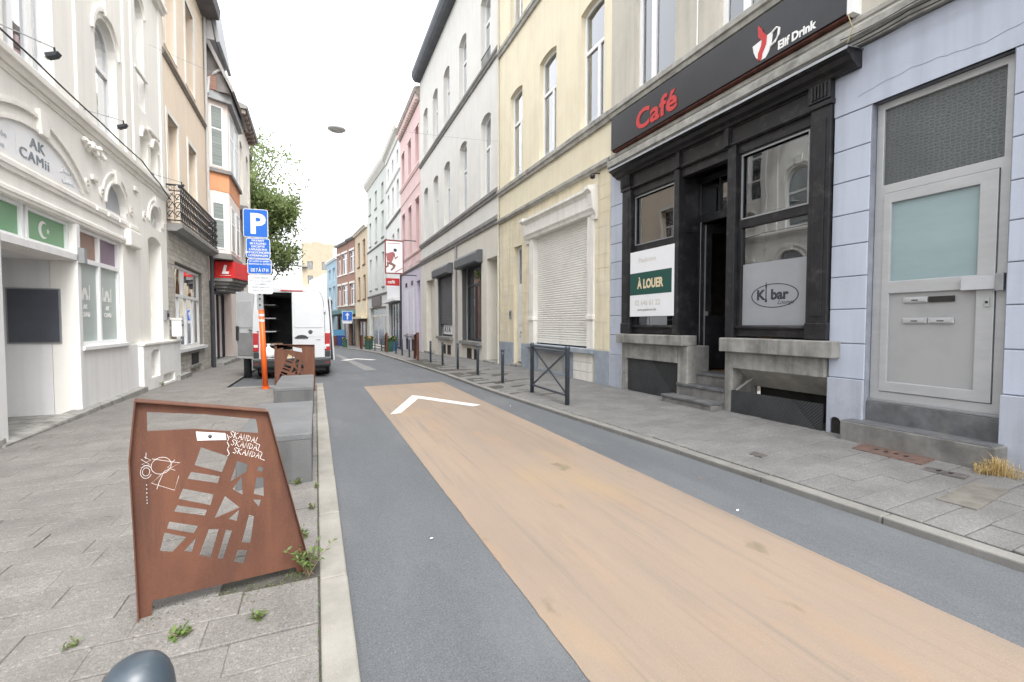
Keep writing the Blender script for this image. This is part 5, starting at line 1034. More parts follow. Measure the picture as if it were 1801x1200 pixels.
MB().profile(fl, [(.40, 11.4), (.5, 11.45), (.2, 13.6), (-2.5, 14.5), (-2.5, 14.35), (.1, 13.4)], 19.25, 21.7).build('attic_trim', M_zinc, l2.o)
l3.window(20.0, 23.8, -.2, 2.8, 0, d=-.3, fw=.12, fm=mat('navy_joinery', (.03, .035, .05), .5, .2), gm=GLASS_C, mull=(20.9, 21.8, 22.7), cut=False)
MB().box(fl, 19.32, 19.88, -.05, .05, -.3, 3.0).build('pilaster', M_anth, l3.o); MB().box(fl, 19.9, 23.9, -.3, .3, -.4, -.02).build('step', M_stone, l3.o)
cnp = empty('shop_canopy', fl.P(21, .5, 2.6), 'red box canopy sign with white letter above the dark shop', 'sign')
M_rd = mat('red_plastic', (.60, .03, .03), .35, .04); cp = [(20.15, .02), (20.05, .68), (21.6, 1.12), (22.8, .02)]
MB().hexa([fl.P(s_, d, 3.18) for s_, d in cp], [fl.P(s_, d, 3.80) for s_, d in cp]).build('red_box', M_rd, cnp, bevel=.01)
for k in range(4):
    sh = .10 * k; q = [(20.15 + sh, .0), (20.07 + sh, .60 - sh), (21.5, 1.0 - sh), (22.7 - sh, .0)]
    MB().hexa([fl.P(s_, d, 3.06 - .12 * k) for s_, d in q], [fl.P(s_, d, 3.175 - .12 * k) for s_, d in q]).build('corbel_step', M_dkl, cnp)
A = fl.P(20.15, .02, 0); B = fl.P(20.05, .68, 0); u_ = (B - A).normalized(); text('lettering', 'L', .40, A + u_ * .26 + Vector((0, -.02, 3.36)), u_, Up, M_signw, cnp, .006, .03, shear=.25)
MB().hexa([A + u_ * .2 + Vector((0, -.02, 3.27)), A + u_ * .55 + Vector((0, -.02, 3.27)), A + u_ * .55 + Vector((0, 0, 3.27)), A + u_ * .2 + Vector((0, 0, 3.27))], [A + u_ * .2 + Vector((0, -.02, 3.285)), A + u_ * .55 + Vector((0, -.02, 3.285)), A + u_ * .55 + Vector((0, 0, 3.285)), A + u_ * .2 + Vector((0, 0, 3.285))]).build('small_line', M_signw, cnp)
# ------------------------------------------------------------------ beige house with bracketed eaves, then further ones
M_bg = plaster('pale_beige_render', (.76, .73, .66), .04, (.67, .63, .56), .3, .03)
l4 = House(fl, 24.604, 31.4, 12.2, 'pale beige house with deep bracketed eaves before the tree', M_bg)
for c in (25.7, 28.0, 30.3):
    for z0, z1 in ((4.4, 6.8), (8.4, 11.0)): l4.window(c - .5, c + .5, z0, z1, .12, d=-.2, transom=(z1 - .8,), mull=(c,), curtain=.4)
l4.hole(25.4, 30.9, -.4, 3.0); l4.wall(); l4.body(); l4.window(25.5, 30.8, -.35, 2.95, 0, d=-.3, fw=.12, fm=M_anth, gm=GLASS_C, mull=(26.8, 28.2, 29.6), cut=False)
l4.band(12.2, 12.5, .5, M_dkl, s0=26.5, name='eave', prof=[(-.2, 12.2), (.46, 12.2), (.5, 12.36), (-.2, 12.6)])
for k in range(8): MB().box(fl, 26.6 + .62 * k, 26.78 + .62 * k, 0, .40, 11.98, 12.19).build('eave_bracket', mat('brown_bracket', (.25, .2, .17), .8, .15), l4.o)
MB().box(fl, 25.2, 29.5, -.1, .55, 6.9, 7.1).build('balcony', M_dkl, l4.o); MB().box(fl, 25.0, 27.4, -.1, .5, 3.6, 3.8).build('balcony', M_dkl, l4.o)
mb = MB()
for k in range(22): mb.tube([fl.P(25.05 + .11 * k, .47, 3.8), fl.P(25.05 + .11 * k, .47, 4.7)], .012, 4)
mb.box(fl, 25.0, 27.4, .45, .49, 4.7, 4.74); mb.build('balcony_rail', M_iron, l4.o)
MB().box(fl, 24.61, 25.0, -.3, .10, 9, 12.9).build('chimney_breast', M_bg, l4.o)
gw = empty('garden_wall', fl.P(38.7, 0, zg(38)), 'brick garden wall with stone coping under the street tree', 'wall')
MB().box(fl, 31.41, 45.9, -.3, 0, -1.4, 2.2).build('brickwork', M_brick, gw); MB().box(fl, 31.41, 45.9, -.36, .06, 2.2, 2.34).build('coping', M_dkl, gw)
for q in (33.0, 37.5, 42.0, 45.6): MB().box(fl, q - .25, q + .25, -.4, .08, -1.4, 2.6).build('pier', M_brick, gw)
gl, ll = bent((-3.48, 46), (-5.5, 66)); gl = Fr(gl.o, gl.u, -gl.n); l6_ = House(gl, 0, ll, 8.5, 'plain brick house far down the left side', M_brick)
for c in (3, 8, 13, 18): l6_.window(c - .6, c + .6, 3.5, 6, 0, d=-.2)
l6_.wall(); l6_.body()
for (a, b, hh, lab, mm) in (((-5.5, 66), (-13, 84), 9.5, 'added cream house closing the far left of the bend', M_creamw), ((-13, 84), (-24, 102), 10.0, 'added white house farthest along the left side', M_wht)):  # added houses that keep open sky out of the shop window reflections
    gq, lq = bent(a, b); gq = Fr(gq.o, gq.u, -gq.n); hq = House(gq, 0, lq, hh, lab, mm)
    for c in (3, 8, 13, 18): hq.window(c - .6, c + .6, 3.5, 6, 0, d=-.2)
    hq.wall(); hq.body()
# ------------------------------------------------------------------ street furniture
M_post = mat('street_grey_blue', (.060, .075, .092), .38, .12, 4, spec=.5, dirt=(.14, .14, .14), dirt_amt=.35, dscale=6)
M_conc = mat('cast_concrete', (.118, .12, .122), .85, .12, 1.8, bump=.35, bscale=90, speck=.10, streak=.22, dirt=(.15, .15, .145), dirt_amt=.5, dscale=2.0)
def rust():
    m = bpy.data.materials.new('corten_steel'); m.use_nodes = True; N = m.node_tree.nodes; L = m.node_tree.links; b = N['Principled BSDF']; b.inputs['Roughness'].default_value = .72; b.inputs['Specular IOR Level'].default_value = .35
    g = N.new('ShaderNodeNewGeometry')
    def noise(sc, st, det=7):
        mp = N.new('ShaderNodeMapping'); mp.inputs['Scale'].default_value = st; L.new(g.outputs['Position'], mp.inputs[0]); n = N.new('ShaderNodeTexNoise'); n.inputs['Scale'].default_value = sc; n.inputs['Detail'].default_value = det; n.inputs['Roughness'].default_value = .65; L.new(mp.outputs[0], n.inputs[0]); return n.outputs['Fac']
    def mx(a, c2, f, lo, hi, amt):
        r = N.new('ShaderNodeMapRange'); r.inputs[1].default_value = lo; r.inputs[2].default_value = hi; r.inputs[4].default_value = amt; L.new(f, r.inputs[0]); x = N.new('ShaderNodeMix'); x.data_type = 'RGBA'; L.new(r.outputs[0], x.inputs[0])
        if isinstance(a, tuple): x.inputs[6].default_value = (*a, 1)
        else: L.new(a, x.inputs[6])
        x.inputs[7].default_value = (*c2, 1); return x.outputs[2]
    c = mx((.118, .048, .028), (.082, .034, .021), noise(3.5, (1, 1, .45)), .38, .62, 1); c = mx(c, (.15, .064, .033), noise(2.2, (3, 3, .3)), .52, .72, .8); c = mx(c, (.055, .028, .022), noise(1.7, (6, 6, .5)), .58, .70, .8); c = mx(c, (.18, .085, .045), noise(160, (1, 1, 1), 2), .55, .75, .35); c = mx(c, (.085, .075, .08), noise(4, (5, 5, 1)), .70, .76, .5)
    L.new(c, b.inputs['Base Color']); bp = N.new('ShaderNodeBump'); bp.inputs['Strength'].default_value = .35; bp.inputs['Distance'].default_value = .008; L.new(noise(120, (1, 1, 1), 4), bp.inputs['Height']); L.new(bp.outputs[0], b.inputs['Normal']); return m
M_rust = rust()
HOLES = [((.26, .81), (.38, .74), (.35, .66), (.23, .72)), ((.215, .69), (.34, .64), (.33, .605), (.20, .655)), ((.18, .61), (.31, .55), (.295, .495), (.16, .56)), ((.155, .53), (.28, .475), (.27, .445), (.14, .50)), ((.12, .455), (.24, .40), (.22, .365), (.11, .42)),
         ((.10, .405), (.19, .355), (.13, .295), (.08, .315)), ((.23, .34), (.21, .27), (.175, .285)), ((.285, .37), (.33, .36), (.29, .215), (.24, .245)), ((.36, .345), (.39, .335), (.345, .19), (.32, .20)), ((.42, .71), (.47, .68), (.462, .64), (.385, .60)), ((.44, .62), (.443, .515), (.395, .56)), ((.36, .53), (.428, .45), (.31, .42)),
         ((.425, .44), (.413, .38), (.372, .40)), ((.52, .66), (.545, .65), (.54, .625), (.515, .635)), ((.51, .60), (.545, .59), (.545, .485), (.495, .51)), ((.49, .48), (.53, .47), (.52, .43)), ((.47, .40), (.495, .385), (.475, .24), (.432, .255)), ((.413, .22), (.46, .205), (.44, .135), (.392, .16))]
def barrier(square=False):
    """local: x along the plate, z up, street side -y"""
    f = Fr((0, 0), (1, 0), (0, -1))
    e = empty('corten_barrier', (0, 0, 0), 'x', 'barrier', 'corten steel barriers on the pavement')
    out = [(-.01, -.12), (.035, -.12), (.04, .05), (.72, .02), (.725, -.12), (.765, -.12), (.765, 1.0), (.0, 1.02)] if square else [(-.01, -.12), (.035, -.12), (.045, .075), (.70, .03), (.735, -.1), (.775, -.1), (.765, .05), (.565, .965), (.30, 1.02), (.0, 1.08), (-.025, .8), (-.02, .45)]
    hl = [[(.045, 1.02), (.045, .925), (.23, .91), (.525, .845), (.515, .925), (.28, .98)]] + [list(h) for h in HOLES]
    MB().prism(f, out, -.004, .004, hl).build('plate', M_rust, e)
    if square: hl[0] = [(.05, .97), (.05, .86), (.715, .86), (.715, .955)]
    left = [(-.01, -.12), (-.02, .45), (-.028, .8), (.0, 1.083)]; top = [(.0, 1.083), (.30, 1.023), (.567, .968)]; right = [(.567, .968), (.767, .05), (.777, -.1)]
    if square: top = [(.0, 1.023), (.767, 1.003)]; left = [(-.01, -.12), (.0, 1.023)]; right = [(.767, 1.003), (.767, -.12)]
    rim = MB()
    for ln, dep in ((left, .075), (top, .06), (right, .085)):
        for (a, b) in zip(ln, ln[1:]):
            rim.hexa([(a[0], -.035, a[1]), (b[0], -.035, b[1]), (b[0], dep, b[1]), (a[0], dep, a[1])], [(a[0] + .006, -.035, a[1] - .007), (b[0] + .006, -.035, b[1] - .007), (b[0] + .006, dep, b[1] - .007), (a[0] + .006, dep, a[1] - .007)])
    rim.build('rim', M_rust, e)
    return e, f
br, bf = barrier(); br['label'] = 'large rusty steel barrier with cut-out street pattern in the foreground'
ang = math.atan2(.24, .97)
far = []
b2_, _ = barrier(True); b2_['label'] = 'rusty steel barrier behind the second concrete bench and before the van'; b2_.location = (-.80, 10.7, 0)
for (x, y, rz, lab, sc) in ((4.05, 19.6, R(88), 'rusty steel barrier seen edge on between the dark bollards', 1), (4.0, 28.6, R(88), 'rusty steel barrier edge on by the lavender house', 1), (3.55, 40.0, R(92), 'small far rusty barrier beside the green planter', 1)):
    copy_tree(br, (x, y, zg(y) + .12), rz, lab, sc)
# marks on the near one only (after the copies were made)
SCR = mat('white_marker', (.70, .69, .67), .6, .05); M_stick = mat('white_sticker', (.78, .78, .77), .45, .03)
MB().prism(bf, [(.24, .895), (.368, .868), (.372, .832), (.245, .848)], .004, .006).build('sticker', M_stick, br); MB().lathe((.30, -.0065, .862), [(.001, -.012), (.012, 0), (.001, .012)], 8).build('sticker_dot', M_anth, br)
GL = {'S': [[(1, .9), (.5, 1), (.1, .8), (.8, .35), (.5, 0), (0, .1)]], 'K': [[(0.1, 1), (0, 0)], [(.9, 1), (.1, .5), (.9, 0)]], 'A': [[(0, 0), (.5, 1), (.9, 0)], [(.2, .4), (.8, .4)]], 'N': [[(0, 0), (.1, 1), (.8, 0), (.9, 1)]], 'D': [[(.1, 0), (.1, 1), (.8, .7), (.8, .3), (.1, 0)]], 'L': [[(.2, 1), (0, 0), (1.3, -.1)]]}
def scrawl(word, s0, z0, w, h, slope, name='graffiti'):
    mb = MB()
    for i, ch in enumerate(word):
        for st_ in GL[ch]: mb.tube([bf.P(s0 + (i + p[0] * .8) * w + p[1] * .008, .0045, z0 + p[1] * h + slope * (i + p[0]) * w) for p in st_], .0016, 4)
    mb.build(name, SCR, br)
scrawl('SKANDAL', .385, .845, .0205, .032, -.42); scrawl('SKANDAL', .392, .802, .021, .03, -.42); scrawl('SKANDAL', .40, .757, .0215, .03, -.42)
for k in range(3): MB().tube([bf.P(.376, .0045, .86 - .04 * k), bf.P(.384, .0045, .835 - .04 * k), bf.P(.377, .0045, .825 - .04 * k)], .002, 4).build('graffiti', SCR, br)
def circ(cx, cz, rx, rz, t0=0, t1=360, n=18): return [bf.P(cx + rx * math.cos(R(t0 + (t1 - t0) * i / n)), .0045, cz + rz * math.sin(R(t0 + (t1 - t0) * i / n))) for i in range(n + 1)]
mb = MB()
for pts in (circ(.095, .745, .04, .042), circ(.036, .725, .014, .02), circ(.036, .725, .022, .032, 30, 330), [bf.P(s_, .0045, z_) for s_, z_ in ((.018, .79), (.05, .76), (.015, .75), (.055, .745), (.02, .765), (.055, .78), (.03, .80))], [bf.P(s_, .0045, z_) for s_, z_ in ((.06, .785), (.17, .745), (.11, .715), (.055, .665), (.145, .61), (.165, .68))], [bf.P(s_, .0045, z_) for s_, z_ in ((.10, .70), (.085, .665), (.075, .63))], [bf.P(s_, .0045, z_) for s_, z_ in ((.038, .82), (.036, .79))], [bf.P(s_, .0045, z_) for s_, z_ in ((.15, .765), (.12, .73), (.15, .71))]):
    mb.tube(pts, .0010, 4)
for z_ in (.66, .64, .62, .60, .585, .57): mb.lathe(bf.P(.036, .005, z_), [(.0005, -.003), (.0025, 0), (.0005, .003)], 5)
mb.build('graffiti_drawing', SCR, br)
br.location = (-.81, 2.73, 0); br.rotation_euler = (0, 0, ang)
# concrete benches
def bench(x0, x1, y0, y1, h, lab):
    e = empty('concrete_bench', ((x0 + x1) / 2, y0, 0), lab, 'bench', 'concrete block benches'); MB().b(x0, x1, y0, y1, -.05, h - .004).build('block', M_conc, e, bevel=.012); MB().b(x0 - .004, x1 + .004, y0 - .004, y1 + .004, h - .06, h).build('seat_slab', mat('smooth_concrete', (.132, .136, .14), .7, .14, 2, bump=.3, bscale=90, speck=.15, sscale=120, dirt=(.10, .10, .10), dirt_amt=.7, dscale=3), e, bevel=.01)
bench(-.66, -.05, 4.54, 6.45, .45, 'grey concrete block bench right behind the near barrier'); bench(-.62, -.05, 7.95, 9.82, .45, 'grey concrete block bench nearer the van')
# bollards
def bollard():
    e = empty('bollard', (4.15, 10.2, .0), 'x', 'bollard', 'dark bollards along the kerb'); p = (4.15, 10.2, 0)
    MB().lathe(p, [(.038, -.05), (.038, .70), (.042, .71), (.042, .745), (.038, .75), (.038, .80), (.046, .805), (.046, .83), (.030, .855), (.01, .86)], 14).build('post', M_post, e, True); MB().lathe(p, [(.09, -.02), (.09, .008), (.05, .016), (.04, .017)], 14).build('base_plate', M_conc, e); return e
bo = bollard(); bo['label'] = 'dark bollard closest to the folding cross barrier, by the cream house door'
ord_ = ['second', 'third', 'fourth', 'fifth', 'sixth', 'seventh', 'eighth', 'ninth', 'tenth', 'eleventh']
BY = [12.05, 14.0, 15.9, 17.75, 22.2, 24.2, 26.2, 31.5, 34.5, 37.2]
for k, y in enumerate(BY): copy_tree(bo, (4.15 - max(0, y - 28) * .03, y, zg(y) + .01), 0, ord_[k] + ' dark bollard along the right kerb counting from the cross barrier')
nb_ = empty('dome_bollard', (-.275, .90, 0), 'blue grey domed bollard top close to the camera', 'bollard')
MB().lathe((-.275, .90, 0), [(.044, -.05), (.044, .80), (.048, .81), (.051, .825), (.051, .845), (.049, .865), (.043, .885), (.034, .898), (.020, .907), (.005, .910)], 28).build('post', mat('blue_grey_enamel', (.040, .056, .072), .38, .12, 9, spec=.6, dirt=(.22, .23, .24), dirt_amt=.25, dscale=22), nb_, True)
lb = empty('bollard', (-1.62, 13.9, 0), 'short dark post under the open van door', 'bollard'); MB().lathe((-1.80, 14.9, -.02), [(.10, -.05), (.10, .75), (.11, .76), (.11, .80), (.05, .83)], 12).build('post', M_anth, lb, True)
# cross barrier
xb = empty('cross_barrier', (4.17, 7.9, .0), 'grey steel cross-braced barrier on the right pavement edge', 'barrier'); Ax, Bx = Vector((4.10, 7.02, .01)), Vector((4.18, 8.62, .01))
for q in (Ax, Bx): MB().lathe(q, [(.042, -.05), (.042, 1.0), (.047, 1.005), (.047, 1.03), (.03, 1.05)], 12).build('post', M_post, xb, True)
up = Vector((0, 0, 1)); uu = (Bx - Ax).normalized()
tx = uu.cross(up).normalized()
def bar(p, q, w, t): 
    d = (q - p).normalized(); n = d.cross(tx).normalized(); return MB().hexa([p - n * w - tx * t, q - n * w - tx * t, q - n * w + tx * t, p - n * w + tx * t], [p + n * w - tx * t, q + n * w - tx * t, q + n * w + tx * t, p + n * w + tx * t])
bar(Ax + up * .985, Bx + up * .985, .022, .03).build('top_rail', M_post, xb); bar(Ax + up * .16, Bx + up * .16, .018, .015).build('bottom_rail', M_post, xb); bar(Ax + up * .17, Bx + up * .97, .018, .008).build('brace', M_post, xb); bar(Ax + up * .97 + tx * .018, Bx + up * .17 + tx * .018, .018, .008).build('brace', M_post, xb)
# parking sign
M_sb = mat('sign_blue', (.012, .11, .46), .35, .05); M_sw = mat('sign_white', (.58, .59, .61), .4, .03); M_or = mat('orange_post_paint', (.72, .115, .015), .45, .05)
ps = empty('parking_sign', (-1.05, 11.5, 0), 'blue parking sign with three plates on an orange post', 'sign'); lean = lambda z: -.033 * z
sF = Fr((-1.05, 11.44), (math.cos(R(-6)), math.sin(R(-6))), (math.sin(R(-6)), -math.cos(R(-6))))
MB().tube([(-1.05, 11.5, -.1), (-1.05 + lean(1.78), 11.5, 1.78)], .055, 14).build('sleeve', M_or, ps, True); MB().tube([(-1.05 + lean(1.78), 11.5, 1.78), (-1.05 + lean(3.97), 11.5, 3.97)], .034, 10).build('pole', M_sw, ps, True)
MB().tube([(-1.05, 11.5, -.02), (-1.05, 11.5, .05)], .075, 14).build('foot', M_or, ps)
for z in (1.5, 1.62): MB().tube([(-1.05 + lean(z), 11.5, z), (-1.05 + lean(z), 11.5, z + .05)], .058, 14, False).build('sticker', M_sw, ps)
MB().box(sF, -.13, -.01, -.02, .0, 1.76, 2.14).build('slotted_bracket', M_zinc, ps)
for z in (1.84, 1.98, 2.08): MB().box(sF, -.095, -.055, .0, .003, z, z + .05).build('slot', M_anth, ps)
def rr_rect(a, b, z0, z1, r, n=5):
    out = []
    for cx, cz, t in ((b - r, z0 + r, -90), (b - r, z1 - r, 0), (a + r, z1 - r, 90), (a + r, z0 + r, 180)): out += [(cx + r * math.cos(R(t + 90 * i / n)), cz + r * math.sin(R(t + 90 * i / n))) for i in range(n + 1)]
    return out
def plate(c, w, z0, z1, m, bord=True):
    pl_ = MB().prism(sF, rr_rect(c - w / 2, c + w / 2, z0, z1, .045), -.012, .006).build('plate', M_sw if bord else m, ps)
    if bord: MB().prism(sF, rr_rect(c - w / 2 + .014, c + w / 2 - .014, z0 + .014, z1 - .014, .035), .006, .009).build('face', m, pl_)
    return pl_
su, sn = Vector((sF.u.x, sF.u.y, 0)), Vector((0, 0, 1))
pp = plate(-.125, .49, 3.345, 3.96, M_sb); text('letter', 'P', .60, sF.P(-.245, .010, 3.44), su, sn, M_sw, pp, .001, .022)
pp = plate(-.085, .475, 2.89, 3.33, M_sb)
for k, t_ in enumerate(('PAYANT', 'BETALEND', 'EXCEPTÉ', 'LIVRAISONS', 'UITGEZONDERD', 'LEVERINGEN')): text('lettering', t_, .066, sF.P(-.085, .010, 3.255 - .065 * k), su, sn, M_sw, pp, .001, 0, 'CENTER', bold=.003)
pp = plate(-.065, .475, 2.545, 2.88, M_sb)
for k, t_ in enumerate(('DU LUNDI AU SAMEDI', 'van MAANDAG t/m ZATERDAG')): text('lettering', t_, .05, sF.P(-.065, .010, 2.81 - .06 * k), su, sn, M_sw, pp, .001, .001, 'CENTER', sx=.78)
text('lettering', 'DE 7 À 17 H', .10, sF.P(-.065, .010, 2.60), su, sn, M_sw, pp, .001, .003, 'CENTER', sx=.66)
pp = plate(-.05, .49, 2.115, 2.535, M_sw, False)
for k, t_ in enumerate(('TICKET REQUIS', '9 H - 21 H / DU LUNDI', 'AU SAMEDI', 'TICKET VERPLICHT', 'VAN 9 TOT 21 U')): text('lettering', t_, .05, sF.P(-.05, .008, 2.45 - .07 * k), su, sn, M_grt, pp, .001, .0005, 'CENTER', sx=.85)
# street lamp hung over the road
lx, ly, lz = .63, 14.1, 7.0
sl2 = empty('hanging_lamp', (lx, ly, lz), 'grey disc street lamp hanging over the middle of the street', 'lamp'); MB().lathe((lx, ly, lz), [(.05, -.05), (.20, -.035), (.25, .0), (.22, .035), (.10, .075), (.03, .10), (.02, .20)], 24).build('shade', mat('lamp_grey', (.6, .6, .6), .5, .05), sl2, True)
tag(MB().tube(sag([(-3.45, 13.2, 7.9), (lx, ly, 7.21), (5.99, 15.2, 7.9)], 8, .05), .004, 4).build('span_wire', M_zinc), 'thin span wire carrying the hanging street lamp', 'wire')
# runner poster sign on the lavender house
f_p = Fr((5.05, 29.4), (1, 0), (0, -1))
rs = empty('poster_sign', (5.4, 29.4, 4.4), 'tall white projecting poster with a running figure in red', 'sign'); x0, x1, z0, z1 = -1.02, .12, 4.60, 6.72
MB().prism(f_p, [(x0, z0), (x1, z0), (x1, z1), (x0, z1)], -.05, .05, [[(x0 + .07, z0 + .07), (x0 + .07, z1 - .07), (x1 - .05, z1 - .07), (x1 - .05, z0 + .07)]]).build('frame', mat('dull_red_frame', (.22, .035, .035), .5, .1), rs); MB().box(f_p, x0 + .05, x1 - .04, -.03, .03, z0 + .05, z1 - .05).build('panel', M_board, rs)
shirt = mat('faded_red_print', (.36, .12, .12), .5, .06); skin = mat('brown_print', (.22, .11, .09), .5, .1); cxp = -.55
def pic(name, pts, m): MB().prism(f_p, pts, .03, .034).build(name, m, rs)
pic('torso_print', [(-.95, 5.85), (-.55, 5.98), (-.42, 5.90), (-.5, 5.55), (-.62, 5.30), (-.9, 5.42)], shirt); pic('arm_print', [(-.5, 5.85), (-.40, 5.5), (-.2, 5.68), (-.22, 5.74), (-.38, 5.62), (-.42, 5.86)], skin); pic('head_print', [(-.48, 6.0), (-.34, 5.98), (-.28, 6.08), (-.32, 6.18), (-.44, 6.2), (-.5, 6.1)], M_anth)
pic('leg_print', [(-.78, 5.35), (-.6, 5.3), (-.35, 5.15), (-.45, 4.95), (-.62, 4.78), (-.70, 4.84), (-.55, 5.02), (-.55, 5.1), (-.8, 5.2)], skin); pic('leg_print', [(-.9, 5.4), (-.78, 5.3), (-.8, 5.05), (-.95, 4.95), (-.96, 5.05), (-.9, 5.12)], skin); pic('ramp_print', [(-.4, 4.68), (.05, 4.95), (.05, 5.0), (-.4, 4.74)], shirt)
text('lettering', 'UNIFORMES', .10, f_p.P(-.86, .031, 6.50), (1, 0, 0), Up, M_red, rs, .001, .002) if False else MB().box(f_p, -.85, -.1, .03, .034, 6.48, 6.52).build('printed_line', shirt, rs)
MB().tube([(5.17, 29.4, 4.55), (6.0, 29.4, 4.55)], .03, 6).build('bracket', M_anth, rs); MB().tube([(5.17, 29.4, 6.75), (6.0, 29.4, 6.75)], .03, 6).build('bracket', M_anth, rs)
# one way sign far off
ow = empty('one_way_sign', (2.9, 48, zg(48)), 'blue square one way sign with white arrow down the street', 'sign'); fo = Fr((2.9, 48), (1, 0), (0, -1))
MB().tube([(2.9, 48.03, zg(48)), (2.9, 48.03, 2.7)], .04, 6).build('post', M_zinc, ow); MB().box(fo, -.48, .48, .0, .02, 1.75, 2.7).build('white_border', M_sw, ow); MB().box(fo, -.44, .44, .02, .03, 1.79, 2.66).build('blue_face', M_sb, ow); MB().prism(fo, [(-.06, 1.88), (.06, 1.88), (.06, 2.3), (.22, 2.3), (0, 2.58), (-.22, 2.3), (-.06, 2.3)], .03, .035).build('arrow', M_sw, ow); MB().box(fo, -.45, .45, .0, .02, 1.5, 1.72).build('under_plate', M_sw, ow)
# planters and bins
M_gp = mat('dark_green_box', (.03, .09, .06), .6, .15); M_bl = mat('blue_bin_plastic', (.02, .05, .20), .5, .1)
def planter(x, y, w, h, m, lab, fl_col, n=60, seed=1):
    z = zg(y); e = empty('flower_planter', (x, y, z), lab, 'planter'); mb = MB().hexa([(x - w * .44, y - w * .44, z), (x + w * .44, y - w * .44, z), (x + w * .44, y + w * .44, z), (x - w * .44, y + w * .44, z)], [(x - w / 2, y - w / 2, z + h), (x + w / 2, y - w / 2, z + h), (x + w / 2, y + w / 2, z + h), (x - w / 2, y + w / 2, z + h)]).build('box', m, e); MB().b(x - w * .54, x + w * .54, y - w * .54, y + w * .54, z + h - .06, z + h - .001).build('box_rim', m, e)
    rr = random.Random(seed); 
    for nm, mm, k, sz in (('leaves', mat('planter_leaves', (.07, .13, .03), .7, .2), n, .10), ('flowers', fl_col, n // 2, .07)):
        mb = MB()
        for i in range(k):
            c = Vector((x + rr.uniform(-.5, .5) * w, y + rr.uniform(-.5, .5) * w, z + h + rr.uniform(0, .3))); a = Vector((rr.uniform(-1, 1), rr.uniform(-1, 1), rr.uniform(-.3, 1))).normalized(); b = a.orthogonal().normalized(); q = a.cross(b); mb.add([c - b * sz - q * sz * .5, c + b * sz - q * sz * .5, c + b * sz + q * sz * .5, c - b * sz + q * sz * .5], [(0, 1, 2, 3)])
        mb.build(nm, mm, e)
planter(4.05, 39.6, .62, .75, M_gp, 'dark green square planter with orange flowers', mat('orange_flowers', (.6, .2, .06), .7, .2)); planter(4.9, 32.4, .6, .6, mat('teal_blue_box', (.04, .13, .28), .6, .1), 'blue planter with green leaves by the dark shop', mat('yellow_leaves', (.25, .26, .05), .7, .2), 80, 2); planter(2.9, 53, .55, .75, M_gp, 'small far green planter near the one way sign', mat('pale_flowers', (.6, .55, .5), .7, .2), 40, 3); planter(4.35, 30.2, .5, .7, M_gp, 'dark green planter in front of the lavender house', mat('white_flowers', (.65, .65, .62), .7, .2), 50, 4)
def bin_(x, y, w, h, m, lab):
    z = zg(y); e = empty('wheeled_bin', (x, y, z), lab, 'bin'); MB().hexa([(x - w * .42, y - .3, z + .1), (x + w * .42, y - .3, z + .1), (x + w * .42, y + .3, z + .1), (x - w * .42, y + .3, z + .1)], [(x - w / 2, y - .36, z + h), (x + w / 2, y - .36, z + h), (x + w / 2, y + .36, z + h), (x - w / 2, y + .36, z + h)]).build('body', m, e, bevel=.03); MB().b(x - w * .53, x + w * .53, y - .4, y + .4, z + h, z + h + .08).build('lid', m, e, bevel=.03)
    for q in (-.35, .35): MB().tube([(x + w * q, y - .2, z + .09), (x + w * q + .05, y - .2, z + .09)], .09, 10).build('wheel', M_iron, e)
bin_(2.75, 57.5, 1.0, 1.25, M_bl, 'dark blue wheeled bin far along the right pavement'); bin_(2.2, 58.6, .7, 1.2, mat('brown_bin', (.14, .05, .035), .5, .1), 'brown wheeled bin beside the dark blue one')
bw = empty('advert_board', (2.7, 59.3, zg(59)), 'bright blue board standing behind the bins', 'board'); MB().b(2.0, 3.2, 59.3, 59.36, -.1, .75).build('panel', mat('bright_blue_board', (.07, .22, .38), .5, .05), bw); MB().b(1.95, 2.05, 59.32, 59.4, zg(59) - .02, .1).build('leg', M_zinc, bw); MB().b(3.15, 3.25, 59.32, 59.4, zg(59) - .02, .1).build('leg', M_zinc, bw)
# ------------------------------------------------------------------ van
M_vw = mat('white_car_paint', (.47, .485, .51), .22, .02, 1, spec=.5, coat=.6, dirt=(.55, .55, .54), dirt_amt=.3, dscale=2.0); M_pl = mat('black_car_plastic', (.03, .031, .033), .6, .15); M_rub = mat('tyre_rubber', (.022, .022, .022), .85, .2); M_tl = mat('red_lamp_plastic', (.33, .012, .015), .2, .1, coat=.5); M_vin = mat('van_lining', (.17, .17, .175), .8, .2, 3); M_gpn = mat('grey_door_lining', (.23, .235, .24), .75, .12, 4)
VX, VY = -.60, 14.15
vz0 = zg(16) + ZR
va = empty('delivery_van', (VX, VY, vz0), 'white delivery van parked with its left rear door open', 'van')
def vsec(y):
    """half width at floor, shoulder, roof, heights, by length"""
    top = 2.56 if y < 4.5 else max(1.15, 2.56 - (y - 4.5) * 1.25) if y < 5.35 else 1.45 - (y - 5.35) * .45
    w = .98 if y < 5.0 else .98 - (y - 5.0) * .12
    return top, w
def vring(y, inset=0.0):
    top, w = vsec(y); w -= inset; zf = .42 + inset; out = []
    prof = [(1.0, 0), (1.0, .22), (1.0, .42), (.985, .60), (.955, .78), (.93, .90), (.88, .965), (.78, .993), (.5, 1.0)]
    h = top - inset - zf
    R_ = [(w * a, zf + h * t) for a, t in prof]; return R_ + [(-x, z) for x, z in R_[::-1]]
ys = [0, .03, .5, 2, 3.5, 4.5, 4.8, 5.1, 5.35, 5.6, 5.85, 5.95]; rings = [vring(y) for y in ys]; n = len(rings[0]); vs = []; fs = []
for y, rg_ in zip(ys, rings): vs += [(VX + x, VY + y, vz0 + z) for x, z in rg_]
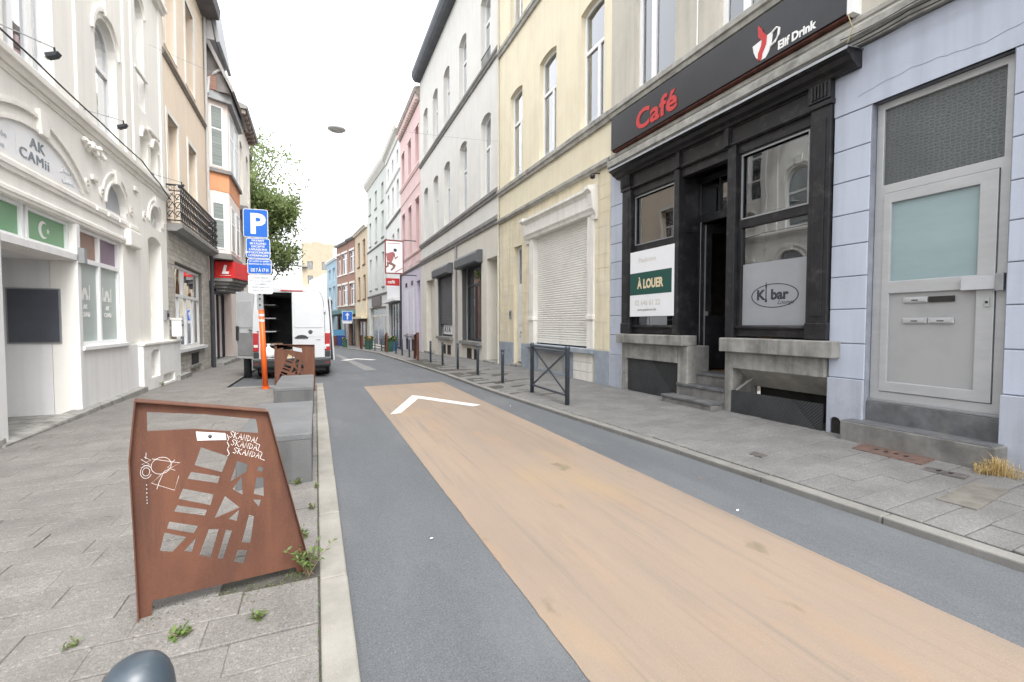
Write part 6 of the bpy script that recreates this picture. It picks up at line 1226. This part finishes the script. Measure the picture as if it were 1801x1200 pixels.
for i in range(len(ys) - 1): fs += [(i * n + k, i * n + (k + 1) % n, (i + 1) * n + (k + 1) % n, (i + 1) * n + k) for k in range(n)]
fs += [tuple((len(ys) - 1) * n + k for k in range(n))]
body = MB().add(vs, fs).build('body', M_vw, va)
body.data.polygons.foreach_set('use_smooth', [True] * len(body.data.polygons)); md = body.modifiers.new('edge', 'EDGE_SPLIT'); md.split_angle = R(35)
fv = Fr((VX, VY), (1, 0), (0, -1)); P_ = lambda x, d, z: fv.P(x, d, vz0 + z)
fvz = lambda pts: [(x, vz0 + z) for x, z in pts]
outer = vring(0); opening = [(-.80, .62), (.80, .62), (.80, 1.9), (.77, 2.3), (.70, 2.44), (-.70, 2.44), (-.77, 2.3), (-.80, 1.9)]
MB().prism(fv, fvz(outer), -.05, .004, [fvz(opening)[::-1]]).build('rear_frame', M_vw, va)
ib = MB(); bx = [(VX + sx * w_, VY + y, vz0 + z) for y in (.02, 3.2) for sx, w_, z in ((-1, .80, .60), (1, .80, .60), (1, .78, 2.44), (-1, .78, 2.44))]
ib.add(bx, [(0, 1, 5, 4), (1, 2, 6, 5), (2, 3, 7, 6), (3, 0, 4, 7), (4, 5, 6, 7)]).build('cargo_bay', M_vin, va)
for y in (.7, 1.4, 2.1): MB().tube([(VX - .77, VY + y, vz0 + .62), (VX - .77, VY + y, vz0 + 2.3), (VX - .68, VY + y, vz0 + 2.41), (VX + .68, VY + y, vz0 + 2.41), (VX + .77, VY + y, vz0 + 2.3)], .03, 6).build('roof_rib', M_vin, va)
# closed right rear door
MB().prism(fv, fvz([(-.014, .592), (.84, .592), (.845, 1.3), (.835, 1.9), (.805, 2.285), (.726, 2.46), (-.014, 2.47)]), .0045, .012).build('door_gap_shade', M_pl, va)  # dark sheet draws the shade in the seam round the door
MB().box(fv, -.28, .28, .0, .03, vz0 + 2.475, vz0 + 2.505).build('brake_light', M_tl, va)
for k in range(4): MB().b(VX - .79, VX - .45, VY + .5, VY + 2.6, vz0 + .95 + .38 * k, vz0 + .98 + .38 * k).build('rack_shelf', mat('grey_shelf', (.3, .3, .31), .6, .1), va)
def door_outline(): return [(.0, .64), (.80, .64), (.80, 1.3), (.79, 1.9), (.765, 2.28), (.70, 2.42), (.0, 2.43)]
dR_ = MB().prism(fv, fvz([(-.005, .60), (.83, .60), (.835, 1.3), (.825, 1.9), (.795, 2.28), (.72, 2.45), (-.005, 2.46)]), .0, .045, ).build('rear_door', M_vw, va, bevel=.015)
MB().prism(fv, fvz([(.06, 1.46), (.77, 1.46), (.745, 2.12), (.70, 2.16), (.06, 2.17)]), .044, .056).build('window_blank', M_vw, dR_, bevel=.02); MB().prism(fv, fvz([(.0, 1.20), (.83, 1.20), (.83, 1.23), (.0, 1.23)]), .045, .052).build('crease', M_pl if False else M_vw, dR_)
MB().prism(fv, fvz([(.06, 1.18), (.13, 1.24), (.24, 1.26), (.34, 1.24), (.40, 1.18), (.40, 1.16), (.06, 1.16)]), .045, .075).build('door_handle', M_pl, dR_, bevel=.01)
cV = (.46, 1.34); ring = [(cV[0] + .055 * math.cos(t), cV[1] + .055 * math.sin(t)) for t in [2 * math.pi * k / 20 for k in range(20)]]; MB().prism(fv, fvz(ring), .045, .056).build('round_badge', M_anth, dR_)
for pts in (((-.032, .035), (0, -.002), (.032, .035)), ((-.04, .01), (-.02, -.038), (0, -.002), (.02, -.038), (.04, .01))): MB().tube([P_(cV[0] + a, .057, cV[1] + b) for a, b in pts], .004, 5).build('badge_stroke', M_zinc, dR_)
MB().box(fv, .60, .72, .045, .05, vz0 + 1.10, vz0 + 1.13).build('model_badge', M_zinc, dR_)
for z in (.85, 1.9): MB().box(fv, .815, .87, .02, .075, vz0 + z, vz0 + z + .12).build('hinge', M_vw, va, bevel=.01)
# open left rear door, swung out
hx = Vector((VX - .86, VY + .02)); dv = Vector((-.60, .64)).normalized(); fd_ = Fr(hx, dv, (dv.y * -1, dv.x)); 
if fd_.n.y > 0: fd_ = Fr(hx, dv, (dv.y, -dv.x))
if fd_.n.y > 0: fd_.n = -fd_.n
oz = lambda pts: [(x, vz0 + z) for x, z in pts]
dl = MB().prism(fd_, oz([(.02, .60), (.86, .60), (.86, 2.46), (.12, 2.45), (.05, 2.28), (.02, 1.9)]), -.045, .0).build('open_rear_door', M_vw, va, bevel=.012)
MB().prism(fd_, oz([(.10, .68), (.80, .68), (.80, 1.32), (.10, 1.32)]), .0, .02).build('lower_lining', M_gpn, dl, bevel=.01); MB().prism(fd_, oz([(.14, 1.46), (.80, 1.46), (.80, 2.2), (.20, 2.2)]), .0, .012).build('upper_lining', mat('pale_door_lining', (.42, .43, .45), .6, .1), dl, bevel=.01); MB().box(fd_, .74, .82, .0, .05, vz0 + 1.1, vz0 + 1.5).build('latch', M_pl, dl)
MB().tube([P_(-.84, .02, 1.35), fd_.P(.20, .05, vz0 + 1.38), fd_.P(.32, .02, vz0 + 1.4)], .015, 6).build('check_strap', M_pl, va); MB().tube([P_(-.86, .0, 1.75), fd_.P(.12, .03, vz0 + 1.75)], .025, 6).build('hinge', M_vw, va); MB().tube([P_(-.86, .0, .95), fd_.P(.12, .03, vz0 + .95)], .025, 6).build('hinge', M_pl, va)
# lamps, bumper, wheels
for sx in (-1, 1):
    a, b = sorted((sx * .835, sx * .975)); tl = MB().box(fv, a, b, -.12, .03, vz0 + .80, vz0 + 1.32).build('tail_lamp', M_tl, va, bevel=.015); MB().box(fv, a + .02, b - .02, .03, .036, vz0 + .92, vz0 + .99).build('lamp_lens', mat('pale_lens', (.6, .55, .52), .25, .05), tl)
    MB().box(fv, a, b, -.10, .02, vz0 + .62, vz0 + .79).build('corner_panel', M_pl, va, bevel=.01); MB().box(fv, sx * .90 - .05, sx * .90 + .05, .07, .085, vz0 + .46, vz0 + .56).build('reflector', M_tl, va)
MB().profile(fv, [(-.15, vz0 + .34), (.05, vz0 + .34), (.08, vz0 + .40), (.09, vz0 + .56), (.06, vz0 + .60), (-.15, vz0 + .60)], -.98, .98).build('rear_bumper', M_pl, va, bevel=.02)
MB().box(fv, -.45, .45, .05, .12, vz0 + .55, vz0 + .60).build('step_plate', M_pl, va); MB().b(VX - .85, VX + .85, VY + .1, VY + 5.6, vz0 + .22, vz0 + .45).build('underbody', M_pl, va)
for sx in (-1, 1):
    for y in (1.25, 4.85):
        w_ = empty_part = MB().lathe((VX + sx * .86, VY + y, vz0 + .34), [(.20, -.12), (.30, -.12), (.34, -.09), (.345, 0), (.34, .09), (.30, .12), (.20, .12)], 24, Matrix.Rotation(R(90), 3, 'Y')).build('wheel', M_rub, va, True); MB().lathe((VX + sx * .86, VY + y, vz0 + .34), [(.05, -.10), (.21, -.11), (.21, .11), (.05, .10)], 16, Matrix.Rotation(R(90), 3, 'Y')).build('rim', M_zinc, w_)
# open sliding door on the right flank, mirrors, windscreen
sdx = VX + .98 + .10
MB().hexa([(sdx, VY + .9, vz0 + .45), (sdx + .05, VY + .9, vz0 + .45), (sdx + .05, VY + 2.1, vz0 + .45), (sdx, VY + 2.1, vz0 + .45)], [(sdx - .10, VY + .9, vz0 + 2.38), (sdx - .05, VY + .9, vz0 + 2.38), (sdx - .05, VY + 2.1, vz0 + 2.38), (sdx - .10, VY + 2.1, vz0 + 2.38)]).build('sliding_door', M_vw, va, bevel=.015); MB().box(Fr((VX, VY + .95), (1, 0), (0, -1)), .93, .975 + .10, -.05, .0, vz0 + .46, vz0 + 2.3).build('side_gap_shade', M_pl, va)  # black sheet fills the gap beside the flank as its shade
for z in (1.0, 2.2): MB().b(VX + .95, sdx + .01, VY + 1.0, VY + 1.1, vz0 + z, vz0 + z + .05).build('door_track', M_pl, va)
for sx in (-1, 1): MB().b(VX + sx * 1.12 - .08, VX + sx * 1.12 + .08, VY + 4.75, VY + 4.85, vz0 + 1.5, vz0 + 1.85).build('mirror', M_pl, va, bevel=.02)
# cargo
def cargo(name, x0, x1, y0, y1, z0, z1, m, lab):
    e = empty(name, (VX + x0, VY + y0, vz0 + z0), lab, 'crate' if 'crate' in name else 'box'); MB().b(VX + x0, VX + x1, VY + y0, VY + y1, vz0 + z0, vz0 + z1).build('carton', m, e, bevel=.008); MB().b(VX + (x0 + x1) / 2 - .03, VX + (x0 + x1) / 2 + .03, VY + y0 - .003, VY + y1 + .003, vz0 + z0 + .002, vz0 + z1 + .003).build('tape', mat('parcel_tape', (.33, .24, .14), .4, .1), e)
ck = mat('cardboard', (.36, .24, .13), .85, .12)
cargo('cardboard_box', -.42, .05, .2, .6, .61, .82, ck, 'open cardboard box on the van floor'); cargo('cardboard_box', -.72, -.30, .8, 1.2, .61, 1.0, mat('dark_cardboard', (.20, .13, .08), .85, .12), 'darker carton further inside the van')
cr = empty('wooden_crate', (VX - .3, VY + .06, vz0 + .61), 'pale wooden crate at the van rear sill', 'crate'); wdm = mat('pale_wood', (.52, .42, .25), .75, .12)
for k in range(3): MB().b(VX - .36, VX - .03, VY + .04, VY + .055, vz0 + .615 + k * .075, vz0 + .68 + k * .075).build('slat', wdm, cr)
for x in (-.36, -.055): MB().b(VX + x, VX + x + .025, VY + .056, VY + .3, vz0 + .615, vz0 + .83).build('side', wdm, cr)
bgm = empty('white_sack', (VX - .62, VY + .15, vz0 + .61), 'white plastic sack lying in the van doorway', 'sack'); MB().lathe((VX - .62, VY + .2, vz0 + .61), [(.10, 0), (.17, .05), (.18, .16), (.14, .25), (.05, .30), (.03, .36), (.06, .40)], 14).build('bag', M_board, bgm, True)
# ------------------------------------------------------------------ plants
def leafmat(name, c1, c2, tr=.25):
    m = bpy.data.materials.new(name); m.use_nodes = True; N = m.node_tree.nodes; L = m.node_tree.links; b = N['Principled BSDF']; b.inputs['Roughness'].default_value = .6
    g = N.new('ShaderNodeNewGeometry'); n = N.new('ShaderNodeTexNoise'); n.inputs['Scale'].default_value = 2.5; n.inputs['Detail'].default_value = 3; L.new(g.outputs['Position'], n.inputs[0])
    mx = N.new('ShaderNodeMix'); mx.data_type = 'RGBA'; ad = N.new('ShaderNodeMath'); ad.operation = 'MULTIPLY_ADD'; L.new(g.outputs['Random Per Island'], ad.inputs[0]); ad.inputs[1].default_value = .6; L.new(n.outputs['Fac'], ad.inputs[2]); sb = N.new('ShaderNodeMath'); sb.operation = 'SUBTRACT'; L.new(ad.outputs[0], sb.inputs[0]); sb.inputs[1].default_value = .3
    L.new(sb.outputs[0], mx.inputs[0]); mx.inputs[6].default_value = (*c1, 1); mx.inputs[7].default_value = (*c2, 1); L.new(mx.outputs[2], b.inputs['Base Color'])
    t = N.new('ShaderNodeBsdfTranslucent'); L.new(mx.outputs[2], t.inputs[0]); ms = N.new('ShaderNodeMixShader'); ms.inputs[0].default_value = tr; o = N['Material Output']; L.new(b.outputs[0], ms.inputs[1]); L.new(t.outputs[0], ms.inputs[2]); L.new(ms.outputs[0], o.inputs[0]); return m
M_leaf = leafmat('tree_leaves', (.10, .15, .045), (.26, .32, .13), .5); M_bark = mat('bark', (.10, .08, .06), .95, .25, 9, bump=.6, bscale=40)
def tree(x, y, h, spread, label, n_leaf, seed, leafsz, bias=(0, 0), ell=None):
    rr = random.Random(seed); z0 = zg(y); e = empty('street_tree', (x, y, z0), label, 'tree'); limbs = MB(); tips = []
    trunk = [Vector((x, y, z0 - .2)), Vector((x + .05, y, z0 + h * .15)), Vector((x + .1, y + .1, z0 + h * .32))]
    MB().tube(trunk, .26, 10, True, .18).build('trunk', M_bark, e, True)
    def grow(p, d, ln, r, lv):
        pts = [p]; 
        for i in range(3):
            d = (d + Vector((rr.uniform(-.25, .25), rr.uniform(-.25, .25), rr.uniform(-.05, .2)))).normalized(); pts.append(pts[-1] + d * ln / 3)
        limbs.tube(pts, r, 6, True, r * .5)
        if lv >= 2: tips.extend(pts[1:])
        if lv < 4:
            for k in range(3 if lv else 4):
                dd = (d + Vector((rr.uniform(-1, 1), rr.uniform(-1, 1), rr.uniform(-.35, .6))) * .95).normalized(); grow(pts[-1 if k else 2], dd, ln * rr.uniform(.55, .8), r * .55, lv + 1)
    for k in range(6):
        a = k * 1.05 + rr.uniform(-.3, .3); d = Vector((math.cos(a) * .7 + bias[0], math.sin(a) * .7 + bias[1], rr.uniform(.35, 1.3))).normalized(); grow(trunk[-1 if k % 2 else 1], d, h * .21 * spread, .12, 0)
    if ell:
        (ex, ey, ez), (ra, rb, rc_) = ell; extra = []
        while len(extra) < 110:
            v = Vector((rr.uniform(-1, 1), rr.uniform(-1, 1), rr.uniform(-1, 1)))
            if .25 < v.length < 1 and rr.random() < .45 + .55 * v.length: extra.append(Vector((ex + v.x * ra, ey + v.y * rb, ez + v.z * rc_)))
        tips = [t for t in tips if t.x < ex + ra]
        for q in extra:
            b0 = trunk[-1].lerp(Vector((ex, ey, q.z - 1.5)), .6); mid = b0.lerp(q, .55) + Vector((0, 0, .5)); limbs.tube([b0, mid, q], .05, 5, True, .012)
            for _ in range(4): tips.append(q + Vector((rr.gauss(0, .45), rr.gauss(0, .45), rr.gauss(-.1, .35))))
            tips.append(mid)
    limbs.build('limbs', M_bark, e)
    mb = MB()
    for i in range(n_leaf):
        c = rr.choice(tips) + Vector((rr.gauss(0, .30), rr.gauss(0, .30), rr.gauss(-.05, .26))); a = Vector((rr.gauss(0, 1), rr.gauss(0, 1), rr.gauss(.5, .8))).normalized(); b = a.orthogonal().normalized(); q = Matrix.Rotation(rr.uniform(0, 6.28), 3, a); b = q @ b; t = a.cross(b); s = leafsz * rr.uniform(.6, 1.3)
        mb.add([c - b * s, c - t * s * .5, c + b * s, c + t * s * .5], [(0, 1, 2, 3)])
    mb.build('crown', M_leaf, e); return e
tree(-5.6, 41, 19.0, .72, 'tall leafy street tree rising behind the left houses', 40000, 5, .135, (.1, -.1), ell=((-4.2, 41, 11.3), (2.9, 3.0, 6.2)))
tree(-2.6, 86, 11, .8, 'far hazy tree beyond the van roof', 5000, 9, .2)
M_weed = leafmat('weed_leaves', (.05, .10, .02), (.17, .24, .07), .3); M_dry = leafmat('dry_grass_blades', (.42, .30, .12), (.62, .48, .24), .3); M_stem = mat('weed_stem', (.22, .16, .10), .8, .2)
def blades(mb, c, n, h, spread, w, rr, droop=.35):
    for i in range(n):
        a = rr.uniform(0, 6.28); d = Vector((math.cos(a), math.sin(a), 0)); hh = h * rr.uniform(.45, 1.1); r = spread * rr.uniform(.2, 1.1); b = Vector(c) + Vector((rr.gauss(0, spread * .18), rr.gauss(0, spread * .18), 0)); sd_ = d.cross(Vector((0, 0, 1))) * w
        p1 = b + d * r * .35 + Vector((0, 0, hh * .65)); p2 = b + d * r + Vector((0, 0, hh * (1 - droop * rr.random()))); mb.add([b - sd_, b + sd_, p1 + sd_ * .8, p1 - sd_ * .8, p2], [(0, 1, 2, 3), (3, 2, 4)])
rr = random.Random(21)
# dry tuft in the wall corner
e = empty('dry_grass_tuft', (5.86, 2.05, .08), 'straw coloured dry grass tuft at the end of door step', 'grass tuft'); mb = MB(); blades(mb, (5.70, 2.02, .06), 170, .24, .15, .0022, rr, .75); blades(mb, (5.68, 2.10, .06), 100, .13, .18, .0022, rr, .8); blades(mb, (5.72, 1.92, .06), 50, .17, .14, .0022, rr, .8); mb.build('blades', M_dry, e)
# leafy weed at the barrier's right foot
def weed(x, y, h, n, label, sz=.03, z=0.0, spread=.5):
    e = empty('weed', (x, y, z), label, 'weed'); st_ = MB(); lf = MB()
    for i in range(n):
        a = rr.uniform(0, 6.28); l = h * rr.uniform(.5, 1); tip = Vector((x + math.cos(a) * l * spread * rr.uniform(.4, 1.2), y + math.sin(a) * l * spread * rr.uniform(.4, 1.2), z + l)); b = Vector((x + rr.gauss(0, .015), y + rr.gauss(0, .015), z - .01)); mid = b.lerp(tip, .5) + Vector((0, 0, l * .1)); st_.tube([b, mid, tip], .0025, 4, True, .0012)
        for k in range(9):
            t = (k + 2) / 11; c = b.lerp(mid, t * 2) if t < .5 else mid.lerp(tip, t * 2 - 1); d = Vector((rr.uniform(-1, 1), rr.uniform(-1, 1), rr.uniform(-.2, .8))).normalized(); s_ = d.cross(Vector((rr.uniform(-1, 1), rr.uniform(-1, 1), 1))).normalized(); L_ = sz * rr.uniform(.7, 1.4); lf.add([c, c + d * L_ * .5 + s_ * L_ * .2, c + d * L_, c + d * L_ * .5 - s_ * L_ * .2], [(0, 1, 2, 3)])
    st_.build('stems', M_stem, e); lf.build('leaves', M_weed, e)
weed(-.055, 2.86, .20, 16, 'bushy weed at the right foot of near rusty barrier', .032, 0, .7); weed(-.10, 3.35, .09, 7, 'small green weed behind the barrier edge', .022); weed(-.05, 3.85, .06, 6, 'tiny weed by the kerb before the concrete bench', .02); weed(-.012, 4.35, .05, 5, 'tiny weed in the kerb joint by bench corner', .02); weed(-.18, 4.50, .05, 10, 'low weed along the foot of the near concrete bench', .025, 0, 1.2)
weed(-.60, 2.49, .04, 7, 'flat green weed in front of near rusty barrier', .03, 0, 1.4); weed(-.70, 2.06, .035, 6, 'little green weed between slabs near domed bollard', .022, 0, 1.3); weed(-.28, 2.50, .05, 8, 'low weed beside the soil near the kerb', .025, 0, 1.3); weed(-1.02, 2.62, .035, 5, 'tiny weed between slabs beside the barrier leg', .02, 0, 1.3)
weed(-3.33, 13.0, .12, 8, 'pale weed at the foot of ivory plinth', .03, 0, .5)
# moss, crumbs and seedlings in the bare soil under the barrier: nobody could count these
ms_ = MB(); fr2 = Fr((-.81, 2.73), (.97, .24), (.24, -.97))
for i in range(500):
    s_ = rr.uniform(-.05, .80); d = rr.gauss(.05, .07); p = fr2.P(s_, d, .0); blades(ms_, (p.x, p.y, -.006), 2, rr.uniform(.006, .022), .015, .002, rr)
tag(ms_.build('moss', leafmat('moss_green', (.05, .06, .02), (.12, .14, .05), .2)), 'thin moss and seedlings in the soil under the near barrier', 'moss', kind='stuff')
gr = MB()
for i in range(420):
    j = rr.randrange(8, 50); y = .4 + j * .218 - .004; x = rr.uniform(-3.3, 0) if rr.random() < .6 else rr.uniform(-1.3, -.0)
    if y < 6: blades(gr, (x, y, -.012), 3, rr.uniform(.008, .02), .012, .0018, rr)
for i in range(120): y = rr.uniform(1.2, 9); blades(gr, (-.006, y, -.01), 3, rr.uniform(.008, .02), .01, .0018, rr)
tag(gr.build('joint_grass', M_weed), 'sparse grass sprouting from the pavement joints', 'grass', kind='stuff')
# small litter: crumbs of paper and leaves on road and pavement
lt = [(.72, 3.1, 'white scrap of paper on the grey road left of the orange strip', M_board), (3.42, 3.3, 'orange leaf lying on the road by the right kerb', mat('fallen_leaf', (.45, .2, .08), .8, .2)), (3.25, 7.6, 'white scrap of paper on the road near the cross barrier', M_board), (3.1, 2.6, 'pale crumb of paper on the right road lane', M_board)]
for x, y, lab, m in lt:
    z = ZR + .006; e = MB(); pts = [(x + rr.uniform(.006, .018) * math.cos(R(60 * k)), y + rr.uniform(.006, .018) * math.sin(R(60 * k)), z + rr.uniform(0, .008)) for k in range(6)]; e.add(pts + [(x, y, z + .01)], [(k, (k + 1) % 6, 6) for k in range(6)]); tag(e.build('litter', m), lab, 'litter')
